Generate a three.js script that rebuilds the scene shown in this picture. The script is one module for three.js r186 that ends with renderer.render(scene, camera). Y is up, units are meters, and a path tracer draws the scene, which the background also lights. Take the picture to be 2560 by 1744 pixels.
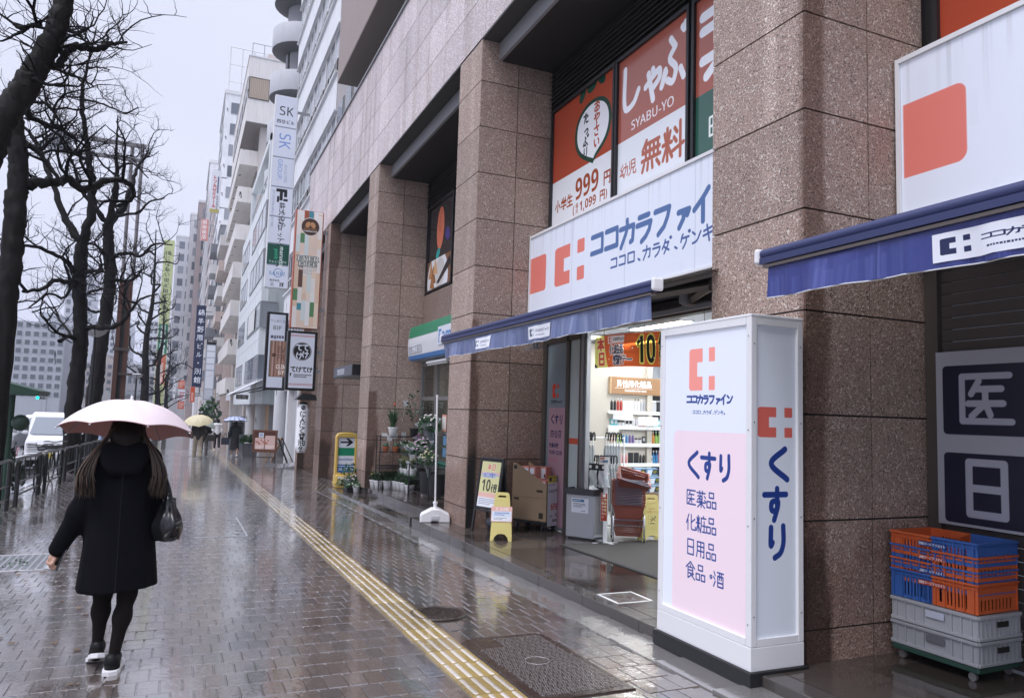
import * as THREE from 'three';
import { RoundedBoxGeometry } from 'three/addons/geometries/RoundedBoxGeometry.js';
import { mergeGeometries, mergeVertices } from 'three/addons/utils/BufferGeometryUtils.js';
import { MarchingCubes } from 'three/addons/objects/MarchingCubes.js';
import { RectAreaLightUniformsLib } from 'three/addons/lights/RectAreaLightUniformsLib.js';

// ---------- camera, sky, sun, exposure ----------
const scene = new THREE.Scene();
const YAW = 0.4118, PITCH = 0.0883, ROLL = 0.0307, FPX = 1878.3, EYE = 1.545;
const camera = new THREE.PerspectiveCamera(2 * Math.atan(872 / FPX) * 180 / Math.PI, 1024 / 697, 0.05, 3000);
const FW = new THREE.Vector3(Math.sin(YAW) * Math.cos(PITCH), Math.sin(PITCH), -Math.cos(YAW) * Math.cos(PITCH));
const RT0 = new THREE.Vector3(Math.cos(YAW), 0, Math.sin(YAW)), UP0 = new THREE.Vector3().crossVectors(RT0, FW);
const RT = RT0.clone().multiplyScalar(Math.cos(ROLL)).addScaledVector(UP0, Math.sin(ROLL));
const UPV = RT0.clone().multiplyScalar(-Math.sin(ROLL)).addScaledVector(UP0, Math.cos(ROLL));
camera.position.set(0, EYE, 0);
camera.quaternion.setFromRotationMatrix(new THREE.Matrix4().makeBasis(RT, UPV, FW.clone().negate()));

const EXPO = 1.9, SKY_LOW = [0.80 / EXPO, 0.835 / EXPO, 1.02 / EXPO], SKY_GAIN = 3.2;      // rain cloud: even and pale low down, brighter overhead
{
  const W = 256, H = 256, d = new Float32Array(W * H * 4);
  for (let j = 0; j < H; j++) {
    const el = ((j + 0.5) / H - 0.5) * Math.PI, s = Math.sin(el);
    const t = THREE.MathUtils.smoothstep(s, 0.46, 0.9), k = s < -0.02 ? 0.45 : 1 + (SKY_GAIN - 1) * t;
    for (let i = 0; i < W; i++) { const n = vnoise(i / W * 14, j / H * 22, 3, 14) * 0.6 + vnoise(i / W * 28, j / H * 44, 4, 28) * 0.4, q = s < 0 ? 1 : 1 + 0.09 * (n - 0.5); for (let c = 0; c < 4; c++) d[(j * W + i) * 4 + c] = c < 3 ? SKY_LOW[c] * k * q : 1; }
  }
  const t = new THREE.DataTexture(d, W, H, THREE.RGBAFormat, THREE.FloatType);
  t.mapping = THREE.EquirectangularReflectionMapping; t.magFilter = THREE.LinearFilter; t.needsUpdate = true;
  scene.background = t; scene.environment = t;
}
const sun = new THREE.DirectionalLight(new THREE.Color(1, 0.97, 0.93), 0.8);
sun.position.set(-30, 50, 14); sun.castShadow = true; sun.shadow.radius = 40;
Object.assign(sun.shadow.camera, { left: -60, right: 60, top: 60, bottom: -60, near: 1, far: 200 });
sun.shadow.mapSize.set(2048, 2048);
scene.add(sun);
scene.fog = new THREE.FogExp2(new THREE.Color(0.80, 0.83, 0.96), 0.0006);
const renderer = new THREE.WebGLRenderer();
renderer.toneMapping = THREE.LinearToneMapping;
renderer.toneMappingExposure = EXPO;
renderer.shadowMap.enabled = true;
RectAreaLightUniformsLib.init();

// ---------- helpers ----------
let seed = 12345;
const rnd = () => { seed = (seed * 1664525 + 1013904223) >>> 0; return seed / 4294967296; };
const reseed = s => { seed = s >>> 0; };
const rr = (a, b) => a + (b - a) * rnd();
const V = (x, y, z) => new THREE.Vector3(x, y, z);
const lerp = (a, b, t) => a + (b - a) * t;
const sstep = THREE.MathUtils.smoothstep;
function h2(x, y, s = 0) { let n = Math.imul(x | 0, 374761393) + Math.imul(y | 0, 668265263) + Math.imul(s | 0, 1442695041); n = Math.imul(n ^ (n >>> 13), 1274126177); return ((n ^ (n >>> 16)) >>> 0) / 4294967296; }
function vnoise(x, y, s = 0, px = 0, py = 0) {     // value noise; px, py make it repeat
  const xi = Math.floor(x), yi = Math.floor(y), fx = x - xi, fy = y - yi, u = fx * fx * (3 - 2 * fx), v = fy * fy * (3 - 2 * fy);
  const m = (a, p) => p ? ((a % p) + p) % p : a;
  const a = h2(m(xi, px), m(yi, py), s), b = h2(m(xi + 1, px), m(yi, py), s), c = h2(m(xi, px), m(yi + 1, py), s), d = h2(m(xi + 1, px), m(yi + 1, py), s);
  return a + (b - a) * u + (c - a) * v + (a - b - c + d) * u * v;
}
const fbm = (x, y, s, o = 4, p = 0) => { let t = 0, a = 0.5, f = 1; for (let i = 0; i < o; i++) { t += a * vnoise(x * f, y * f, s + i * 17, p * f, p * f); a *= 0.5; f *= 2; } return t / (1 - Math.pow(0.5, o)); };

// pixel of the 2560 x 1744 photograph -> point on a real plane
const ray = (px, py) => FW.clone().multiplyScalar(FPX).addScaledVector(RT, px - 1280).addScaledVector(UPV, -(py - 872));
const onX = (px, py, x) => { const r = ray(px, py), t = x / r.x; return V(x, EYE + r.y * t, r.z * t); };
const onZ = (px, py, z) => { const r = ray(px, py), t = z / r.z; return V(r.x * t, EYE + r.y * t, z); };
const onY = (px, py, y) => { const r = ray(px, py), t = (y - EYE) / r.y; return V(r.x * t, y, r.z * t); };
const onG = (px, py, dy = 0) => { const r = ray(px, py), t = (dy - EYE) / (r.y - 0.02 * r.z); return V(r.x * t, EYE + r.y * t, r.z * t); };
const GY = z => z > -70 ? 0.02 * z : -1.4 - 0.9 * (1 - Math.exp((z + 70) / 45));     // the street falls away from the camera and levels out
const PY = z => 0.0 + 0.0105 * (z + 3.81);       // granite porch in front of the shops
const ROADY = z => GY(z) - 0.14;

const used = {};
const numbered = n => { const k = used[n] = (used[n] ?? -1) + 1; return k ? `${n}_${String(k).padStart(3, '0')}` : n; };
function thing(name, label, category, pos = [0, 0, 0], ry = 0, group) {
  const o = new THREE.Group(); o.name = numbered(name); o.position.set(...pos); o.rotation.y = ry;
  o.userData = { label, category }; if (group) o.userData.group = group;
  scene.add(o); return o;
}
function part(name, geo, m, parent, label) {
  const o = new THREE.Mesh(Array.isArray(geo) ? mg(geo) : geo, m); o.name = name; o.castShadow = o.receiveShadow = true;
  if (label) o.userData.label = label;
  parent.add(o); return o;
}
function solo(name, geo, m, label, category, group, pos) {
  const o = part(numbered(name), geo, m, scene); o.userData = { label, category }; if (group) o.userData.group = group;
  if (pos) o.position.set(...pos);
  return o;
}
function struct(name, geo, m) { const o = part(name, geo, m, scene); o.userData = { kind: 'structure', label: name.replaceAll('_', ' ') }; return o; }
function copyOf(src, label, pos, ry) {
  const o = src.clone(); o.name = numbered(src.name.replace(/_\d{3}$/, '')); o.userData = { ...src.userData };
  if (label) o.userData.label = label;
  if (pos) o.position.set(...pos);
  if (ry !== undefined) o.rotation.y = ry;
  scene.add(o); return o;
}
function mg(list) {
  const keep = list.map(g => { const q = g.index ? g.toNonIndexed() : g; for (const k of Object.keys(q.attributes)) if (!['position', 'normal', 'uv', 'color'].includes(k)) q.deleteAttribute(k); return q; });
  const col = keep.some(g => g.attributes.color);
  for (const g of keep) {
    const n = g.attributes.position.count;
    if (!g.attributes.uv) g.setAttribute('uv', new THREE.BufferAttribute(new Float32Array(n * 2), 2));
    if (col && !g.attributes.color) g.setAttribute('color', new THREE.BufferAttribute(new Float32Array(n * 3).fill(1), 3));
    if (!g.attributes.normal) g.computeVertexNormals();
  }
  return keep.length === 1 ? keep[0] : mergeGeometries(keep);
}
const at = (g, x = 0, y = 0, z = 0, rx = 0, ry = 0, rz = 0) => { if (rx) g.rotateX(rx); if (ry) g.rotateY(ry); if (rz) g.rotateZ(rz); return g.translate(x, y, z); };
const box = (w, h, d, x = 0, y = 0, z = 0) => new THREE.BoxGeometry(w, h, d).translate(x, y, z);
const boxy = (x0, x1, y0, y1, z0, z1) => box(Math.abs(x1 - x0), Math.abs(y1 - y0), Math.abs(z1 - z0), (x0 + x1) / 2, (y0 + y1) / 2, (z0 + z1) / 2);
const rbox = (w, h, d, r = 0.01, x = 0, y = 0, z = 0, s = 2) => new RoundedBoxGeometry(w, h, d, s, Math.min(r, w / 2.01, h / 2.01, d / 2.01)).translate(x, y, z);
const cyl = (r0, r1, h, x = 0, y = 0, z = 0, n = 16, open = false) => new THREE.CylinderGeometry(r1, r0, h, n, 1, open).translate(x, y, z);   // r0 below, r1 above
function rod(a, b, r, n = 8, r2) {           // straight round bar between two points
  const d = V().subVectors(b, a), g = new THREE.CylinderGeometry(r2 ?? r, r, d.length(), n);
  g.applyQuaternion(new THREE.Quaternion().setFromUnitVectors(V(0, 1, 0), d.clone().normalize())); return g.translate((a.x + b.x) / 2, (a.y + b.y) / 2, (a.z + b.z) / 2);
}
function bar(a, b, w, h) {                  // straight square bar
  const d = V().subVectors(b, a), g = new THREE.BoxGeometry(w, d.length(), h);
  g.applyQuaternion(new THREE.Quaternion().setFromUnitVectors(V(0, 1, 0), d.clone().normalize())); return g.translate((a.x + b.x) / 2, (a.y + b.y) / 2, (a.z + b.z) / 2);
}
const tube = (pts, r, seg = 24, n = 8, closed = false) => new THREE.TubeGeometry(new THREE.CatmullRomCurve3(pts, closed), seg, r, n, closed);
function limb(pts, radii, n = 6, rough = 0) {          // tapered tube through points
  const pos = [], idx = [], uv = []; let up = V(0.3, 0.1, 1).normalize();
  pts.forEach((p, i) => {
    const t = V().subVectors(pts[Math.min(i + 1, pts.length - 1)], pts[Math.max(i - 1, 0)]).normalize();
    const a = V().crossVectors(up, t); if (a.lengthSq() < 1e-4) a.set(1, 0, 0); a.normalize(); const b = V().crossVectors(t, a); up = V().crossVectors(a, t).negate();
    for (let k = 0; k <= n; k++) { const q = k / n * Math.PI * 2, rk = rough ? radii[i] * (1 + rough * (fbm((k % n) * 1.3, i * 0.8, 17 + n, 3) - 0.5) * 2) : radii[i], c = Math.cos(q) * rk, s = Math.sin(q) * rk; pos.push(p.x + a.x * c + b.x * s, p.y + a.y * c + b.y * s, p.z + a.z * c + b.z * s); uv.push(k / n, i * 0.2); }
  });
  for (let i = 0; i < pts.length - 1; i++) for (let k = 0; k < n; k++) { const o = i * (n + 1) + k; idx.push(o, o + 1, o + n + 1, o + 1, o + n + 2, o + n + 1); }
  const g = new THREE.BufferGeometry(); g.setAttribute('position', new THREE.Float32BufferAttribute(pos, 3)); g.setAttribute('uv', new THREE.Float32BufferAttribute(uv, 2)); g.setIndex(idx); g.computeVertexNormals(); return g;
}
function quadGrid(f, nu, nv) {              // surface from f(u, v) -> [x, y, z]
  const pos = [], uv = [], idx = [];
  for (let j = 0; j <= nv; j++) for (let i = 0; i <= nu; i++) { pos.push(...f(i / nu, j / nv)); uv.push(i / nu, j / nv); }
  for (let j = 0; j < nv; j++) for (let i = 0; i < nu; i++) { const o = j * (nu + 1) + i; idx.push(o, o + 1, o + nu + 1, o + 1, o + nu + 2, o + nu + 1); }
  const g = new THREE.BufferGeometry(); g.setAttribute('position', new THREE.Float32BufferAttribute(pos, 3)); g.setAttribute('uv', new THREE.Float32BufferAttribute(uv, 2)); g.setIndex(idx); g.computeVertexNormals(); return g;
}
function extrude(pts, depth, bevel = 0, holes = []) {
  const s = new THREE.Shape(pts.map(p => new THREE.Vector2(...p))); for (const h of holes) s.holes.push(new THREE.Path(h.map(p => new THREE.Vector2(...p))));
  return new THREE.ExtrudeGeometry(s, { depth, bevelEnabled: bevel > 0, bevelSize: bevel, bevelThickness: bevel, bevelSegments: 1, curveSegments: 6 });
}
const lathe = (pts, n = 24) => new THREE.LatheGeometry(pts.map(p => new THREE.Vector2(...p)), n);
function paint(g, f) {                      // vertex colours from f(x, y, z) -> [r, g, b]
  const p = g.attributes.position, c = new Float32Array(p.count * 3);
  for (let i = 0; i < p.count; i++) c.set(f(p.getX(i), p.getY(i), p.getZ(i)), i * 3);
  g.setAttribute('color', new THREE.BufferAttribute(c, 3)); return g;
}
function uvWorld(g, s = 1, ou = 0, ov = 0) {  // uv in metres by the main direction of each face
  const p = g.attributes.position, n = g.attributes.normal, uv = new Float32Array(p.count * 2);
  for (let i = 0; i < p.count; i++) {
    const ax = Math.abs(n.getX(i)), ay = Math.abs(n.getY(i)), az = Math.abs(n.getZ(i));
    if (ay >= ax && ay >= az) { uv[i * 2] = p.getX(i) * s; uv[i * 2 + 1] = -p.getZ(i) * s; }
    else if (ax >= az) { uv[i * 2] = -p.getZ(i) * s; uv[i * 2 + 1] = p.getY(i) * s; }
    else { uv[i * 2] = p.getX(i) * s; uv[i * 2 + 1] = p.getY(i) * s; }
    uv[i * 2] += ou; uv[i * 2 + 1] += ov;
  }
  g.setAttribute('uv', new THREE.BufferAttribute(uv, 2)); return g;
}
const LIN = (r, g, b) => new THREE.Color().setRGB(r, g, b);
const mat = (c, rough = 0.6, o = {}) => new THREE.MeshStandardMaterial({ color: Array.isArray(c) ? LIN(...c) : new THREE.Color(c), roughness: rough, side: THREE.DoubleSide, ...o });
const pmat = (c, rough = 0.6, o = {}) => new THREE.MeshPhysicalMaterial({ color: Array.isArray(c) ? LIN(...c) : new THREE.Color(c), roughness: rough, side: THREE.DoubleSide, ...o });
function dataTex(n, f, srgb = false, m = n) {      // f(u, v, i, j) -> [r, g, b] 0..1
  const d = new Uint8Array(n * m * 4);
  for (let j = 0; j < m; j++) for (let i = 0; i < n; i++) { const c = f(i / n, j / m, i, j), o = (j * n + i) * 4; d[o] = c[0] * 255; d[o + 1] = c[1] * 255; d[o + 2] = c[2] * 255; d[o + 3] = 255; }
  const t = new THREE.DataTexture(d, n, m); t.wrapS = t.wrapT = THREE.RepeatWrapping; t.magFilter = THREE.LinearFilter; t.minFilter = THREE.LinearMipmapLinearFilter; t.generateMipmaps = true; if (srgb) t.colorSpace = THREE.SRGBColorSpace; t.needsUpdate = true; return t;
}
function canvasTex(w, h, draw) {
  const c = document.createElement('canvas'); c.width = Math.round(w); c.height = Math.round(h); const x = c.getContext('2d'); draw(x, c.width, c.height);
  const t = new THREE.CanvasTexture(c); t.colorSpace = THREE.SRGBColorSpace; t.anisotropy = 8; return t;
}
const printMat = (t, rough = 0.5, o = {}) => new THREE.MeshStandardMaterial({ map: t, roughness: rough, side: THREE.DoubleSide, ...o });
const plane = (w, h, x = 0, y = 0, z = 0, ry = 0, rx = 0) => at(new THREE.PlaneGeometry(w, h), x, y, z, rx, ry);
const WEST = -Math.PI / 2;                   // rotation that turns a plane to face the street (-x)
// ---------- lettering: strokes on a 36 x 36 grid; ~ smooths, @ places another glyph in a box, O is a ring ----------
const GL = {
 'コ':'58t8tr 4rtr','カ':'3cucssot ~h4hd5w','ラ':'87q7 4fufrnltdx','フ':'58u8rhlqbw','ァ':'@ア9dxy','ア':'58u8qgld hbhk7x','イ':'~q5ic5l iciy','ン':'68ee ~6ujrvb','ロ':'57u7us5s57','ダ':'@タ02wz @゛r0z8','タ':'~e3bb3l d9r9miaw bisr','ゲ':'@ケ02wz @゛r0z8','ケ':'~c4975j acxc ~ocnlcy','キ':'5dt9 3mwi e3ly','、':'aqhu','。':'Oas5','・':'Oii3','デ':'96q6 3fvf ~jgimdx','ー':'3iwi','ヒ':'b4btdvuv bhsd','ビ':'@ヒ02wz @゛r0z8','ル':'~c7cm5w k5kvxk','エ':'79t9 i9it 4twt','ツ':'58bg f6id ~v7rlfx','プ':'@フ03wz Ow53','チ':'~s5i88a 3hwh ~ihiqcx','マ':'57v7rglo bisr','ジ':'@シ02wz @゛r0z8','シ':'77dc 4gak ~5umrwb','ス':'68t8rg4x kkwx','ト':'c3cx cgsp','ム':'g49t3tus mluy','セ':'c5csfwxw 3hwcsm','ミ':'95p9 7gpk 5qty','ナ':'3ewe j4jkcy','゛':'7ahk l4vg','ゼ':'@セ02wz @゛r0z8','ッ':'@ツ9dxy','ェ':'@エ9dxy','テ':'96q6 3fvf ~jgimdx','ホ':'3bwb i3iy c h4t phws','ポ':'@ホ03wz Ow53','ド':'@ト02wz @゛r0z8','ー|':'i3iy','ク':'f48g d9s9lnaw','リ':'a5am q4qlfy',
 'く':'~s39ivz','す':'39w9 ~k3kkjpdpdhlgllgz','り':'~a5anck ~q4qmmvfz','し':'~b3btewpuwn','ゃ':'@や9cxz','や':'~3hn9w8wglm i3la 95jz','ぶ':'@ふ02wz @゛r0z8','ふ':'g3ma ~mafgnpjxcu ~9m4wao trxy','ぷ':'@ふ03wz Ow53','お':'4ao9 ~h3hwcw6u7nmjvpvumx rbwf','さ':'5bv9 h3pm ~9pavhxqx','い':'~688meugp ~r9wgwp','た':'3bpa ~g38x khug ~ijjwvx','っ':'@つ9dxz','つ':'~3ho9wfwpky','に':'~954j8x ibva ~hqkwvw','ん':'~k3el4yimmlnsqvwzm','て':'~37u7ibhsty','け':'~844k8x fdxd ~q4qnkz','も':'~h4dlgxrwsn 5cqc 4kqk','ご':'@こ02wz @゛r0z8','こ':'9arb ~8pbwuw','注':'@氵00bz o1r5 d9z9 fkyk cyzy p9py','は':'~844k8x fcxc ~q4qslyguintxx','な':'3bma ~g38s qcwg ~oiotizepiluqyx','う':'e4o6 ~8gmeujscz','め':'~b7gtlx ~r5ks8y4mkcxjwurx','ら':'f4n6 ~b98mjisnrvbz','の':'~j6gr7w4nf8u9wmrvkx','そ':'96q68kyi ~ijdpjypx','ば':'@は02wz @゛r0z8',
 '口':'57u7uu5u57','日':'73s3sx7x73 7isi','目':'73s3sx7x73 7dsd 7nsn','田':'55u5uu5u55 i5iu 5iui','木':'3bwb i2iy ic3u icxu','本':'3awa i2iy ic3s icxs bqpq','米':'3hwh hi4w iixw 96ef r6mf i2iy','女':'3ewe f29ksx qbmn4x','心':'6h3r bbbufxrxtr h6lc ufyp','艹':'3iwi c6cu n6nu','氵':'66id 3gfk 3yio','亻':'n34l gegz','糸':'k2adki q76nul jljy ap5w prww','白':'h2d8 67u7uy6y67 6ktk','力':'5bvbtupv ~h2gg3y','酉':'36w6 5dudux5x5d d6dj m6mj 6pup','門':'44f4fe4e 444y 49f9 k4v4vy k4keve k9v9','禾':'p3a6 4cwc i4iy ic3r icxr','立':'i2i7 58u8 cdeo odlo 3sxs',
 '医':'34x4 343wyw e79f bcsc 7ltl icil il9t illsu','薬':'36w6 d2d9 m2m9 @白bano 6dac 5lah tcxf ukyn 3pwp imiz iq6z iquz','品':'@口70sf @口0hhz @口ihzz','化':'@亻00gz j3jtlxyxyr wbjj','粧':'@米00gz r2r6 j6z6 j6jmgz nlzl tctx mxzx','用':'64t4txpx 646n3y 6dtd 6mtm i4ix','食':'i12d i1xd i7ic 9cqcqo9o 9c9yit 9iqi goxz topr','酒':'@氵00cz @酉b0zz','無':'a23b 86w6 3exe 2mym 969m g6gm n6nm u6um 6q3x dqcx kqlx srxx','料':'@米00iz l5pa keoj hrzn u1uz','幼':'c23cck ha1rgq cofv @力g0zz','児':'737k e2t2tkeke2 ebtb cmau3y mmmwpyxyxs','円':'54v4vxsx 545y 5ivi i4ii','小':'i2ixfx ae4o qewp','学':'84aa h2ia s3pa 4c4h 4cwcvh bgpg kljyfx 3pxp','生':'a24f 8aua i2ix 7mtm 2xyx','税':'@禾00gz l1n6 v1t6 @口i8wk nkmufy sksxyxyr','込':'k4di n4wq m3m8 59bf 3iaiar3x aryxzy','時':'@日05bu l4y4 p0pc ccyc bhzh bozo ukuywq fsiw','葉':'36x6 d2da m2ma 3dxd d9dlul m9ml tdtl iaik 3rwr iliz is6z isuz','感':'65y5 656c2m 9aja @口9ckl n1rhzkzf w9ml u1x4 @心2mzz','謝':'@言00bz h1f4 c4j4jyhy c4cp caja chjh cqjp jjaz n9z9 v1vysx pfsj','言':'h2j6 39w9 8gsg 8lsl 8qsqsx8x8q','倍':'@亻00bz r1r5 e6z6 j8me v8se bfzf @口fhyz','期':'27j7 737p e3ep 7cec 7jej 2pjp 7r3y erjy n3x3xywy n3npkz ncxc nlxl','間':'@門00zz @日dfmz','限':'434z 43d3acdi8n h4v4vjhj h4hxov hbvb xnrq mkyz','定':'i1i5 3b36w6wb 9eqe ieiw imrm 9k7q3z 9qgxyy','男':'@田50uh @力3gxz','性':'828z 3b4i ccdf n39h kaxa q1qy jlyl gxzx','四':'46v6vv4v46 d6di7n l6lkvk','谷':'d35b m3ub ia2m iaym @口alrz','店':'i1i5 55x5 555l1z j9jj jdvd @口chvz','営':'84aa h2ia s3pa 4c4h 4cwcvh @口bdpl @口8lsz','業':'e1ea l1la 62a9 t2q9 3axa 9bcg sbpg 5gug 5lvl iaiz 2qyq iq3z iqxz','株':'@木00fz o2oz ibyb l4hb fkzk nkgv plzv','式':'3aya 5gkg gggv 3vlt m1nfrszyzt t2w6','会':'i12f i1yf bgpg 6ltl gl9wtv ppux','社':'92b7 39g92p 9j9z bmgr jeze q4qx ixzx','三':'67t7 8iri 3uxu','輝':'737j 134a d2ba 1ifi 6i1y aiawgw g8g3z3z8 @日icwp g9z9 guzu q4qz','醤':'b1bk 535a 3ebc h1l7 p1r6 x1u7 g9z9 t6tkqk lclf @酉6jtz','油':'@氵00cz d9zazxdxd9 o2ox dlzl','綿':'@糸00gz @白i0xg hjhv hjzjzvwv qgqz','半':'93cb r3nb 5eue 2oyo i2iz','野':'@田10hh 9h9x 2pgp 0xhw j3y3rc nact igziwn risymy','原':'53y3 535m1z n5l8 c8w8wmcmc8 cfwf qmqyny jpex uoyx','別':'33h3he3e33 2jhjgxdx 9e8o1z n5np x2xytx','館':'@食00gz q1q5 i9i5z5z9 lbxbxjlj lblz lpypyzlz','丁':'36x6 j6jydx','二':'69u9 3uxu','科':'@禾00gz l5pa keoj hrzn u1uz','能':'914bfb b6ge 3gegeyby 3g3z 3mem 3ses l2lepfzfzb x5l8 lilvpwzwzs xllo','授':'818y5x 2aga 2pgj y2k5 k8mc q7rc w8vc jiheze jmwmpwhz kmrwzz','段':'e355 555z 5dfd 5mfm 1tfq l3lbhg l3w3wbzb hkwkrtgz kkquzz','階':'434z 43d3acdi8n h1hhnf h8n8 r1reyezb y4r8 @白jgyz','個':'@亻00bz c3z3zycyc3 gcvc p6pj @口kjus','指':'818y5x 2aga 2pgj k1keoezezb w4k8 @日kgyz','導':'36x6 d1f5 n1k5 @目d8rk 3pxp plpykx alcv','足':'@口80rd idix imsm 9i7q2z 8qhyzz','元':'86s6 3gxg egcp3z mgmvoxxxxr','下':'36x6 i6iz iksq','意':'i0i3 53u3 b4da p4na 2axa @日9cro @心2nzz','教':'37h7 a1ah 1dkd k31q 8jfjam bjcz 4rfp p2kf n9z9 wartjz marzzz','育':'i0i4 25x5 f58cqc n8uf 8gtgtzqz 8g8z 8mtm 8sts','他':'@亻00bz dhzbzlwn j6jswxzxzs r2rq','上':'h3hw hgtg 3wxw','路':'@口00ef 7f7x 7mfm 2k2y xfs lx','中':'46v6vl4l46 i1iz','高':'i1i5 36x6 @口a8qd 4gwgwzsz 4g4z @口bkpu','歳':'i1i8 8hsh','店|':'',
};
const b36 = c => parseInt(c, 36);
function glyphStrokes(ch, x0, y0, x1, y1, out, depth = 0) {
  const s = GL[ch]; if (!s) return false;
  for (const tok of s.split(' ')) {
    if (!tok) continue;
    const mx = v => x0 + (x1 - x0) * v / 35, my = v => y0 + (y1 - y0) * v / 35;
    if (tok[0] === '@') { const q = [...tok.slice(2)].map(b36); if (depth < 4) glyphStrokes(tok[1], mx(q[0]), my(q[1]), mx(q[2]), my(q[3]), out, depth + 1); continue; }
    if (tok[0] === 'O' && tok.length >= 4) { const p = []; for (let k = 0; k <= 16; k++) p.push([mx(b36(tok[1]) + b36(tok[3]) * Math.cos(k / 8 * Math.PI)), my(b36(tok[2]) + b36(tok[3]) * Math.sin(k / 8 * Math.PI))]); out.push(p); continue; }
    const sm = tok[0] === '~', t = sm ? tok.slice(1) : tok; let p = [];
    for (let k = 0; k + 1 < t.length; k += 2) { const a = b36(t[k]), b = b36(t[k + 1]); if (a >= 0 && b >= 0) p.push([mx(a), my(b)]); }
    if (p.length < 2) continue;
    if (sm && p.length > 2) { const c = new THREE.CatmullRomCurve3(p.map(q => V(q[0], q[1], 0))); p = c.getPoints(p.length * 5).map(q => [q.x, q.y]); }
    out.push(p);
  }
  return true;
}
// opts: color, weight (stroke in units of the size), outline [colour, extra], vertical, gap, font, condense
function text(x, str, px, py, size, o = {}) {
  const { color = '#000', weight = 0.09, vertical = false, gap = 1.05, font = 'bold SZpx sans-serif', condense = 1, align = 'left', outline } = o;
  const chars = [...str], adv = chars.map(c => {
    if (GL[c] !== undefined || c.charCodeAt(0) > 0x2000) return size * gap * (vertical ? 1 : condense) * (!vertical && (c === '、' || c === '・') ? 0.72 : 1);
    x.font = font.replace('SZ', size); return vertical ? size * gap : x.measureText(c).width * condense;
  });
  const total = adv.reduce((a, b) => a + b, 0); let cx = px, cy = py;
  if (align === 'center') { if (vertical) cy -= total / 2; else cx -= total / 2; } else if (align === 'right') cx -= total;
  const pass = (col, extra) => {
    let qx = cx, qy = cy; x.lineJoin = x.lineCap = o.square ? 'butt' : 'round'; if (o.square) x.lineJoin = 'miter';
    chars.forEach((c, i) => {
      const st = [], key = vertical && c === 'ー' ? 'ー|' : c;
      if (GL[key] !== undefined || c.charCodeAt(0) > 0x2000) {
        if (!glyphStrokes(key, qx, qy, qx + size * condense, qy + size, st)) glyphStrokes('田', qx, qy, qx + size * condense, qy + size, st);
        x.strokeStyle = col; x.lineWidth = size * weight + extra;
        for (const p of st) { x.beginPath(); p.forEach((q, k) => k ? x.lineTo(q[0], q[1]) : x.moveTo(q[0], q[1])); x.stroke(); }
      } else {
        x.font = font.replace('SZ', size); x.save(); x.translate(qx, qy + size * 0.86); x.scale(condense, 1);
        if (extra) { x.strokeStyle = col; x.lineWidth = extra; x.strokeText(c, 0, 0); }
        x.fillStyle = col; x.fillText(c, 0, 0); x.restore();
      }
      if (vertical) qy += adv[i]; else qx += adv[i];
    });
  };
  if (outline) pass(outline[0], outline[1]);
  pass(color, 0);
  return total;
}
function rrect(x, a, b, w, h, r) { x.beginPath(); x.moveTo(a + r, b); x.arcTo(a + w, b, a + w, b + h, r); x.arcTo(a + w, b + h, a, b + h, r); x.arcTo(a, b + h, a, b, r); x.arcTo(a, b, a + w, b, r); x.closePath(); x.fill(); }
const poly = (x, p) => { x.beginPath(); p.forEach((q, k) => k ? x.lineTo(...q) : x.moveTo(...q)); x.closePath(); x.fill(); };
function cross(x, px, py, s, col) {          // the drugstore's mark: a bracket and two squares, rounded outside corners
  x.fillStyle = col; const u = s / 10;
  x.beginPath(); const r = u * 0.9;
  x.moveTo(px + r, py); x.lineTo(px + 5.1 * u, py); x.lineTo(px + 5.1 * u, py + 3.3 * u); x.lineTo(px + 3.1 * u, py + 3.3 * u); x.lineTo(px + 3.1 * u, py + 6.7 * u); x.lineTo(px + 5.1 * u, py + 6.7 * u); x.lineTo(px + 5.1 * u, py + 10 * u); x.lineTo(px + r, py + 10 * u);
  x.arcTo(px, py + 10 * u, px, py + 9 * u, r); x.lineTo(px, py + r); x.arcTo(px, py, px + r, py, r); x.closePath(); x.fill();
  rrect(x, px + 7.4 * u, py, 2.2 * u, 3.3 * u, 0.3 * u); rrect(x, px + 7.4 * u, py + 6.7 * u, 2.2 * u, 3.3 * u, 0.3 * u);
}
const smudge = (x, w, h, n, a, s = 1) => { for (let i = 0; i < n; i++) { x.fillStyle = `rgba(${h2(i, 1, s) > 0.5 ? '40,40,50' : '255,255,255'},${a * h2(i, 2, s)})`; x.fillRect(h2(i, 3, s) * w, h2(i, 4, s) * h, h2(i, 5, s) * w * 0.02 + 1, h2(i, 6, s) * h * 0.3); } };
const scribble = (x, px, py, w, n, lh, col = '#444') => { x.fillStyle = col; for (let i = 0; i < n; i++) { let q = 0; while (q < w * (i === n - 1 ? 0.7 : 1)) { const ww = lh * (0.35 + 0.4 * h2(q, i, 5)); x.fillRect(px + q, py + i * lh * 1.6, ww, lh * (0.7 + 0.3 * h2(q, i, 6))); q += ww + lh * 0.22; } } };
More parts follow.
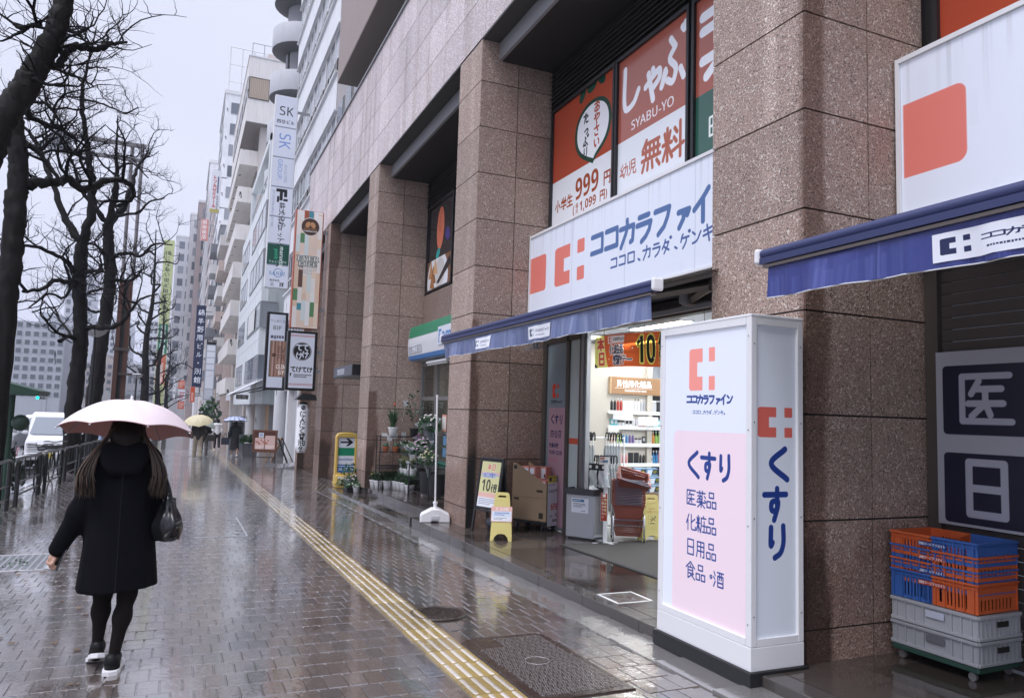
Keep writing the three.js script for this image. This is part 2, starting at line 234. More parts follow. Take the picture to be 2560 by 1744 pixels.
// ---------- materials of the setting ----------
const GRAN = (() => {                       // flamed granite, 1.2 m per repeat
  const N = 768, base = new Float32Array(N * N), hgt = new Float32Array(N * N);
  for (let j = 0; j < N; j++) for (let i = 0; i < N; i++) {
    const u = i / N, v = j / N, a = vnoise(u * 150, v * 150, 1, 150, 150), b = vnoise(u * 230, v * 230, 2, 230, 230), c = vnoise(u * 90, v * 90, 3, 90, 90);
    let k = 0.90 + 0.26 * (a - 0.5) + 0.26 * (b - 0.5);
    if (a > 0.74) k = 0.45 + 0.3 * b; else if (c > 0.74 && b > 0.42) k = 1.16; else if (b < 0.18) k = 0.62;
    base[j * N + i] = k; hgt[j * N + i] = 0.5 + 0.35 * (a - 0.5) + 0.4 * (b - 0.5) + 0.3 * (c - 0.5);
  }
  const q = (u, v, i, j) => { const k = base[j * N + i]; const w = k > 1.1 ? [0.98, 0.92, 0.87] : [1, 0.865, 0.79]; return [0.745 * k * w[0], 0.745 * k * w[1], 0.745 * k * w[2]].map(t => Math.min(1, t)); };
  return { map: dataTex(N, q, true), bump: dataTex(N, (u, v, i, j) => { const h = hgt[j * N + i]; return [h, h, h]; }) };
})();
const uvGran = g => uvWorld(g, 1 / 1.2, rnd(), rnd());
const M = {
  granite: new THREE.MeshStandardMaterial({ map: GRAN.map, bumpMap: GRAN.bump, bumpScale: 0.006, roughness: 0.62, vertexColors: true, side: THREE.DoubleSide }),
  graniteBand: new THREE.MeshStandardMaterial({ map: GRAN.map, bumpMap: GRAN.bump, bumpScale: 0.002, roughness: 0.42, vertexColors: true, side: THREE.DoubleSide }),
  joint: mat([0.03, 0.026, 0.024], 0.9), dark: mat([0.018, 0.017, 0.017], 0.55), soffit: mat([0.05, 0.048, 0.046], 0.7),
  steel: mat([0.34, 0.34, 0.35], 0.38, { metalness: 0.8 }), bronze: mat([0.12, 0.105, 0.095], 0.4, { metalness: 0.5 }), grey: mat([0.30, 0.31, 0.33], 0.5),
  white: mat([0.78, 0.78, 0.79], 0.42), offwhite: mat([0.66, 0.66, 0.65], 0.5), black: mat([0.016, 0.016, 0.018], 0.45), rubber: mat([0.02, 0.02, 0.02], 0.8),
  concrete: mat([0.32, 0.31, 0.30], 0.75), wood: mat([0.30, 0.17, 0.085], 0.5), green: mat([0.03, 0.09, 0.03], 0.6), yellow: mat([0.72, 0.60, 0.20], 0.45), navy: mat([0.02, 0.03, 0.11], 0.5),
  glass: pmat([0.75, 0.80, 0.82], 0.03, { transmission: 1, thickness: 0, ior: 1.45 }),
  darkglass: pmat([0.03, 0.035, 0.04], 0.05, { metalness: 0 }), winglass: mat([0.10, 0.115, 0.13], 0.06), chrome: mat([0.7, 0.7, 0.72], 0.18, { metalness: 1 }),
};
// wet paving: rough noise with smooth puddles, 6.4 m per repeat; fine relief
const WETR = dataTex(1024, (u, v) => {
  const p = fbm(u * 9, v * 9, 40, 4, 9), q = fbm(u * 60, v * 60, 41, 3, 60), r = sstep(p, 0.40, 0.60), k = 0.07 + 0.20 * r + 0.10 * (q - 0.5); return [k, k, k];
});
const WETB = dataTex(1024, (u, v, i, j) => {
  const p = fbm(u * 9, v * 9, 40, 4, 9), r = sstep(p, 0.38, 0.62), a = fbm(u * 150, v * 150, 43, 3, 150), b = fbm(u * 22, v * 22, 44, 3, 22); const k = 0.5 + (a - 0.5) * (0.25 + 0.6 * r) + (b - 0.5) * 0.55; return [k, k, k];
});
const wetMat = (c, o = {}) => pmat(c, 1, { roughnessMap: WETR, bumpMap: WETB, bumpScale: 0.006, clearcoat: 1, clearcoatRoughness: 0.10, ior: 1.95, ...o });
M.paver = wetMat([1, 1, 1], { vertexColors: true });
M.asphalt = wetMat([0.045, 0.046, 0.05], { bumpScale: 0.006 });
M.kerb = wetMat([0.20, 0.19, 0.18], { bumpScale: 0.003 });
M.porch = pmat([1, 1, 1], 0.6, { roughnessMap: WETR, bumpMap: WETB, bumpScale: 0.0016, vertexColors: true });
M.tactile = wetMat([1, 1, 1], { vertexColors: true, bumpScale: 0.002 });
const UVG = 1 / 6.4;

// ---------- ground, road, kerb ----------
{
  const rows = []; for (let z = 14; z > -70; z -= 7) rows.push(z); for (let z = -70; z > -340; z -= 15) rows.push(z); rows.push(-420, -700, -1500);
  const strip = (xs, dy) => { const g = quadGrid((u, v) => { const z = rows[Math.round(v * (rows.length - 1))], x = xs[Math.round(u * (xs.length - 1))]; return [x, GY(z) + dy, z]; }, xs.length - 1, rows.length - 1); const p = g.attributes.position, uv = g.attributes.uv; for (let i = 0; i < p.count; i++) uv.setXY(i, p.getX(i) * UVG, -p.getZ(i) * UVG); return g; };
  struct('ground', strip([-400, -60, -3.4, 6, 60, 400], -0.2), M.asphalt);
  struct('road', strip([-24, -18, -12, -8, -3.22], -0.14), M.asphalt);
  const dash = []; for (let k = 0; k < 26; k++) for (const x of [-6.4, -9.6, -12.8]) { const z0 = 2 - k * 8; if (z0 - 4 > -200) { const a = [], zz = [z0, z0 - 4]; dash.push(quadGrid((u, v) => [x + (u - 0.5) * 0.15, ROADY(zz[v]) + 0.006, zz[v]], 1, 1)); } }
  struct('road_lane_marking', mg(dash), mat([0.62, 0.62, 0.62], 0.35));
  const side = new THREE.Group(); side.name = 'pavement'; side.userData = { kind: 'structure', label: 'wet brick pavement' }; scene.add(side);
  part('mortar_bed', strip([-3.08, -1, 1, 3.4, 5.2], -0.0065), wetMat([0.085, 0.07, 0.062]), side);
  // pavers: 0.12 x 0.24 m, laid in rows across the pavement with staggered joints
  const BW = 0.122, BL = 0.242, J = 0.0028;
  const paver = (x, z, pos, nor, uvs, col, idx) => {
    const w = BW / 2 - J, l = BL / 2 - J, e = 0.004, t = h2(Math.round(x * 100), Math.round(z * 100), 9), t2 = h2(Math.round(x * 100), Math.round(z * 100), 10), y0 = GY(z), dy = (t - 0.5) * 0.002, tx = (t2 - 0.5) * 0.006, tz = (h2(Math.round(x * 90), Math.round(z * 90), 3) - 0.5) * 0.005;
    const big = fbm(x * 0.5, z * 0.5, 77, 3); const k = 0.82 + 0.22 * t + 0.7 * (big - 0.5); let c = t2 > 0.80 ? [0.142, 0.122, 0.112] : t2 < 0.14 ? [0.108, 0.098, 0.094] : [0.136, 0.110, 0.097];
    if (x > 1.95 && x < 2.19 || x > 1.4 && x < 1.64 && t > 0.9) c = [0.105, 0.10, 0.098];
    c = c.map(q => q * k);
    const n0 = pos.length / 3, P = (a, b, y) => { pos.push(x + a, y0 + y + dy + a * tx + b * (tz + 0.02), z + b); uvs.push((x + a) * UVG, -(z + b) * UVG); col.push(...c); };
    for (const [s, q, y] of [[0, 0, 0], [1, 1, -0.008]]) for (const [a, b] of [[-1, -1], [1, -1], [1, 1], [-1, 1]]) { P(a * (w - (s ? 0 : e)), b * (l - (s ? 0 : e)), s ? -0.007 : 0); }
    const f = (a, b, c2, d) => idx.push(n0 + a, n0 + b, n0 + c2, n0 + a, n0 + c2, n0 + d);
    f(0, 3, 2, 1); for (let i = 0; i < 4; i++) { const j2 = (i + 1) % 4; f(i, j2, 4 + j2, 4 + i); }
  };
  const mk = (list) => { const pos = [], uvs = [], col = [], idx = []; for (const [x, z] of list) paver(x, z, pos, null, uvs, col, idx); const g = new THREE.BufferGeometry(); g.setAttribute('position', new THREE.Float32BufferAttribute(pos, 3)); g.setAttribute('uv', new THREE.Float32BufferAttribute(uvs, 2)); g.setAttribute('color', new THREE.Float32BufferAttribute(col, 3)); g.setIndex(idx); const q = g.toNonIndexed(); q.computeVertexNormals(); return q; };
  const all = []; let row = 0;
  for (let z = -1.6; z > -46; z -= BL, row++) for (let x = -3.0 + (row % 2) * BW / 2; x < 5.1; x += BW) {
    if (x > 1.645 - BW / 2 && x < 1.945 + BW / 2) continue;                      // the tactile line
    if (z > -18 && x > 3.02) continue; if (x > 3.9 && z > -27) { if (z > -22.6) continue; }
    if (x > 1.93 && x < 2.66 && z > -5.42 && z < -3.9) continue; if (Math.hypot(x - 2.08, z + 6.13) < 0.27) continue;
    if (x < -2.2 && z < -1.6 && Math.abs(((z + 24.5) % 5.6 + 5.6) % 5.6 - 0.0) < 0.7 && x > -3.1) { /* tree pits stay paved over by the grating */ }
    all.push([x, z]);
  }
  const vis = ([x, z]) => { const v = V(x, GY(z) - EYE, z), d = v.dot(FW), px = 1280 + FPX * v.dot(RT) / d, py = 872 - FPX * v.dot(UPV) / d; return d > 0.5 && px > 0 && px < 2560 && py < 1760; };
  const near = all.filter(vis).sort((a, b) => b[1] - a[1]).slice(0, 300), set = new Set(near);
  for (const q of near) part('paver', mk([q]), M.paver, side);
  const rest = part('paver', mk(all.filter(q => !set.has(q))), M.paver, side); rest.userData.kind = 'stuff';
  // tactile tiles: yellow, four long ribs each
  const ribs = []; const slab = paint(box(0.296, 0.02, 0.296, 0, -0.008, 0), () => [0.46, 0.325, 0.10]); ribs.push(slab);
  for (let k = 0; k < 4; k++) { const s = new THREE.CapsuleGeometry(0.0165, 0.245, 3, 8); s.rotateX(Math.PI / 2); s.scale(1, 0.42, 1); s.translate(-0.1125 + k * 0.075, 0.0015, 0); ribs.push(paint(s, (x, y) => y > -0.001 ? [0.68, 0.60, 0.49] : [0.50, 0.38, 0.15])); }
  const tg = mg(ribs);
  const tMats = [[1, 1, 1], [0.86, 0.86, 0.86], [0.95, 0.98, 1.05], [0.74, 0.75, 0.78]].map(c => wetMat(c, { vertexColors: true, bumpScale: 0.002 }));
  for (let z = -2.85, k = 0; z > -47; z -= 0.3, k++) { const g = k < 60 ? uvWorld(tg.clone(), UVG, 0.3 * k, 0.17 * k) : tg; const o = part('tactile_tile', g, tMats[Math.floor(h2(k, 3, 1) * 3.99)], side); o.position.set(1.795 + (h2(k, 1, 1) - 0.5) * 0.004, GY(z) + 0.006, z); o.rotation.x = -0.02; o.rotation.y = (h2(k, 2, 1) - 0.5) * 0.008; }
  // grey gutter stones along the porch and the road kerb
  const gut = z0 => uvWorld(boxy(3.05, 3.372, GY(z0 - 0.3) - 0.15, GY(z0 - 0.3) + 0.006, z0 - 0.596, z0), UVG);
  for (let z = 0.4; z > -18; z -= 0.6) { const o = part('kerb_stone', gut(z), M.kerb, side); }
  for (let z = -4; z > -60; z -= 1.0) part('kerb_stone', uvWorld(rbox(0.18, 0.26, 0.99, 0.02, -3.17, GY(z - 0.5) - 0.12, z - 0.5), UVG), M.kerb, side);
  // crossing of the side street
  part('crossing_slab', mg([0, 1, 2, 3, 4, 5].map(k => boxy(-3 + k, -2.01 + k, GY(-37.3) - 0.05, GY(-37.3) + 0.012, -37.6, -37.0))), wetMat([0.36, 0.36, 0.37]), side);
  // the other side of the road
  struct('far_pavement', strip([-60, -40, -24], -0.02), wetMat([0.15, 0.145, 0.14]));
}
// ---------- granite porch: dark polished tiles, wet ----------
{
  const porch = new THREE.Group(); porch.name = 'porch'; porch.userData = { kind: 'structure', label: 'wet dark granite porch in front of the shops' }; scene.add(porch);
  const tile = (x0, x1, z0, z1, yf, n = 'porch_tile') => {        // z0 > z1
    const q = 0.35 + 0.7 * h2(Math.round(x0 * 50), Math.round(z0 * 50), 5), c = [0.085 * q, 0.068 * q, 0.060 * q];
    const g = boxy(x0 + 0.002, x1 - 0.002, -0.05, 0, z1 + 0.002, z0 - 0.002), p = g.attributes.position; for (let i = 0; i < p.count; i++) p.setY(i, p.getY(i) + yf(p.getZ(i)));
    part(n, paint(uvWorld(g, UVG), () => c), M.porch, porch);
  };
  const STEP2 = z => GY(z) + 0.045;
  for (let z = 1.2; z > -11.3; z -= 0.6) { const z1 = Math.max(z - 0.6, -11.52); for (const [a, b] of [[3.54, 4.12], [4.12, 4.7], [4.7, 5.1]]) tile(a, b, z, z1, PY); }
  for (let z = -11.52; z > -18; z -= 0.6) { tile(3.52, 3.86, z, z - 0.6, STEP2); for (const [a, b] of [[4.02, 4.5], [4.5, 5.1]]) tile(a, b, z, z - 0.6, PY); }
  const stone = (x0, x1, z0, z1, yf, h) => { const g = rbox(x1 - x0 - 0.003, h, z0 - z1 - 0.004, 0.008, (x0 + x1) / 2, -h / 2, (z0 + z1) / 2), p = g.attributes.position; for (let i = 0; i < p.count; i++) p.setY(i, p.getY(i) + yf(p.getZ(i))); part('edge_stone', paint(uvWorld(g, UVG), () => [0.075, 0.066, 0.062]), M.porch, porch); };
  for (let z = 1.2; z > -11.3; z -= 0.9) stone(3.375, 3.54, z, Math.max(z - 0.9, -11.52), PY, 0.3);
  for (let z = -11.52; z > -18; z -= 0.9) { stone(3.375, 3.52, z, z - 0.9, STEP2, 0.2); stone(3.86, 4.02, z, z - 0.9, PY, 0.3); }
  part('end_stone', paint(uvWorld(boxy(3.38, 4.3, -0.42, -0.088, -11.56, -11.525), UVG), () => [0.075, 0.066, 0.062]), M.porch, porch);
  const bed = boxy(3.4, 5.1, -0.6, -0.12, -18.1, 1.2), p = bed.attributes.position; for (let i = 0; i < p.count; i++) p.setY(i, p.getY(i) + (PY(p.getZ(i)) - 0.02) * 1);
  part('porch_bed', boxy(3.9, 5.1, -1, -0.21, -18.1, 1.2), M.joint, porch);
  // entrance apron by the fourth pillar: level with the pavement
  for (let z = -18.12; z > -27; z -= 0.6) for (const [a, b] of [[3.9, 4.5], [4.5, 5.1]]) tile(a, b, z, z - 0.6, zz => GY(zz) + 0.02);
}
{ // covers let into the pavement
  const t = thing('manhole_cover', 'round rusty manhole cover just right of the yellow tactile line', 'manhole cover', [2.08, GY(-6.13), -6.13]);
  const iron = wetMat([0.045, 0.030, 0.024], { bumpScale: 0.003, clearcoat: 0.15, ior: 1.45 });
  part('frame', at(new THREE.TorusGeometry(0.225, 0.014, 6, 40), 0, 0, 0, Math.PI / 2), iron, t);
  part('lid', cyl(0.212, 0.212, 0.02, 0, -0.010, 0, 40), iron, t);
  const st = []; for (let k = 1; k < 9; k++) { const n = Math.max(6, k * 5); for (let i = 0; i < n; i++) { const a = (i + (k % 2) * 0.5) / n * 6.283, r = k * 0.0235; st.push(at(box(0.014, 0.007, 0.009), Math.cos(a) * r, 0.002, Math.sin(a) * r, 0, -a + k)); } }
  part('tread', st, iron, t); t.rotation.x = -0.02;
  const c = thing('drain_cover', 'rectangular dark brown cast iron cover with raised chevron tread', 'drain cover', [2.30, GY(-4.66), -4.66]); c.rotation.x = -0.02;
  part('frame', extrude([[-0.33, -0.66], [0.33, -0.66], [0.33, 0.60], [0.27, 0.66], [-0.27, 0.66], [-0.33, 0.60]], 0.03, 0.004).rotateX(-Math.PI / 2).translate(0, -0.03, 0), iron, c);
  const q = [], tread = wetMat([0.20, 0.18, 0.17], { bumpScale: 0.001 });
  for (let i = -8; i <= 8; i++) for (let j = -19; j <= 19; j++) { const x = i * 0.033 + (j % 2) * 0.008, z = j * 0.031; if (Math.abs(x) > 0.28 || Math.hypot(x / 1, (z + 0.02)) < 0.1 || (j < -12 && i < -2)) continue; if ((i + j * 2) % 5 === 0) q.push(at(box(0.006, 0.008, 0.02), x, 0.006, z, 0, 0.9)); else q.push(at(box(0.006, 0.008, 0.022), x, 0.006, z, 0, -0.25), at(box(0.006, 0.008, 0.022), x + 0.013, 0.006, z, 0, -0.25)); }
  part('tread', q, tread, c);
  part('keyhole_plate', cyl(0.075, 0.075, 0.012, 0, 0.003, -0.02, 28), iron, c);
  part('keyhole_ring', at(new THREE.TorusGeometry(0.083, 0.005, 6, 32), 0, 0.006, -0.02, Math.PI / 2), tread, c);
  const h = thing('floor_hatch', 'small square floor hatch with bright metal rim in the porch', 'floor hatch', [3.68, PY(-5.78) + 0.003, -5.78]);
  const rim = []; for (const s of [-1, 1]) { rim.push(box(0.36, 0.006, 0.022, 0, 0, s * 0.17), box(0.022, 0.006, 0.36, s * 0.17, 0, 0)); }
  part('rim', rim, mat([0.75, 0.75, 0.75], 0.3, { metalness: 0.3 }), h); part('plate', box(0.31, 0.004, 0.31, 0, 0, 0), wetMat([0.05, 0.042, 0.04], { bumpScale: 0.001 }), h);
  const s2 = thing('service_cover', 'pale edged square cover set in the pavement left of the tactile line', 'service cover', [0.62, GY(-12.2) + 0.004, -12.2]);
  part('rim', [box(0.02, 0.006, 2.2, 0.33, 0, 0), box(0.66, 0.006, 0.02, 0, 0, 1.1), ...[-0.8, -0.4, 0, 0.4, 0.8].map(k => box(0.16, 0.006, 0.03, 0.25, 0, k))], mat([0.42, 0.43, 0.45], 0.3), s2); s2.rotation.x = -0.02;
}
// ---------- the granite building ----------
const FX = 3.81, RX = 5.0, MX = 4.42, ROW = 0.7027, ROW0 = 1.614;
const PILZ = [-3.81, -10.18, -16.59, -22.645, -27.1], PILW = 0.98;
const bld = thing('granite_building', 'pinkish brown granite building with deep bays between square pillars', 'building');
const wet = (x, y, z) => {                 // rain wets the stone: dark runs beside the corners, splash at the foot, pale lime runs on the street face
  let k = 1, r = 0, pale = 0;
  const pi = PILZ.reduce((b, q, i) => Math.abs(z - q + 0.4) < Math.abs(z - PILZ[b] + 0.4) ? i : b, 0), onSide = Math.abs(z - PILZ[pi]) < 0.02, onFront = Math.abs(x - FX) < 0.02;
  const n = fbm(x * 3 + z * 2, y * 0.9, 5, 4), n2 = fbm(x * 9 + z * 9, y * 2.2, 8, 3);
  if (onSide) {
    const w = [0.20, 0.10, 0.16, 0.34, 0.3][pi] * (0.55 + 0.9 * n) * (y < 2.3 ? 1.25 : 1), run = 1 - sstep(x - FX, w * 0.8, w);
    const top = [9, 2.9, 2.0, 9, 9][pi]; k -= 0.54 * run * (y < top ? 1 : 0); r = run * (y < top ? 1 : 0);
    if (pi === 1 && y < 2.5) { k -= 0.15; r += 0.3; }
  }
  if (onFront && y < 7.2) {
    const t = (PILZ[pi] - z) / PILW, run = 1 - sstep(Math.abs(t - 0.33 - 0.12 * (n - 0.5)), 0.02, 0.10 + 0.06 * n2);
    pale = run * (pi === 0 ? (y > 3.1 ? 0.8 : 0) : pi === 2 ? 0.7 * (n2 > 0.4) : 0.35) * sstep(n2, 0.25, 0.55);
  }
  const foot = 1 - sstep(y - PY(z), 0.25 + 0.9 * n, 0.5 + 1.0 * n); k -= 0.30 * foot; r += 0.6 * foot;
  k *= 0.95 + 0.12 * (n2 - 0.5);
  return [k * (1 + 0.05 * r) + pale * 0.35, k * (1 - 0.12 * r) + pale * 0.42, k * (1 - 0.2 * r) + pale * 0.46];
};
const T = 0.03, JG = 0.0065;                // panel thickness, half joint
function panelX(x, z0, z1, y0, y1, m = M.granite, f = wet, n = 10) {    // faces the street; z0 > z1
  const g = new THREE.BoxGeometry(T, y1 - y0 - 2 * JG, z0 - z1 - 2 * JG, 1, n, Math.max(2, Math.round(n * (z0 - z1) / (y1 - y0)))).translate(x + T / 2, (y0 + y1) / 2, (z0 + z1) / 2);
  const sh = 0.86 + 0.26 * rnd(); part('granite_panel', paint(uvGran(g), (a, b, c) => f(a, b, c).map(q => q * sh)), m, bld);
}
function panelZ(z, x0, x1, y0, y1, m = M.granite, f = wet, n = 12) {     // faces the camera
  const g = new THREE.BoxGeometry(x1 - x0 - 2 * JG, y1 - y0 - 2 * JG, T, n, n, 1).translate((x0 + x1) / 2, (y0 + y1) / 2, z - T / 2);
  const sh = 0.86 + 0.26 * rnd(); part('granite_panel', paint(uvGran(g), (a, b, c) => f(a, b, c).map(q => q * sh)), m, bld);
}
reseed(7);
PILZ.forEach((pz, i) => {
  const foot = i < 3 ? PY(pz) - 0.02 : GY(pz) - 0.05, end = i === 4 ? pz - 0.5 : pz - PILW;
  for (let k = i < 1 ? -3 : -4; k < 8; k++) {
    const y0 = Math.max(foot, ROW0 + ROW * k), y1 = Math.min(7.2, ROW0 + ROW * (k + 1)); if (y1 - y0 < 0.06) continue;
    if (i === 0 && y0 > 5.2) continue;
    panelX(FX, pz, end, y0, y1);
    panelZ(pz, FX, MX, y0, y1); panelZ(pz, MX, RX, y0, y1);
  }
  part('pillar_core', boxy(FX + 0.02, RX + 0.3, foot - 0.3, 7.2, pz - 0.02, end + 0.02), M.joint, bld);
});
// the band above the bays: four courses of tall panels, streaked by rain
const streak = (x, y, z) => { const a = fbm(z * 4.2, y * 0.16, 21, 4), b = fbm(z * 1.3, y * 0.3, 22, 3), d = sstep(a, 0.52, 0.68), top = sstep(y, 7.2, 9.6), k = 1.78 - 0.56 * d * (0.4 + 0.6 * top) + 0.22 * (b - 0.5); const e = sstep(fbm(z * 9, y * 0.25, 25, 3), 0.5, 0.66) * 0.14; return [k * 0.93 - e, k * 1.07 - 0.05 * d - e, k * 1.27 - 0.14 * d - e]; };
{
  const ys = [7.2, 7.91, 8.63, 9.35, 10.08];
  for (let r = 0; r < 4; r++) for (let z = -6.2; z > -27.2; z -= 0.97) { panelX(FX, z, Math.max(z - 0.97, -27.6), ys[r], ys[r + 1], M.graniteBand, streak, 8); }
  part('band_core', boxy(FX + 0.02, 6, 7.2, 10.05, -27.5, 1), M.joint, bld);
  part('coping', [boxy(FX - 0.04, FX + 0.4, 10.082, 10.12, -27.65, 0)], M.grey, bld);
  part('soffit_lip', [boxy(FX, 4.09, 7.17, 7.198, -27.5, 1)], M.soffit, bld);
  part('soffit_beam', [boxy(4.09, 4.14, 6.9, 7.17, -27.5, 1)], mat([0.26, 0.26, 0.27], 0.45), bld);
  // boarded dark soffit, one board per strip
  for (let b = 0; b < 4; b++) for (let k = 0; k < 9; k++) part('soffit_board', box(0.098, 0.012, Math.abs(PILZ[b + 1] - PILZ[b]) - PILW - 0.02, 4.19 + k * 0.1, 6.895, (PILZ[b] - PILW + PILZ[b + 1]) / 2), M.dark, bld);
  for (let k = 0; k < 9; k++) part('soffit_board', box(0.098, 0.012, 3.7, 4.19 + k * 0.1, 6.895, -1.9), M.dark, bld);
  // upper floors: overhanging bay of the storeys above, pink tile wall behind
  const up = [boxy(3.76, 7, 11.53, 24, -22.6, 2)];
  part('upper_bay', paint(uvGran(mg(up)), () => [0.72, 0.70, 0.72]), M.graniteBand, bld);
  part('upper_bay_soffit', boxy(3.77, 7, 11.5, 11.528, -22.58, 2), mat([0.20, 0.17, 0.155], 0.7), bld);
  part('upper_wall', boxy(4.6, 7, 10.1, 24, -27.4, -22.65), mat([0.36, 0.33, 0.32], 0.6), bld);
  for (let k = 0; k < 3; k++) for (let j = 0; j < 3; j++) { const o = part('window', boxy(4.56, 4.598, 11 + j * 3, 12.6 + j * 3, -27 + k * 1.5, -25.9 + k * 1.5), M.grey, bld); part('pane', boxy(4.54, 4.558, 11.06 + j * 3, 12.54 + j * 3, -26.94 + k * 1.5, -25.96 + k * 1.5), M.winglass, o); }
}
// recessed walls of the bays
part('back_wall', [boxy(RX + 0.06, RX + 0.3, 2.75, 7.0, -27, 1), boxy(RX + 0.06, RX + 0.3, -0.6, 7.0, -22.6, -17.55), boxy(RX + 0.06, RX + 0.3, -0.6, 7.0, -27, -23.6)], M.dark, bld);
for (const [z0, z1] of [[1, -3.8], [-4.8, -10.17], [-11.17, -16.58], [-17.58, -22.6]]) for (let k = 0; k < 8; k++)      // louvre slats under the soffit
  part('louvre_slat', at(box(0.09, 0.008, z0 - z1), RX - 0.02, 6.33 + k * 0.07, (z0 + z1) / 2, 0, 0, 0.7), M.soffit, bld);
// ---------- drugstore signs, awnings, posters ----------
const RED = '#dd7a6e', BLUE = '#4c6a9c', NAVY = '#1d3a86';
// a face that looks at the street: canvas metres run from zl (left in the photograph) to zr
const faceX = (name, parent, x, zl, zr, y0, y1, ppm, draw, m = {}) => { const w = zr - zl, h = y1 - y0, t = canvasTex(w * ppm, h * ppm, (c, W, H) => draw(c, W, H, z => (z - zl) * ppm, y => (y1 - y) * ppm, ppm)); return part(name, plane(w, h, x, (y0 + y1) / 2, (zl + zr) / 2, WEST), printMat(t, 0.4, m), parent); };
const faceZ = (name, parent, z, x0, x1, y0, y1, ppm, draw, m = {}) => { const w = x1 - x0, h = y1 - y0, t = canvasTex(w * ppm, h * ppm, (c, W, H) => draw(c, W, H, x => (x - x0) * ppm, y => (y1 - y) * ppm, ppm)); return part(name, plane(w, h, (x0 + x1) / 2, (y0 + y1) / 2, z), printMat(t, 0.4, m), parent); };
const glow = (t, k) => ({ emissive: new THREE.Color(k, k, k), emissiveMap: t });
function lit(o, k) { o.material.emissive = new THREE.Color(k, k, k * 1.02); o.material.emissiveMap = o.material.map; }
for (const [lab, zl, zr, near] of [['long white drugstore fascia sign with red mark and blue lettering above the farther awning', -10.16, -4.83, false], ['white drugstore fascia sign with one red square above the nearer awning', -3.79, 1.4, true]]) {
  const t = thing('fascia_sign', lab, 'shop sign');
  part('sign_box', boxy(4.70, 4.99, 3.05, 4.23, zl, zr), M.white, t);
  part('frame', [boxy(4.675, 4.70, 4.21, 4.245, zl, zr), boxy(4.675, 4.70, 3.05, 3.075, zl, zr), boxy(4.675, 4.70, 3.075, 4.21, zl, zl + 0.03)], M.white, t);
  const f = faceX('sign_face', t, 4.694, zl + 0.032, zr, 3.077, 4.208, 190, (c, W, H, X, Y, s) => {
    c.fillStyle = '#dfe4f0'; c.fillRect(0, 0, W, H); smudge(c, W, H, 60, 0.02); for (let q = zl + 1.33; q < zr; q += 1.33) { c.fillStyle = 'rgba(90,95,115,0.28)'; c.fillRect(X(q), 0, 1.5, H); } for (let k = 0; k < 70; k++) { const gx = h2(k, 1, 31) * W, gl = H * (0.15 + 0.5 * h2(k, 2, 31)), gr = c.createLinearGradient(0, 0, 0, gl); gr.addColorStop(0, `rgba(85,80,78,${0.10 * h2(k, 3, 31)})`); gr.addColorStop(1, 'rgba(85,80,78,0)'); c.fillStyle = gr; c.fillRect(gx, 0, 2 + 5 * h2(k, 4, 31), gl); }
    c.fillStyle = RED;
    if (near) { c.beginPath(); const a = X(-3.74), b = X(-3.26), d = 0.07 * s; c.moveTo(a, Y(3.885)); c.lineTo(b - d, Y(3.885)); c.arcTo(b, Y(3.885), b, Y(3.8), d); c.lineTo(b, Y(3.34) - d); c.arcTo(b, Y(3.34), b - d, Y(3.34), d); c.lineTo(a, Y(3.34)); c.fill(); cross(c, X(-2.62), Y(3.885), 0.545 * s * 10 / 10, RED); text(c, 'ココカラファイン', X(-1.8), Y(3.9), 0.36 * s, { color: BLUE, weight: 0.17, gap: 1 }); return; }
    c.beginPath(); { const a = X(-10.13), b = X(-9.61), d = 0.06 * s; c.moveTo(a, Y(3.895)); c.lineTo(b - d, Y(3.895)); c.arcTo(b, Y(3.895), b, Y(3.8), d); c.lineTo(b, Y(3.36) - d); c.arcTo(b, Y(3.36), b - d, Y(3.36), d); c.lineTo(a, Y(3.36)); c.fill(); }
    const u = 0.545 * s; c.save(); c.translate(X(-9.33), Y(3.895)); c.scale(1.62, 1); cross(c, 0, 0, u, RED); c.restore();
    text(c, 'ココカラファイン', X(-8.34), Y(3.93), 0.385 * s, { color: BLUE, weight: 0.17, gap: 0.93, condense: 0.98 });
    text(c, 'ココロ、カラダ、ゲンキ。', X(-7.83), Y(3.515), 0.185 * s, { color: '#3d5590', weight: 0.13, gap: 1.02 });
  });
  lit(f, 0.05);
}
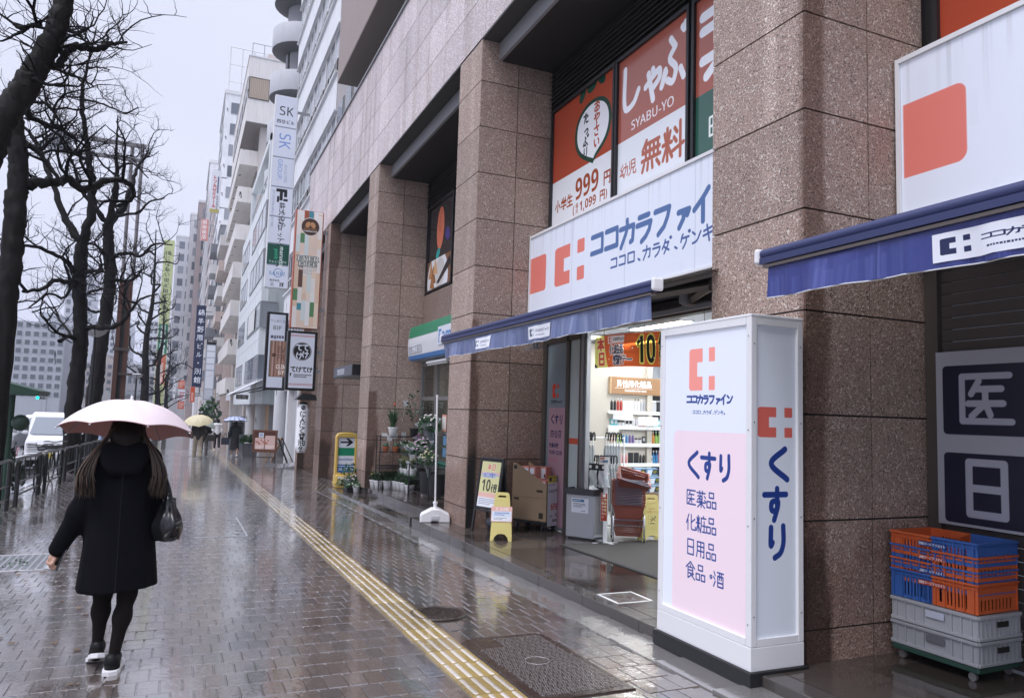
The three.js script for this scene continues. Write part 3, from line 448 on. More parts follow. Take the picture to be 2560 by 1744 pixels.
// posters behind the first-floor windows
function windowUnit(lab, zl, zr, y0, y1, draw) {
  const t = thing('window_poster', lab, 'window poster');
  const r = [boxy(4.965, 5.03, y0 - 0.05, y1 + 0.05, zl - 0.045, zl), boxy(4.965, 5.03, y0 - 0.05, y1 + 0.05, zr, zr + 0.045), boxy(4.965, 5.03, y1, y1 + 0.05, zl, zr), boxy(4.965, 5.03, y0 - 0.05, y0, zl, zr)];
  part('frame', r, M.black, t); part('backing', boxy(5.006, 5.03, y0, y1, zl, zr), M.dark, t);
  const f = faceX('poster', t, 5.003, zl, zr, y0, y1, 200, draw); f.material.roughness = 0.12; lit(f, 0.04); return t;
}
const ORA = '#a8452c', ORB = '#a65a4a', INK = '#9a4526';
windowUnit('orange window poster with a white turnip drawing and the price 999 yen', -10.08, -8.31, 4.25, 6.2, (c, W, H, X, Y, s) => {
  c.fillStyle = ORA; c.fillRect(0, 0, W, H); c.fillStyle = '#e3e5ea'; c.fillRect(0, Y(5.09), W, H);
  const cx = X(-8.9), cy = Y(5.56); c.save(); c.translate(cx, cy); c.rotate(0.12);
  const turnip = k => { c.beginPath(); c.moveTo(0.10 * s, 0.50 * s * k); c.bezierCurveTo(-0.1 * s, 0.42 * s * k, -0.52 * s * k, 0.36 * s * k, -0.50 * s * k, -0.05 * s); c.bezierCurveTo(-0.46 * s * k, -0.5 * s * k, 0.46 * s * k, -0.58 * s * k, 0.52 * s * k, -0.06 * s); c.bezierCurveTo(0.54 * s * k, 0.3 * s * k, 0.2 * s * k, 0.34 * s * k, 0.10 * s, 0.50 * s * k); c.fill(); };
  c.fillStyle = '#1d4438'; turnip(1.0); c.fillStyle = '#eef0f4'; turnip(0.86);
  c.fillStyle = '#1d4438'; for (const [a, b, r2] of [[-0.1, -0.62, 0.14], [-0.36, -0.56, 0.13], [0.16, -0.66, 0.12], [-0.24, -0.72, 0.1]]) { c.beginPath(); c.ellipse(a * s, b * s, r2 * s, r2 * 0.6 * s, a * 3, 0, 7); c.fill(); } c.restore();
  text(c, 'おやさい', X(-8.86), Y(5.93), 0.165 * s, { vertical: true, color: '#a8371c', weight: 0.15 }); text(c, 'たっぷり', X(-9.16), Y(5.86), 0.16 * s, { vertical: true, color: '#20242a', weight: 0.15 });
  text(c, '小学生', X(-9.99), Y(4.79), 0.185 * s, { color: INK, weight: 0.13, gap: 1.03 }); text(c, '999', X(-9.36), Y(5.01), 0.42 * s, { color: INK, condense: 0.98 }); text(c, '円', X(-8.57), Y(4.85), 0.2 * s, { color: INK, weight: 0.13 });
  text(c, '税込', X(-9.33), Y(4.60), 0.075 * s, { color: INK, weight: 0.1, vertical: true, gap: 1 }); text(c, '(', X(-9.42), Y(4.61), 0.17 * s, { color: INK }); text(c, '1,099', X(-9.22), Y(4.62), 0.19 * s, { color: INK }); text(c, '円)', X(-8.66), Y(4.61), 0.15 * s, { color: INK, weight: 0.13 });
});
windowUnit('window poster with big white hiragana on faded red above free-of-charge lettering', -8.2, -6.72, 4.25, 6.2, (c, W, H, X, Y, s) => {
  c.fillStyle = ORB; c.fillRect(0, 0, W, H); c.fillStyle = '#e1e4ea'; c.fillRect(0, Y(5.1), W, H);
  text(c, 'し', X(-8.22), Y(6.1), 0.66 * s, { color: '#eef0f6', weight: 0.13, condense: 0.8 }); text(c, 'ゃ', X(-7.74), Y(6.05), 0.64 * s, { color: '#eef0f6', weight: 0.14, condense: 0.8 }); text(c, 'ぶ', X(-7.3), Y(6.1), 0.66 * s, { color: '#eef0f6', weight: 0.13, condense: 0.86 });
  text(c, 'SYABU-YO', X(-7.9), Y(5.33), 0.165 * s, { color: '#eef0f6', font: 'SZpx sans-serif', condense: 1.22 });
  text(c, '幼児', X(-8.14), Y(4.80), 0.19 * s, { color: '#a8553c', weight: 0.1, gap: 1.0 }); text(c, '無料', X(-7.66), Y(4.96), 0.42 * s, { color: '#a8553c', weight: 0.12, gap: 1.05 });
});
windowUnit('window poster in faded red and dark green partly hidden behind the nearest pillar', -6.58, -4.9, 4.25, 6.2, (c, W, H, X, Y, s) => {
  c.fillStyle = ORB; c.fillRect(0, 0, W, H); c.fillStyle = '#2f5a4e'; c.fillRect(0, Y(5.1), W, H);
  text(c, '葉', X(-6.54), Y(6.12), 0.84 * s, { color: '#eef0f6', weight: 0.14 }); text(c, '時間', X(-6.36), Y(4.86), 0.33 * s, { color: '#e6ebe8', weight: 0.09 });
});
windowUnit('orange window poster with a white turnip corner above the nearer fascia sign', -3.66, -1.9, 4.33, 6.2, (c, W, H, X, Y, s) => {
  c.fillStyle = ORA; c.fillRect(0, 0, W, H); c.fillStyle = '#1d3f36'; c.beginPath(); c.ellipse(X(-2.72), Y(4.86), 0.6 * s, 0.5 * s, 0, 0, 7); c.fill(); c.fillStyle = '#e9ebf0'; c.beginPath(); c.ellipse(X(-2.72), Y(4.86), 0.5 * s, 0.41 * s, 0, 0, 7); c.fill();
});
windowUnit('dark window poster with a peach, a teal leaf and slices of pie on a plate', -16.45, -14.72, 4.3, 6.2, (c, W, H, X, Y, s) => {
  c.fillStyle = '#2b282b'; c.fillRect(0, 0, W, H); c.fillStyle = '#d9785c'; c.beginPath(); c.ellipse(X(-15.6), Y(5.62), 0.25 * s, 0.48 * s, 0.06, 0, 7); c.fill(); c.strokeStyle = '#4a2018'; c.lineWidth = 0.015 * s; c.beginPath(); c.moveTo(X(-15.55), Y(6.08)); c.quadraticCurveTo(X(-15.72), Y(5.75), X(-15.62), Y(5.55)); c.stroke();
  c.fillStyle = '#4a3f83'; c.beginPath(); c.ellipse(X(-15.1), Y(5.4), 0.17 * s, 0.13 * s, 0.7, 0, 7); c.fill(); c.fillStyle = '#2e9c98'; c.beginPath(); c.ellipse(X(-15.72), Y(5.07), 0.16 * s, 0.1 * s, -0.5, 0, 7); c.fill();
  c.save(); c.beginPath(); c.rect(0, Y(4.97), W, H); c.clip(); c.fillStyle = '#7d5a45'; c.fillRect(0, Y(4.97), W, H); c.fillStyle = '#dfe1e6'; c.beginPath(); c.ellipse(X(-15.7), Y(4.5), 0.72 * s, 0.62 * s, 0, 0, 7); c.fill(); c.fillStyle = '#c9c6c4'; c.beginPath(); c.ellipse(X(-15.55), Y(4.62), 0.34 * s, 0.33 * s, 0, 0, 7); c.fill();
  for (const [a, b, r2, col] of [[-16.15, 4.72, 0.2, '#b9855a'], [-15.98, 4.6, 0.2, '#8a5a34'], [-15.85, 4.78, 0.18, '#d0a377'], [-16.05, 4.48, 0.19, '#a06c42']]) { c.fillStyle = col; poly(c, [[X(a) - r2 * s, Y(b) + r2 * 0.7 * s], [X(a) - r2 * 0.2 * s, Y(b) - r2 * 1.3 * s], [X(a) + r2 * 0.9 * s, Y(b) + r2 * 0.9 * s]]); }
  c.fillStyle = '#26242a'; poly(c, [[X(-15.75), Y(4.42)], [X(-14.9), Y(4.9)], [X(-14.8), Y(4.72)], [X(-15.6), Y(4.38)]]); c.restore();
});
for (const [z0, z1] of [[-16.55, -11.17]]) for (let k = 0; k < 6; k++) { const a = z0 + (z1 - z0) * k / 6, b = z0 + (z1 - z0) * (k + 1) / 6; part('granite_panel', paint(uvGran(boxy(4.975, 5.005, 3.55, 4.22, a + 0.004, b - 0.004)), () => [0.62, 0.61, 0.62]), M.graniteBand, bld); }

// awnings: cloth, front bar with end caps, hanging valance, cassette and folding arms
function awning(lab, zl, zr, tags) {
  const t = thing('shop_awning', lab, 'awning');
  const cloth = mat([0.028, 0.036, 0.115], 0.5), under = mat([0.10, 0.085, 0.075], 0.7), yb = 2.56, yw = 3.02, xb = 3.22, xw = 4.68;
  part('canopy_cloth', quadGrid((u, v) => [lerp(xb, xw, v), lerp(yb + 0.03, yw, v) - 0.035 * Math.sin(v * Math.PI) * (0.7 + 0.3 * Math.cos(u * 40)), lerp(zl, zr, u)], 60, 8), under, t);
  part('front_bar', [rod(V(xb, yb + 0.012, zl), V(xb, yb + 0.012, zr), 0.034, 14), boxy(xb - 0.035, xb + 0.03, yb - 0.05, yb - 0.012, zl, zr)], cloth, t);
  part('front_rail', boxy(xb - 0.028, xb + 0.02, yb - 0.075, yb - 0.057, zl + 0.02, zr - 0.02), mat([0.13, 0.11, 0.10], 0.35, { metalness: 0.4 }), t);
  for (const z of [zl - 0.02, zr + 0.02]) part('end_cap', at(rbox(0.10, 0.10, 0.04, 0.028), xb, yb, z), M.white, t);
  const wob = z => 0.014 * Math.sin(z * 5.1 + 2 * Math.sin(z * 1.3)) + 0.009 * Math.sin(z * 13 + Math.sin(z * 3)) + 0.006 * Math.sin(z * 31 + 1);
  const val = part('valance', quadGrid((u, v) => { v = 1 - v; const z = lerp(zl + 0.05, zr - 0.05, u); return [xb - 0.01 + wob(z) * v * 1.6, yb - 0.07 - 0.19 * v - 0.012 * Math.sin(u * Math.PI) * v, z]; }, 150, 8), tags.pale, t);
  part('valance_hem', tube(Array.from({ length: 40 }, (_, i) => { const u = i / 39, z = lerp(zl + 0.05, zr - 0.05, u); return V(xb - 0.01 + wob(z) * 1.6, yb - 0.262 - 0.012 * Math.sin(u * Math.PI), z); }), 0.004, 80, 5), M.offwhite, t);
  for (const z of tags.at) { const w = tags.w, h = tags.h; const tx = tags.tex; part('name_patch', quadGrid((u, v) => { const zz = z + u * w, b = (0.3 + (1 - v) * 0.55); return [xb - 0.016 + wob(zz) * b * 1.6, yb - 0.09 - 0.16 * (tags.top + (1 - v) * (h / 0.16)), zz]; }, 10, 3), tx, t); }
  part('cassette', [rod(V(4.62, 2.86, zl + 0.1), V(4.62, 2.86, zr - 0.1), 0.075, 14), boxy(4.56, 4.66, 2.70, 2.77, zl + 0.1, zr - 0.1)], M.black, t);
  part('back_bar', boxy(4.62, 4.66, 2.655, 2.70, zl + 0.1, zr - 0.1), M.grey, t);
  for (const q of tags.arms) {
    const el = V(3.95, 2.66, q + tags.dir * 1.15);
    part('arm', [bar(V(4.6, 2.74, q), el, 0.05, 0.055), bar(el, V(xb + 0.03, yb - 0.03, q + tags.dir * 0.25), 0.042, 0.048), cyl(0.035, 0.035, 0.09, el.x, el.y, el.z, 10)], M.bronze, t);
    part('bracket', [rbox(0.16, 0.15, 0.11, 0.015, 4.6, 2.76, q), cyl(0.06, 0.06, 0.1, 4.53, 2.76, q, 12)], M.grey, t);
  }
  return t;
}
const patchTex = (fg) => printMat(canvasTex(420, 150, (c, W, H) => { c.fillStyle = '#e6e8f0'; c.fillRect(0, 0, W, H); cross(c, 22, 30, 86, fg); text(c, 'ココカラファイン', 132, 40, 40, { color: fg, weight: 0.15, gap: 0.84, condense: 1 }); scribble(c, 150, 104, 200, 1, 12, fg); }), 0.55);
const valT = (base, fade, sd) => printMat(canvasTex(1400, 64, (c, W, H) => { c.fillStyle = base; c.fillRect(0, 0, W, H); for (let k = 0; k < 260; k++) { c.fillStyle = `rgba(${fade},${0.16 * h2(k, 1, sd)})`; c.fillRect(h2(k, 2, sd) * W, H * 0.5 * h2(k, 5, sd), 2 + 26 * h2(k, 3, sd) ** 3, H); } for (let k = 1; k < 6; k++) { c.fillStyle = 'rgba(20,24,60,0.5)'; c.fillRect(W * k / 6, 0, 1.5, H); c.fillStyle = `rgba(${fade},0.25)`; c.fillRect(W * k / 6 + 2, 0, 5, H); } }), 0.36), navyVal = valT('#30387a', '120,135,190', 51), paleVal = valT('#5d688f', '190,198,222', 52);
awning('long faded blue shop awning with two white name patches above the drugstore entrance', -9.72, -4.70, { pale: paleVal, at: [-8.45, -6.95], w: 0.52, h: 0.13, top: 0.12, tex: patchTex('#5a5d72'), arms: [-8.6, -6.1], dir: 1 });
awning('dark blue shop awning sticking out in front of the nearest pillar', -3.55, 1.2, { pale: navyVal, at: [-2.41], w: 0.72, h: 0.135, top: 0.10, tex: patchTex('#1b2450'), arms: [-2.9, 0.4], dir: 1 });

// ---------- free-standing light box ----------
{
  const X0 = 3.30, X1 = 3.735, ZN = -3.75, ZF = -4.745, Y0 = 0.02, YT = 2.225;
  const t = thing('pylon_sign', 'tall white pharmacy light box standing in front of the nearest granite pillar', 'light box sign');
  part('plinth', boxy(X0 - 0.02, X1 + 0.02, -0.08, Y0, ZF - 0.02, ZN + 0.02), M.black, t);
  part('base', rbox(X1 - X0, 0.145, ZN - ZF, 0.006, (X0 + X1) / 2, Y0 + 0.0725, (ZN + ZF) / 2), M.white, t);
  part('core', boxy(X0 + 0.02, X1 - 0.02, Y0 + 0.1, YT - 0.02, ZF + 0.02, ZN - 0.02), M.white, t);
  const fr = []; for (const x of [X0, X1]) for (const z of [ZF, ZN]) fr.push(rbox(0.05, YT - 0.165, 0.05, 0.008, x + (x === X0 ? 0.025 : -0.025), (0.165 + YT) / 2, z + (z === ZF ? 0.025 : -0.025)));
  for (const x of [X0 + 0.012, X1 - 0.012]) fr.push(boxy(x - 0.011, x + 0.011, YT - 0.05, YT - 0.001, ZF + 0.05, ZN - 0.05), boxy(x - 0.011, x + 0.011, 0.168, 0.212, ZF + 0.05, ZN - 0.05));
  for (const z of [ZF + 0.012, ZN - 0.012]) fr.push(boxy(X0 + 0.05, X1 - 0.05, YT - 0.05, YT - 0.001, z - 0.011, z + 0.011), boxy(X0 + 0.05, X1 - 0.05, 0.168, 0.212, z - 0.011, z + 0.011));
  part('frame', fr, M.white, t); const scr = []; for (const y of [0.3, 0.9, 1.5, 2.1]) for (const z of [ZF + 0.025, ZN - 0.025]) scr.push(at(cyl(0.005, 0.005, 0.004, 0, 0, 0, 8), X0 - 0.001, y, z, 0, 0, Math.PI / 2)); for (const y of [0.35, 0.95, 1.55, 2.05]) for (const x of [X0 + 0.025, X1 - 0.025]) scr.push(at(cyl(0.005, 0.005, 0.004, 0, 0, 0, 8), x, y, ZN + 0.001, Math.PI / 2)); part('screw', scr, M.steel, t).userData.kind = 'stuff'; part('cap', rbox(X1 - X0 + 0.004, 0.02, ZN - ZF + 0.004, 0.006, (X0 + X1) / 2, YT + 0.008, (ZN + ZF) / 2), M.white, t);
  const a = faceX('front_panel', t, X0 + 0.017, ZF + 0.05, ZN - 0.05, 0.212, YT - 0.05, 420, (c, W, H, X, Y, s) => {
    c.fillStyle = '#e4e9f3'; c.fillRect(0, 0, W, H); c.fillStyle = '#efd9e2'; rrect(c, X(-4.585), Y(1.475), W, H, 0.05 * s);
    cross(c, X(-4.41), Y(2.055), 0.295 * s, '#f2978c'); c.save(); c.restore();
    text(c, 'ココカラファイン', X(-4.44), Y(1.735), 0.072 * s, { color: NAVY, weight: 0.19, gap: 0.9, condense: 0.95 }); text(c, 'ココロ、カラダ、ゲンキ。', X(-4.37), Y(1.625), 0.032 * s, { color: NAVY, weight: 0.12, gap: 1 });
    text(c, 'くすり', X(-4.45), Y(1.345), 0.185 * s, { color: NAVY, weight: 0.155, gap: 0.98, condense: 0.94 });
    ['医薬品', '化粧品', '日用品', '食品・酒'].forEach((q, i) => text(c, q, X(-4.43), Y([1.075, 0.905, 0.735, 0.575][i]), 0.118 * s, { color: NAVY, weight: 0.085, gap: 1.02, condense: 0.92 }));
  });
  const b = faceZ('side_panel', t, ZN - 0.017, X0 + 0.05, X1 - 0.05, 0.212, YT - 0.05, 420, (c, W, H, X, Y, s) => {
    c.fillStyle = '#dfe5ee'; c.fillRect(0, 0, W, H);
    c.save(); c.translate(X(3.368), Y(1.65)); c.scale(1.55, 1); cross(c, 0, 0, 0.193 * s, '#d9685c'); c.restore();
    text(c, 'く', X(3.425), Y(1.40), 0.21 * s, { color: NAVY, weight: 0.19 }); text(c, 'す', X(3.405), Y(1.15), 0.215 * s, { color: NAVY, weight: 0.17 }); text(c, 'り', X(3.415), Y(0.92), 0.22 * s, { color: NAVY, weight: 0.17 });
  });
  lit(a, 0.05); lit(b, 0.02);
}
// ---------- bay nearest the camera: shutter, panel sign, crates ----------
for (let k = 0; k < 34; k++) part('shutter_slat', at(rbox(0.022, 0.083, 4.6, 0.008), RX + 0.02, 0.06 + k * 0.086, -1.42, 0, 0, 0.06), mat([0.10, 0.085, 0.078], 0.5, { metalness: 0.3 }), bld);
part('shutter_post', boxy(4.96, 5.02, 0, 2.95, -3.80, -3.70), M.bronze, bld);
part('lintel', boxy(5.001, 5.05, 2.97, 3.2, -10.1, 1), M.dark, bld);
{
  const t = thing('panel_sign', 'grey framed sign with dark blue panels and white lettering on the shutter', 'panel sign');
  part('board', rbox(0.04, 1.2, 1.6, 0.01, 4.945, 1.487, -2.895), mat([0.42, 0.42, 0.45], 0.45), t);
  faceX('sign_face', t, 4.9225, -3.69, -2.1, 0.89, 2.085, 300, (c, W, H, X, Y, s) => {
    c.fillStyle = '#a8a9b2'; c.fillRect(0, 0, W, H); c.fillStyle = '#14162f';
    rrect(c, X(-3.64), Y(1.985), 0.62 * s, 0.475 * s, 0.03 * s); rrect(c, X(-3.64), Y(1.385), 0.62 * s, 0.475 * s, 0.03 * s); rrect(c, X(-2.98), Y(1.985), 0.62 * s, 0.475 * s, 0.03 * s); rrect(c, X(-2.98), Y(1.385), 0.62 * s, 0.475 * s, 0.03 * s);
    text(c, '医', X(-3.53), Y(1.95), 0.38 * s, { color: '#a9abb8', weight: 0.12 }); text(c, '日', X(-3.54), Y(1.36), 0.40 * s, { color: '#a9abb8', weight: 0.13 }); text(c, '薬', X(-2.88), Y(1.95), 0.4 * s, { color: '#a9abb8', weight: 0.1 }); text(c, '用', X(-2.88), Y(1.36), 0.4 * s, { color: '#a9abb8', weight: 0.11 });
  });
}
{ // dolly and crates
  const CX = 4.745, CZ = -3.465, L = 0.60, W = 0.42, RY = 0.035;
  const d = thing('crate_dolly', 'dark green dolly on casters under the crate stack', 'dolly', [CX, PY(CZ), CZ], RY);
  part('deck', rbox(W, 0.035, L, 0.008, 0, 0.075, 0), mat([0.02, 0.06, 0.045], 0.5), d);
  for (const a of [-1, 1]) for (const b of [-1, 1]) { const w = part('caster', [at(cyl(0.026, 0.026, 0.02, 0, 0, 0, 14), a * W * 0.42, 0.028, b * L * 0.4, 0, 0, Math.PI / 2)], M.steel, d); }
  const OR = [0.66, 0.13, 0.035], BL = [0.045, 0.14, 0.44], OM = mat(OR, 0.42), BM = mat(BL, 0.42), GM = mat([0.42, 0.43, 0.45], 0.5), GM2 = mat([0.34, 0.35, 0.37], 0.5);
  // side wall with a row of slots, in the plane x-y, thickness t
  const wall = (w, h, t, slots) => { const s = new THREE.Shape([[-w / 2, 0], [w / 2, 0], [w / 2, h], [-w / 2, h]].map(p => new THREE.Vector2(...p))); for (const [a, b, c, e] of slots) s.holes.push(new THREE.Path([[a, b], [a, b + e], [a + c, b + e], [a + c, b]].map(p => new THREE.Vector2(...p)))); return new THREE.ExtrudeGeometry(s, { depth: t, bevelEnabled: false }).translate(0, 0, -t / 2); };
  const prints = ['国分フードクリエイト', 'フードクリエイト'];
  const ptx = (str, col) => printMat(canvasTex(256, 40, (c, w, h) => { c.clearRect(0, 0, w, h); c.fillStyle = col; c.fillRect(0, 0, w, h); text(c, str, 4, 6, 27, { color: '#e8e8ee', weight: 0.16, gap: 0.93 }); }), 0.45);
  const pO = ptx('国分フードクリエイト', '#bb4a2a'), pB = ptx('国分フードクリエイト', '#2c4f92');
  function crate(lab, y, h, far, nearc, group) {        // two-tone crate: far half one colour, near half the other
    const t = thing('plastic_crate', lab, 'crate', [CX + (h2(y * 1000, 1, 2) - 0.5) * 0.012, y, CZ + (h2(y * 1000, 2, 2) - 0.5) * 0.012], RY, group);
    const half = (s, m) => {                  // s = -1 far half, +1 near half
      const g = [], z0 = s < 0 ? -L / 2 : 0, zc = z0 + L / 4, n = 6, sl = [];
      for (let k = 0; k < n; k++) sl.push([-L / 4 + 0.07 + k * 0.024, 0.022, 0.011, h - 0.07]);
      sl.push([-s * -0.085, 0.03, 0.018, h - 0.085], [-s * -0.06, 0.03, 0.012, h - 0.085]);
      for (const a of [-1, 1]) g.push(at(wall(L / 2, h, 0.006, sl), a * (W / 2 - 0.012), 0, zc, 0, Math.PI / 2));
      const es = []; for (let k = 0; k < 9; k++) es.push([-0.16 + k * 0.036, 0.02, 0.02, h * 0.35]);
      g.push(at(wall(W - 0.02, h, 0.006, es), 0, 0, s * (L / 2 - 0.012)));
      for (const a of [-1, 1]) g.push(rbox(0.022, 0.014, L / 2, 0.005, a * (W / 2 - 0.002), h - 0.007, zc), rbox(0.012, 0.010, L / 2, 0.003, a * (W / 2 - 0.006), h - 0.032, zc));
      g.push(rbox(W, 0.014, 0.022, 0.005, 0, h - 0.007, s * (L / 2 - 0.002)), rbox(W - 0.02, 0.01, 0.012, 0.003, 0, h - 0.032, s * (L / 2 - 0.006)), box(W - 0.03, 0.006, L / 2 - 0.01, 0, 0.006, zc));
      for (let k = 0; k < 5; k++) g.push(box(0.008, h - 0.02, 0.008, -W / 2 + 0.002, h / 2 - 0.005, z0 + 0.025 + k * 0.063));
      part('crate_half', g, m, t);
    };
    half(-1, far); half(1, nearc);
    part('printed_strip', plane(0.19, 0.028, -W / 2 - 0.003, h - 0.055, 0.005, WEST), far === OM ? pB : pO, t);
  }
  const y0 = PY(CZ) + 0.095;
  function grey(lab, y, m) {
    const t = thing('grey_crate', lab, 'crate', [CX + 0.005, y, CZ], RY - 0.015), h = 0.152, g = [];
    for (const a of [-1, 1]) g.push(box(0.008, h, L, a * (W / 2 - 0.008), h / 2, 0), box(W, h, 0.008, 0, h / 2, a * (L / 2 - 0.008)), rbox(0.026, 0.022, L + 0.01, 0.006, a * (W / 2), h - 0.012, 0), rbox(W, 0.022, 0.026, 0.006, 0, h - 0.012, a * (L / 2)), rbox(0.02, 0.02, L, 0.004, a * W / 2, 0.012, 0), rbox(W, 0.02, 0.02, 0.004, 0, 0.012, a * L / 2));
    for (let k = 0; k < 9; k++) { if (k !== 4 && k !== 5) g.push(box(0.012, h - 0.03, 0.01, -W / 2 - 0.001, h / 2, -L / 2 + 0.04 + k * 0.065)); g.push(box(0.01, h - 0.03, 0.012, -W / 2 + 0.03 + k * 0.043, h / 2, L / 2 + 0.001)); }
    g.push(box(W - 0.02, 0.008, L - 0.02, 0, 0.006, 0)); part('body', g, m, t);
    part('handle_slot', [rbox(0.006, 0.045, 0.13, 0.004, -W / 2 - 0.008, h * 0.62, 0.02)], mat(y > y0 + 0.1 ? [0.55, 0.58, 0.68] : [0.13, 0.13, 0.15], 0.5), t);
    part('end_slot', [rbox(0.11, 0.035, 0.006, 0.004, 0.02, h * 0.6, L / 2 + 0.008)], M.dark, t);
  }
  grey('grey plastic crate at the very bottom of the crate stack', y0, GM2); grey('grey plastic crate with a pale handle slot just below the orange and blue crates', y0 + 0.155, GM);
  let y = y0 + 0.312; crate('lowest blue and orange crate resting on the grey crates', y, 0.185, BM, OM); y += 0.175 - 0.065;
  crate('orange and blue crate second from the bottom of the coloured stack', y, 0.15, OM, BM); y += 0.088;
  crate('blue and orange crate just under the topmost crate', y, 0.15, BM, OM); y += 0.088;
  crate('topmost orange and blue crate lying open on the stack', y, 0.15, OM, BM);
}
// ---------- drugstore: room, door glazing, shelves ----------
const FLOOR = 0.0, shopY = z => PY(z) + 0.004;
{
  const wallM = mat([0.80, 0.83, 0.88], 0.6), FZ = -8.6;
  part('shop_floor', boxy(5.1, 10, -0.2, PY(-8) + 0.002, -13, -1), mat([0.40, 0.41, 0.42], 0.25), bld);
  part('shop_ceiling', boxy(5.07, 10, 2.85, 2.95, -13, -1), wallM, bld);
  part('shop_wall', [boxy(5.07, 10, -0.2, 2.85, -13.1, -13), boxy(10, 10.1, -0.2, 2.85, -13, -1), boxy(5.07, 10, -0.2, 2.85, -4.8, -4.7)], wallM, bld);
  for (let i = 0; i < 4; i++) for (let j = 0; j < 3; j++) {
    const x = 5.9 + i * 1.05, z = -6.2 - j * 2.3, l = thing('ceiling_light', 'white tube light on the drugstore ceiling above the shelves', 'ceiling light', [x, 2.835, z], 0, 'ceiling lights inside the drugstore');
    part('housing', box(0.22, 0.03, 1.24, 0, 0, 0), M.white, l); part('diffuser', box(0.17, 0.012, 1.2, 0, -0.02, 0), new THREE.MeshStandardMaterial({ color: 0xffffff, emissive: new THREE.Color(1, 0.99, 0.97), emissiveIntensity: 9 }), l);
    const a = new THREE.RectAreaLight(new THREE.Color(0.90, 0.96, 1), 14, 0.17, 1.2); a.position.set(x, 2.80, z); a.rotation.x = -Math.PI / 2; scene.add(a);
  }
  // glazing beside the pillar
  const fr = []; for (const [a, b] of [[-10.17, -10.06], [-9.42, -9.34], [-9.03, -8.97]]) fr.push(boxy(4.96, 5.04, -0.1, 2.75, a, b)); fr.push(boxy(4.96, 5.04, 2.62, 2.75, -10.06, -8.97));
  part('door_frame', fr, M.bronze, bld); part('door_jamb', [boxy(4.95, 5.05, -0.1, 2.75, -8.965, -8.90), boxy(4.97, 5.03, -0.1, 2.75, -8.895, -8.84)], M.steel, bld);
  part('door_head', boxy(4.98, 5.04, 2.70, 2.80, -8.9, -4.8), M.bronze, bld);
  const g1 = thing('glass_sign', 'narrow glass panel with a pink sign and opening hours beside the drugstore entrance', 'glass panel');
  part('glass', boxy(4.992, 5.004, -0.05, 2.62, -10.06, -9.42), mat([0.20, 0.235, 0.25], 0.08), g1);
  faceX('print', g1, 4.988, -10.03, -9.44, 0.0, 2.6, 300, (c, W, H, X, Y, s) => {
    c.fillStyle = '#7f8c94'; c.fillRect(0, 0, W, H); c.fillStyle = '#b48f9b'; rrect(c, X(-9.98), Y(1.68), W, H, 0.02 * s);
    cross(c, X(-9.88), Y(2.02), 0.2 * s, '#e0452c'); text(c, 'ココカラファイン', X(-9.93), Y(1.79), 0.05 * s, { color: '#272c48', weight: 0.19, gap: 0.9 });
    text(c, 'くすり', X(-9.93), Y(1.58), 0.13 * s, { color: '#272c58', weight: 0.14 }); text(c, '四谷店', X(-9.92), Y(1.36), 0.115 * s, { color: '#272c58', weight: 0.1 }); text(c, '営業時間', X(-9.95), Y(1.17), 0.07 * s, { color: '#272c58', weight: 0.1 }); text(c, '10:00~22:00', X(-9.95), Y(1.07), 0.075 * s, { color: '#272c58' });
    c.strokeStyle = '#c86a72'; c.lineWidth = 2; for (let k = 0; k < 4; k++) { c.beginPath(); c.arc(X(-9.91) + k * 22, Y(0.93), 8, 0, 7); c.stroke(); }
  }, { roughness: 0.15 });
  const g2 = thing('sliding_door', 'frosted pale green sliding door panel with an orange safety stripe', 'door');
  part('glass', boxy(4.99, 5.01, -0.05, 2.62, -9.34, -9.03), mat([0.50, 0.56, 0.55], 0.12), g2); part('stripe', boxy(4.985, 4.989, 1.18, 1.26, -9.33, -9.04), mat([0.62, 0.10, 0.05], 0.4), g2);
}
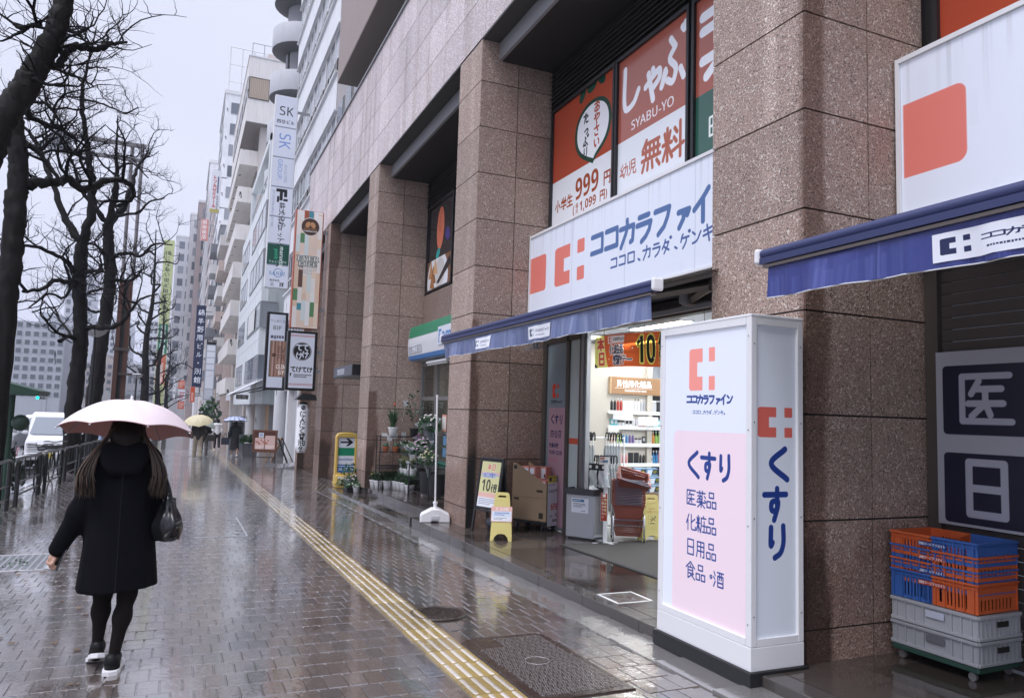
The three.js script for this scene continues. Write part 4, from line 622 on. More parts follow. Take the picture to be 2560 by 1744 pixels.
// banner
{
  const t = thing('point_day_banner', 'orange banner with a yellow end and the big number 10 hung in the entrance', 'banner');
  const zl = -8.42, zr = -5.55, yt = z => lerp(2.585, 2.50, (z - zl) / (zr - zl));
  const tx = canvasTex(1400, 200, (c, W, H) => {
    c.fillStyle = '#e26630'; c.fillRect(0, 0, W, H); const s = W / 2.87;
    c.fillStyle = '#e6e27c'; c.beginPath(); c.moveTo(0, 0); c.lineTo(0.22 * s, 0); c.quadraticCurveTo(0.22 * s, H * 0.6, 0.3 * s, H); c.lineTo(0, H); c.fill(); c.fillStyle = '#2c2626'; poly(c, [[0, H * 0.84], [0.07 * s, H], [0, H]]);
    text(c, '本', 24, 12, 80, { color: '#d0402a', weight: 0.18, outline: ['#f0e8c8', 7] }); text(c, '日', 34, 104, 80, { color: '#d0402a', weight: 0.18, outline: ['#f0e8c8', 7] });
    c.fillStyle = '#e8dde0'; c.fillRect(150, 8, 190, 46); cross(c, 162, 15, 32, '#e0452c'); text(c, 'ココカラファイン', 206, 18, 22, { color: '#333', weight: 0.17, gap: 0.74, condense: 1 });
    text(c, '化粧品', 168, 62, 58, { color: '#23264a', weight: 0.14, outline: ['#f2ece8', 9], gap: 0.98 }); text(c, '感謝デー', 208, 126, 60, { color: '#23264a', weight: 0.13, outline: ['#f2ece8', 9], gap: 0.92 });
    text(c, '10', 462, -12, 218, { color: '#151313', outline: ['#e4dc6a', 22], condense: 0.82 }); text(c, '倍', 690, 8, 96, { color: '#151313', weight: 0.17, outline: ['#e4dc6a', 13] }); text(c, '期間限定', 690, 112, 36, { color: '#151313', weight: 0.11, outline: ['#e4dc6a', 6] }); text(c, 'ココカラポイント', 690, 154, 34, { color: '#151313', weight: 0.12, outline: ['#e4dc6a', 6], gap: 0.9 });
    c.fillStyle = '#f6e8da'; for (const [a, b, r] of [[430, 90, 10], [160, 150, 8], [500, 40, 9], [640, 150, 8], [770, 20, 12]]) poly(c, [[a, b - r], [a + r * 0.3, b - r * 0.3], [a + r, b], [a + r * 0.3, b + r * 0.3], [a, b + r], [a - r * 0.3, b + r * 0.3], [a - r, b], [a - r * 0.3, b - r * 0.3]]);
    text(c, '本日', 860, 20, 150, { color: '#151313', weight: 0.16 });
  });
  const f = part('cloth', quadGrid((u, v) => { const z = lerp(zl, zr, u); return [4.85 + 0.02 * Math.sin(u * 19) * (1 - v), yt(z) - 0.40 + 0.40 * v + 0.01 * Math.sin(u * 8), z]; }, 60, 8), new THREE.MeshPhysicalMaterial({ map: tx, roughness: 0.8, transmission: 0.3, thickness: 0, side: THREE.DoubleSide }), t);
  part('hanging_rod', rod(V(4.85, 2.6, zl), V(4.85, 2.515, zr), 0.008, 6), M.white, t); for (const z of [-8.2, -7.3, -6.2]) part('cord', rod(V(4.85, yt(z), z), V(4.85, 2.72, z), 0.004, 4), M.black, t);
}
// shelf of men's cosmetics, facing the entrance
const PRODUCTS = [];
{
  const SZ = -11.0, X0 = 6.62, X1 = 9.3;
  const t = thing('shelf_unit', 'white shop shelves of cosmetics under a wooden header seen through the entrance', 'shelf');
  part('back_panel', boxy(X0, X1, 0, 2.0, SZ - 0.45, SZ - 0.42), mat([0.012, 0.012, 0.014], 0.7), t); part('end_panel', boxy(6.30, X0 - 0.01, 0, 1.97, SZ - 0.4, SZ - 0.1), mat([0.018, 0.017, 0.016], 0.6), t);
  const woodT = canvasTex(512, 128, (c, W, H) => { for (let j = 0; j < H; j++) for (let i = 0; i < W; i += 4) { const k = 150 + 26 * fbm(i * 0.01, j * 0.25, 3, 3) + 8 * h2(i, j, 2); c.fillStyle = `rgb(${k + 14 | 0},${k - 16 | 0},${k - 48 | 0})`; c.fillRect(i, j, 4, 1); } });
  const wm = printMat(woodT, 0.45);
  part('header', boxy(X0 + 0.02, X1, 1.965, 2.26, SZ - 0.05, SZ), wm, t);
  part('header_return', [boxy(6.30, 6.50, 1.97, 2.24, SZ - 0.42, SZ - 0.4), boxy(6.5, 6.62, 1.97, 2.25, SZ - 0.3, SZ - 0.26)], wm, t);
  const lt = canvasTex(640, 190, (c, W, H) => { c.drawImage ? c.fillStyle = '#9a7450' : 0; c.fillRect(0, 0, W, H); for (let j = 0; j < H; j += 2) { c.fillStyle = `rgba(90,60,30,${0.12 * fbm(j * 0.2, 1, 3, 2)})`; c.fillRect(0, j, W, 2); } text(c, '男性用化粧品', 60, 34, 74, { color: '#f4f1f6', weight: 0.14, gap: 1.06 }); c.fillStyle = '#f4f1f6'; c.fillRect(40, 122, 500, 3); text(c, 'Cosmetics for men', 170, 132, 32, { color: '#f4f1f6' }); });
  part('header_lettering', plane(0.98, 0.29, X0 + 0.54, 2.113, SZ + 0.003), printMat(lt, 0.45), t);
  const lips = [1.63, 1.375, 1.085, 0.75, 0.42];
  lips.forEach((y, k) => { part('shelf_board', boxy(X0, X1, y - 0.0, y + 0.025, SZ - 0.42, SZ + (k ? 0.05 : 0)), M.white, t); const o = part('price_rail', boxy(X0, X1, y - 0.005, y + 0.055, SZ + (k ? 0.051 : 0.001), SZ + (k ? 0.058 : 0.008)), M.white, t); const q = []; for (let i = 0; i < 17; i++) q.push(box(0.05, 0.042, 0.003, X0 + 0.08 + i * 0.15, y + 0.025, SZ + (k ? 0.061 : 0.011))); part('price_card', q, mat([0.86, 0.84, 0.72], 0.5), t); });
  // goods
  const shapes = {
    spray: r => lathe([[0, 0], [r, 0], [r, 0.15], [r * 0.8, 0.165], [r * 0.5, 0.17], [r * 0.5, 0.2], [0, 0.2]], 12), jar: r => lathe([[0, 0], [r * 1.2, 0], [r * 1.2, 0.06], [r * 1.1, 0.062], [r * 1.1, 0.085], [0, 0.085]], 14),
    pouch: r => at(rbox(r * 3.2, 0.18, r * 1.0, 0.01, 0, 0.09, 0), 0, 0, 0), bottle: r => lathe([[0, 0], [r, 0], [r * 1.02, 0.1], [r * 0.8, 0.135], [r * 0.35, 0.15], [r * 0.35, 0.19], [0, 0.19]], 12), boxg: r => rbox(r * 2.4, 0.13, r * 1.8, 0.003, 0, 0.065, 0),
  };
  const caps = { spray: r => cyl(r * 0.55, r * 0.5, 0.03, 0, 0.2, 0, 10), jar: r => cyl(r * 1.12, r * 1.12, 0.022, 0, 0.09, 0, 14), pouch: r => box(r * 3.2, 0.02, 0.012, 0, 0.19, 0), bottle: r => cyl(r * 0.42, r * 0.42, 0.03, 0, 0.2, 0, 10), boxg: r => box(r * 1.7, 0.05, 0.002, 0, 0.08, r * 0.9 + 0.001) };
  const cols = { black: [0.02, 0.02, 0.022], white: [0.7, 0.7, 0.72], silver: [0.45, 0.45, 0.47], red: [0.45, 0.05, 0.04], blue: [0.06, 0.25, 0.5], teal: [0.1, 0.45, 0.5], orange: [0.6, 0.25, 0.06], purple: [0.16, 0.10, 0.3], pink: [0.65, 0.3, 0.3], green: [0.3, 0.5, 0.12] };
  const mats = {}; for (const k in cols) mats[k] = mat(cols[k], 0.35);
  const protos = {}; reseed(99);
  const rowNames = ['top', 'second', 'third', 'fourth'];
  const kinds = [['spray', 'black', 'spray', 'red', 'pouch', 'white', 'spray', 'white', 'spray', 'silver', 'pouch', 'silver', 'pouch', 'black', 'spray', 'black'], ['boxg', 'teal', 'jar', 'white', 'boxg', 'white', 'bottle', 'white', 'boxg', 'red', 'jar', 'pink'], ['bottle', 'orange', 'bottle', 'green', 'bottle', 'blue', 'bottle', 'purple', 'jar', 'white', 'boxg', 'black'], ['bottle', 'blue', 'spray', 'pink', 'bottle', 'pink', 'pouch', 'black', 'bottle', 'black', 'boxg', 'white']];
  const word = { spray: 'spray can', jar: 'jar', pouch: 'refill pouch', bottle: 'bottle', boxg: 'carton' };
  for (let r = 0; r < 4; r++) { let x = X0 + 0.06, i = 0; while (x < X1 - 0.35) {
    const q = kinds[r], n = Math.floor(i / 2) % (q.length / 2), kd = q[n * 2], cn = q[n * 2 + 1], key = r + kd + cn, rad = kd === 'pouch' ? 0.033 : 0.028; i++;
    const w = kd === 'pouch' ? 0.108 : kd === 'boxg' ? 0.07 : kd === 'jar' ? 0.07 : 0.058, y = lips[r] + 0.026, z = SZ - 0.06;
    if (!protos[key]) { const p = protos[key] = thing('cosmetic_' + { spray: 'can', jar: 'jar', pouch: 'pouch', bottle: 'bottle', boxg: 'box' }[kd], `${cn} cosmetics ${word[kd]} on the ${rowNames[r]} shelf of the white shelf unit`, word[kd], [x + w / 2, y, z], 0, `${cn} ${word[kd]}s on the ${rowNames[r]} shelf`); part('body', shapes[kd](rad).scale(1, 1.12, 1), mats[cn], p); part(kd === 'boxg' ? 'label' : 'cap', caps[kd](rad).scale(1, 1.12, 1), mats[cn === 'black' ? 'silver' : cn === 'white' ? 'black' : 'white'], p); }
    else copyOf(protos[key], null, [x + w / 2, y, z], rr(-0.2, 0.2));
    x += w + 0.004;
  } }
  const pop = thing('shelf_poster', 'curling white paper notice stuck across the upper shelves', 'notice', [0, 0, 0]); part('sheet', quadGrid((u, v) => [6.66 + u * 0.42, 1.66 - (1 - v) * 0.13, SZ + 0.07 + 0.03 * Math.sin(u * 5 + v)], 10, 3), mat([0.8, 0.82, 0.86], 0.5), pop);
  const pop2 = thing('shelf_wobbler', 'large white price placard sticking out between the second and third shelf', 'placard', [0, 0, 0]); part('card', quadGrid((u, v) => [7.15 + u * 0.4, 1.44 + v * 0.15, SZ + 0.10 + 0.03 * Math.sin(u * 3)], 8, 2), mat([0.78, 0.77, 0.8], 0.5), pop2);
}
// ---------- things around the entrance ----------
const box3 = (w, h, d, ...p) => rbox(w, h, d, 0.006, ...p);
{ // umbrella rack with clear umbrellas on two tiers
  const t = thing('umbrella_rack', 'white wire rack carrying two rows of clear umbrellas inside the entrance', 'umbrella rack', [5.62, shopY(-9.6), -9.62]);
  const W = 0.72, fr = []; for (const x of [-W / 2, W / 2]) for (const z of [-0.14, 0.14]) fr.push(rod(V(x, 0, z), V(x, 1.34, z), 0.012, 6));
  for (const y of [0.04, 0.95, 1.32]) for (const z of [-0.14, 0.14]) fr.push(rod(V(-W / 2, y, z), V(W / 2, y, z), 0.009, 6)); for (const y of [0.04, 0.95, 1.32]) for (const x of [-W / 2, 0, W / 2]) fr.push(rod(V(x, y, -0.14), V(x, y, 0.14), 0.008, 6));
  part('frame', fr, M.white, t); part('sign_card', box(0.18, 0.13, 0.004, 0.2, 1.44, 0.1), mat([0.75, 0.74, 0.7], 0.5), t);
  const cloth = pmat([0.62, 0.65, 0.68], 0.15, { transmission: 0.55, thickness: 0 });
  const first = thing('clear_umbrella', 'rolled clear umbrella with a black and white hooked handle hanging in the white rack', 'umbrella', [0, 0, 0], 0, 'clear umbrellas hanging in the rack');
  part('handle', tube([V(0, 0, 0.02), V(0, 0.05, 0.02), V(0, 0.085, 0.045), V(0, 0.07, 0.085), V(0, 0.03, 0.09), V(0, -0.03, 0.088)], 0.011, 18, 7), M.black, first);
  part('handle_shaft', rod(V(0, 0, 0.02), V(0, -0.10, 0.02), 0.010, 7), M.offwhite, first); part('canopy', lathe([[0.012, -0.1], [0.028, -0.16], [0.034, -0.4], [0.02, -0.68], [0.006, -0.72]], 9).translate(0, 0, 0.02), cloth, first); part('shaft', rod(V(0, -0.1, 0.02), V(0, -0.78, 0.02), 0.005, 5), M.steel, first);
  let n = 0; for (const [y, z, xs] of [[1.31, 0.10, [-0.33, -0.285, -0.24, -0.195, -0.15, 0.06, 0.105, 0.15, 0.195, 0.24, 0.285]], [0.99, 0.24, [-0.2, -0.155, -0.11, -0.065, -0.02, 0.025, 0.07, 0.115]]]) for (const x of xs) { const p = [5.62 + x, shopY(-9.6) + y, -9.62 + z]; if (!n++) first.position.set(...p); else copyOf(first, null, p, (h2(n, 3, 3) - 0.5) * 0.3); }
}
{ // bag dispenser bin
  const t = thing('umbrella_bag_bin', 'grey bin with a black hopper and a rack of plastic umbrella bags behind it', 'bin', [5.08, PY(-8.9), -8.96], -1.03);
  part('body', rbox(0.43, 0.56, 0.36, 0.012, 0, 0.30, 0), mat([0.42, 0.43, 0.46], 0.35, { metalness: 0.3 }), t); part('foot', box(0.38, 0.03, 0.32, 0, 0.015, 0), M.black, t);
  part('hopper', [at(box(0.45, 0.08, 0.02), 0, 0.62, 0.19, -0.2), at(box(0.45, 0.08, 0.02), 0, 0.62, -0.18, 0.2), at(box(0.02, 0.08, 0.38), 0.215, 0.62, 0, 0, 0, 0.1), at(box(0.02, 0.08, 0.38), -0.215, 0.62, 0, 0, 0, -0.1)], M.black, t);
  part('back_board', box(0.44, 0.36, 0.02, 0, 0.80, -0.19), M.black, t); for (let k = 0; k < 3; k++) part('bag_pack', quadGrid((u, v) => [-0.2 + k * 0.14 + u * 0.115, 0.62 + v * 0.27, -0.165 + 0.012 * Math.sin(u * 6 + v * 9 + k)], 8, 10), mat([0.72, 0.73, 0.76], 0.25), t);
  for (let k = 0; k < 4; k++) part('pictogram', box(0.035, 0.04, 0.003, -0.155 + k * 0.1, 0.935, -0.178), M.white, t);
  part('loose_bag', quadGrid((u, v) => [0.08 + u * 0.12 + 0.02 * Math.sin(v * 7), 0.60 + v * 0.12, 0.02 + 0.05 * Math.sin(u * 5 + v * 4)], 8, 8), pmat([0.8, 0.82, 0.85], 0.2, { transmission: 0.4, thickness: 0 }), t);
  const nt = canvasTex(260, 190, (c, W, H) => { c.fillStyle = '#e3e6ee'; c.fillRect(0, 0, W, H); c.fillStyle = '#2f6a92'; c.fillRect(14, 14, 180, 34); scribble(c, 24, 24, 150, 1, 14, '#dfe8f0'); scribble(c, 30, 66, 180, 3, 13, '#667'); scribble(c, 150, 160, 90, 1, 12, '#557'); });
  part('notice', plane(0.26, 0.19, 0.0, 0.44, 0.183), printMat(nt, 0.4), t);
}
{ // basket stack on its cart
  const bx = 5.50, bz = -8.60, ry = -0.5, fy = PY(bz);
  const c = thing('basket_cart', 'chrome tube cart on casters under the stack of shopping baskets', 'basket cart', [bx, fy, bz], ry);
  const tubes = []; for (const s of [-1, 1]) tubes.push(tube([V(s * 0.2, 0.03, 0.2), V(s * 0.2, 0.3, 0.19), V(s * 0.2, 0.35, 0.15), V(s * 0.2, 0.36, 0), V(s * 0.2, 0.35, -0.17), V(s * 0.2, 0.05, -0.2)], 0.013, 30, 8)); tubes.push(rod(V(-0.2, 0.22, 0.195), V(0.2, 0.22, 0.195), 0.010, 8), rod(V(-0.2, 0.08, -0.18), V(0.2, 0.08, -0.18), 0.010, 8), rod(V(-0.2, 0.07, 0.195), V(-0.2, 0.07, -0.18), 0.01, 8), rod(V(0.2, 0.07, 0.195), V(0.2, 0.07, -0.18), 0.01, 8));
  part('frame', tubes, M.chrome, c); for (const a of [-1, 1]) for (const b of [-1, 1]) part('caster', at(cyl(0.025, 0.025, 0.02, 0, 0, 0, 12), a * 0.2, 0.026, b * 0.19, 0, 0, Math.PI / 2), M.rubber, c);
  const red = mat([0.30, 0.085, 0.06], 0.4), rim = mat([0.34, 0.10, 0.075], 0.32), hand = mat([0.13, 0.13, 0.17], 0.4), g = [], W = 0.20, D = 0.15, w = 0.155, d = 0.11, H = 0.2;
  for (let k = 0; k < 8; k++) { const v = k / 7, a = lerp(w, W, v), b = lerp(d, D, v), y = 0.01 + v * (H - 0.02); g.push(box(2 * a, 0.011, 0.005, 0, y, b), box(2 * a, 0.011, 0.005, 0, y, -b), box(0.005, 0.011, 2 * b, a, y, 0), box(0.005, 0.011, 2 * b, -a, y, 0)); }
  for (let k = 0; k <= 16; k++) { const u = k / 8 - 1; for (const s of [-1, 1]) { g.push(bar(V(u * w, 0, s * d), V(u * W, H, s * D), 0.008, 0.006)); if (k % 2 === 0 || k < 13) g.push(bar(V(s * w, 0, u * d), V(s * W, H, u * D), 0.006, 0.008)); } }
  g.push(box(2 * w, 0.006, 2 * d, 0, 0.003, 0));
  const b0 = thing('shopping_basket', 'red brown shopping basket standing at the bottom of the basket stack', 'basket', [bx, fy + 0.075, bz], ry, 'red brown shopping baskets stacked on the cart');
  part('body', g, red, b0); part('rim', [rbox(2 * W + 0.03, 0.022, 0.022, 0.006, 0, H, D + 0.004), rbox(2 * W + 0.03, 0.022, 0.022, 0.006, 0, H, -D - 0.004), rbox(0.022, 0.022, 2 * D + 0.03, 0.006, W + 0.004, H, 0), rbox(0.022, 0.022, 2 * D + 0.03, 0.006, -W - 0.004, H, 0)], rim, b0);
  part('handle', [tube([V(-W, H + 0.006, D * 0.2), V(-W * 0.9, H + 0.012, D + 0.012), V(0, H + 0.014, D + 0.022), V(W * 0.9, H + 0.012, D + 0.012), V(W, H + 0.006, D * 0.2)], 0.007, 20, 6)], hand, b0);
  const N = 17; for (let k = 1; k < N; k++) copyOf(b0, 'red brown shopping basket nested in the middle of the tall basket stack', [bx + (h2(k, 1, 4) - 0.5) * 0.008, fy + 0.10 + 0.155 + k * 0.0205, bz + (h2(k, 2, 4) - 0.5) * 0.008], ry + (h2(k, 3, 4) - 0.5) * 0.03);
  for (let k = 0; k < 3; k++) { const o = copyOf(b0, 'red brown shopping basket tipped forward near the top of the stack', [bx + 0.01, fy + 0.10 + 0.155 + N * 0.0205 + 0.02 + k * 0.026, bz + 0.02], ry); o.rotation.order = 'YXZ'; o.rotation.x = 0.18 + 0.16 * k; o.rotation.z = -0.16 - k * 0.06; if (k === 2) { o.userData.label = 'topmost red brown shopping basket tipped open towards the street'; delete o.userData.group; } else o.userData.group = 'tipped baskets just below the topmost one'; }
}
function wetSign(lab, pos, ry, printed) {
  const t = thing('wet_floor_sign', lab, 'wet floor sign', pos, ry), ym = mat([0.70, 0.60, 0.22], 0.38);
  const pan = () => extrude([[-0.135, 0], [-0.10, 0], [-0.085, 0.05], [-0.05, 0.085], [0, 0.095], [0.05, 0.085], [0.085, 0.05], [0.10, 0], [0.135, 0], [0.128, 0.18], [0.098, 0.50], [0.088, 0.59], [0.07, 0.61], [-0.07, 0.61], [-0.088, 0.59], [-0.098, 0.50], [-0.128, 0.18]], 0.014, 0.003, [[[-0.055, 0.545], [0.055, 0.545], [0.05, 0.575], [-0.05, 0.575]]]);
  part('front_panel', pan().rotateX(-0.17).translate(0, 0, 0.10), ym, t); part('rear_panel', pan().rotateX(0.17).translate(0, 0, -0.115), ym, t);
  part('ridge', at(box(0.19, 0.006, 0.004), 0, 0.50, 0.030), ym, t); part('ridge', at(box(0.25, 0.006, 0.004), 0, 0.13, 0.094), ym, t);
  const p = part('notice', plane(printed.w, printed.h, 0, 0, 0), printMat(canvasTex(printed.w * 900, printed.h * 900, printed.draw), 0.4), t); p.position.set(0, printed.y, 0.10 - printed.y * 0.171 + 0.024); p.rotation.x = -0.17; return t;
}
wetSign('yellow wet floor sign with a white pink-edged notice in front of the cardboard display', [3.885, PY(-9.0), -9.06], -0.45, { w: 0.27, h: 0.19, y: 0.335, draw: (c, W, H) => { c.fillStyle = '#e9b9b0'; c.fillRect(0, 0, W, H); c.fillStyle = '#e8ebf2'; c.fillRect(8, 52, W - 16, H - 60); c.fillStyle = '#d7e2f2'; c.fillRect(8, 52, W - 16, 60); text(c, '路上注意', 60, 8, 34, { color: '#f4e9e4', weight: 0.14 }); scribble(c, 40, 66, 160, 2, 13, '#5a6ea8'); scribble(c, 30, 124, 150, 2, 10, '#8a8f9c'); } });
wetSign('yellow wet floor sign with orange lettering and a slipping figure at the shop door', [5.76, PY(-8.4), -8.46], -0.30, { w: 0.19, h: 0.27, y: 0.33, draw: (c, W, H) => { c.fillStyle = '#d9cb80'; c.fillRect(0, 0, W, H); text(c, '足元に', 50, 16, 26, { color: '#b07030', weight: 0.1 }); text(c, 'ご注意下さい', 6, 52, 26, { color: '#b07030', weight: 0.1, gap: 1.02 }); c.strokeStyle = '#777'; c.lineWidth = 2; c.strokeRect(44, 108, 90, 100); c.strokeStyle = '#15120e'; c.lineWidth = 7; c.lineCap = 'round'; for (const q of [[118, 132, 92, 158], [92, 158, 70, 178], [100, 150, 84, 124], [92, 158, 66, 150], [108, 142, 120, 166]]) { c.beginPath(); c.moveTo(q[0], q[1]); c.lineTo(q[2], q[3]); c.stroke(); } c.fillStyle = '#15120e'; c.beginPath(); c.arc(125, 124, 8, 0, 7); c.fill(); c.fillRect(60, 194, 56, 7); } });
{ // cardboard display of mask cartons
  const ry = -1.05, t = thing('cardboard_display', 'brown cardboard display bin with a sloping front on a low trolley beside the granite pillar', 'display box', [4.76, PY(-9.9), -9.88], ry), cb = mat([0.34, 0.24, 0.15], 0.75), W = 0.60, D = 0.34;
  const side = [[-W / 2, 0.14], [W / 2, 0.14], [W / 2, 0.66], [W / 2 - 0.04, 0.665], [-W / 2 + 0.07, 0.93], [-W / 2, 0.935]];
  part('front_board', extrude(side, 0.008).translate(0, 0, D / 2 - 0.008), cb, t); part('rear_board', extrude(side, 0.008).translate(0, 0, -D / 2), cb, t);
  part('end_board', [box(0.008, 0.79, D, -W / 2 + 0.004, 0.535, 0), box(0.008, 0.52, D, W / 2 - 0.004, 0.40, 0), box(W, 0.01, D, 0, 0.145, 0), box(W, 0.01, D - 0.02, 0, 0.55, 0)], cb, t);
  part('seam', [box(W + 0.002, 0.004, 0.003, 0, 0.46, D / 2 + 0.001)], mat([0.16, 0.11, 0.07], 0.8), t);
  part('printed_mark', [box(0.055, 0.055, 0.002, -W / 2 + 0.05, 0.875, D / 2 + 0.002), box(0.07, 0.08, 0.002, W / 2 - 0.09, 0.22, D / 2 + 0.002), box(0.10, 0.03, 0.002, W / 2 - 0.12, 0.56, D / 2 + 0.002), box(0.09, 0.028, 0.002, -W / 2 + 0.08, 0.43, D / 2 + 0.002)], mat([0.03, 0.025, 0.02], 0.6), t);
  part('trolley', box(W - 0.04, 0.03, D - 0.02, 0, 0.12, 0), M.black, t); for (const a of [-1, 1]) for (const b of [-1, 1]) part('caster', [at(cyl(0.036, 0.036, 0.022, 0, 0, 0, 14), a * 0.22, 0.038, b * 0.13, 0, 0, Math.PI / 2), box(0.02, 0.07, 0.03, a * 0.22, 0.075, b * 0.13)], M.black, t);
  const card = canvasTex(300, 760, (c, w, h) => { c.fillStyle = '#dfe2ea'; c.fillRect(0, 0, w, h); c.fillStyle = '#d8cc58'; c.fillRect(0, 0, w, 110); c.fillStyle = '#3f86b8'; c.fillRect(215, 0, 85, 110); c.fillStyle = '#1a1714'; c.fillRect(30, 24, 60, 60); text(c, 'マツキヨ', 112, 10, 42, { color: '#2a2a2a', weight: 0.12, gap: 1 }); text(c, 'イイ', 130, 58, 42, { color: '#2a2a2a', weight: 0.12 }); scribble(c, 20, 130, 260, 1, 14, '#777'); text(c, 'エッセンスマスク', 16, 200, 56, { color: '#15131a', weight: 0.11, gap: 0.62, condense: 1 }); text(c, '小型', 240, 200, 52, { color: '#15131a', weight: 0.11, gap: 0.62 }); text(c, '698', 74, 400, 140, { color: '#c23322', condense: 0.86 }); text(c, '円', 262, 478, 36, { color: '#c23322', weight: 0.12 }); text(c, '767', 180, 570, 62, { color: '#2a2a30' }); text(c, '円', 282, 596, 22, { color: '#2a2a30' }); text(c, '税込', 60, 590, 34, { color: '#2a2a30' }); for (let i = 0; i < 22; i++) { c.fillStyle = '#222'; c.fillRect(120 + i * 6, 660, h2(i, 1, 1) > 0.5 ? 4 : 2, 40); } });
  part('price_poster', plane(0.31, 0.70, W / 2 + 0.012, 0.43, 0.005, Math.PI / 2), printMat(card, 0.35), t);
  // cartons of masks in it, each a thing
  const pk = canvasTex(160, 200, (c, w, h) => { c.fillStyle = '#e0a49a'; c.fillRect(0, 0, w, h); c.fillStyle = '#eef0f6'; c.fillRect(0, 26, w * 0.8, h); c.fillStyle = '#3a1d1c'; c.fillRect(w * 0.62, h * 0.6, w * 0.3, h * 0.3); c.strokeStyle = '#d98a7c'; c.lineWidth = 5; c.beginPath(); c.arc(w * 0.76, h * 0.74, 16, 3, 6.4); c.stroke(); });
  const cm = mat([0.62, 0.24, 0.18], 0.45), ct = printMat(pk, 0.4);
  const c0 = thing('mask_carton', 'salmon pink mask carton in the upper row of the cardboard display', 'carton', [0, 0, 0], ry, 'salmon pink mask cartons in the cardboard display');
  part('body', rbox(0.092, 0.17, 0.12, 0.003, 0, 0.085, 0), cm, c0); part('print', plane(0.088, 0.165, 0, 0.085, 0.0612), ct, c0);
  const put = (lx, ly, lz) => { const v = V(lx, ly, lz).applyAxisAngle(V(0, 1, 0), ry); return [4.76 + v.x, PY(-9.9) + v.y, -9.88 + v.z]; }; let n = 0;
  for (const [lx, ly, lz] of [[-0.17, 0.72, 0.09], [-0.07, 0.72, 0.09], [0.03, 0.72, 0.085], [-0.17, 0.72, -0.05], [-0.07, 0.72, -0.05], [0.03, 0.72, -0.05], [0.13, 0.72, -0.05], [0.13, 0.556, 0.09], [0.22, 0.54, 0.08], [0.22, 0.556, -0.06]]) { if (!n++) c0.position.set(...put(lx, ly, lz)); else copyOf(c0, null, put(lx, ly, lz), ry + (h2(n, 1, 6) - 0.5) * 0.08); }
}
{ // second display behind the right wet-floor sign: blue and white mask cartons
  const t = thing('cardboard_bin', 'low brown cardboard bin of blue mask cartons behind the yellow sign at the door', 'display box', [6.05, PY(-8.8), -8.95], -0.2);
  const cb = mat([0.33, 0.23, 0.14], 0.75); part('bin_body', [box(0.5, 0.5, 0.01, 0, 0.36, 0.2), box(0.01, 0.56, 0.4, -0.25, 0.39, 0), box(0.01, 0.5, 0.4, 0.25, 0.36, 0), box(0.5, 0.7, 0.01, 0, 0.45, -0.2), box(0.5, 0.01, 0.4, 0, 0.12, 0)], cb, t);
  const pt = canvasTex(240, 320, (c, w, h) => { c.fillStyle = '#d9cb58'; c.fillRect(0, 0, w, h); c.fillStyle = '#1a1714'; c.fillRect(30, 10, 60, 54); text(c, '小型', 110, 90, 40, { color: '#222' }); text(c, '598', 20, 190, 100, { color: '#c23322', condense: 0.8 }); }); part('price_poster', plane(0.24, 0.38, -0.06, 0.26, 0.208), printMat(pt, 0.4), t);
  const pk = canvasTex(200, 130, (c, w, h) => { c.fillStyle = '#7fa6c9'; c.fillRect(0, 0, w, h); c.fillStyle = '#e6ebf2'; poly(c, [[20, 30], [110, 30], [80, 130], [20, 130]]); c.fillStyle = '#16181d'; poly(c, [[120, 20], [200, 20], [200, 110], [95, 110]]); scribble(c, 120, 40, 60, 3, 12, '#c9c24a'); });
  const c0 = thing('blue_mask_carton', 'blue and white mask carton stacked in the low cardboard bin', 'carton', [0, 0, 0], -0.2, 'blue and white mask cartons'); part('body', rbox(0.17, 0.10, 0.1, 0.003, 0, 0.05, 0), mat([0.22, 0.36, 0.52], 0.4), c0); part('print', plane(0.165, 0.097, 0, 0.05, 0.0512), printMat(pk, 0.35), c0);
  let n = 0; for (const [lx, ly, lz] of [[-0.15, 0.60, 0.11], [0.03, 0.60, 0.11], [-0.12, 0.71, 0.04], [0.06, 0.71, 0.04], [-0.12, 0.82, -0.06], [0.06, 0.82, -0.06]]) { const v = V(lx, ly, lz).applyAxisAngle(V(0, 1, 0), -0.2), p = [6.05 + v.x, PY(-8.8) + v.y, -8.95 + v.z]; if (!n++) c0.position.set(...p); else copyOf(c0, null, p, -0.2); }
}
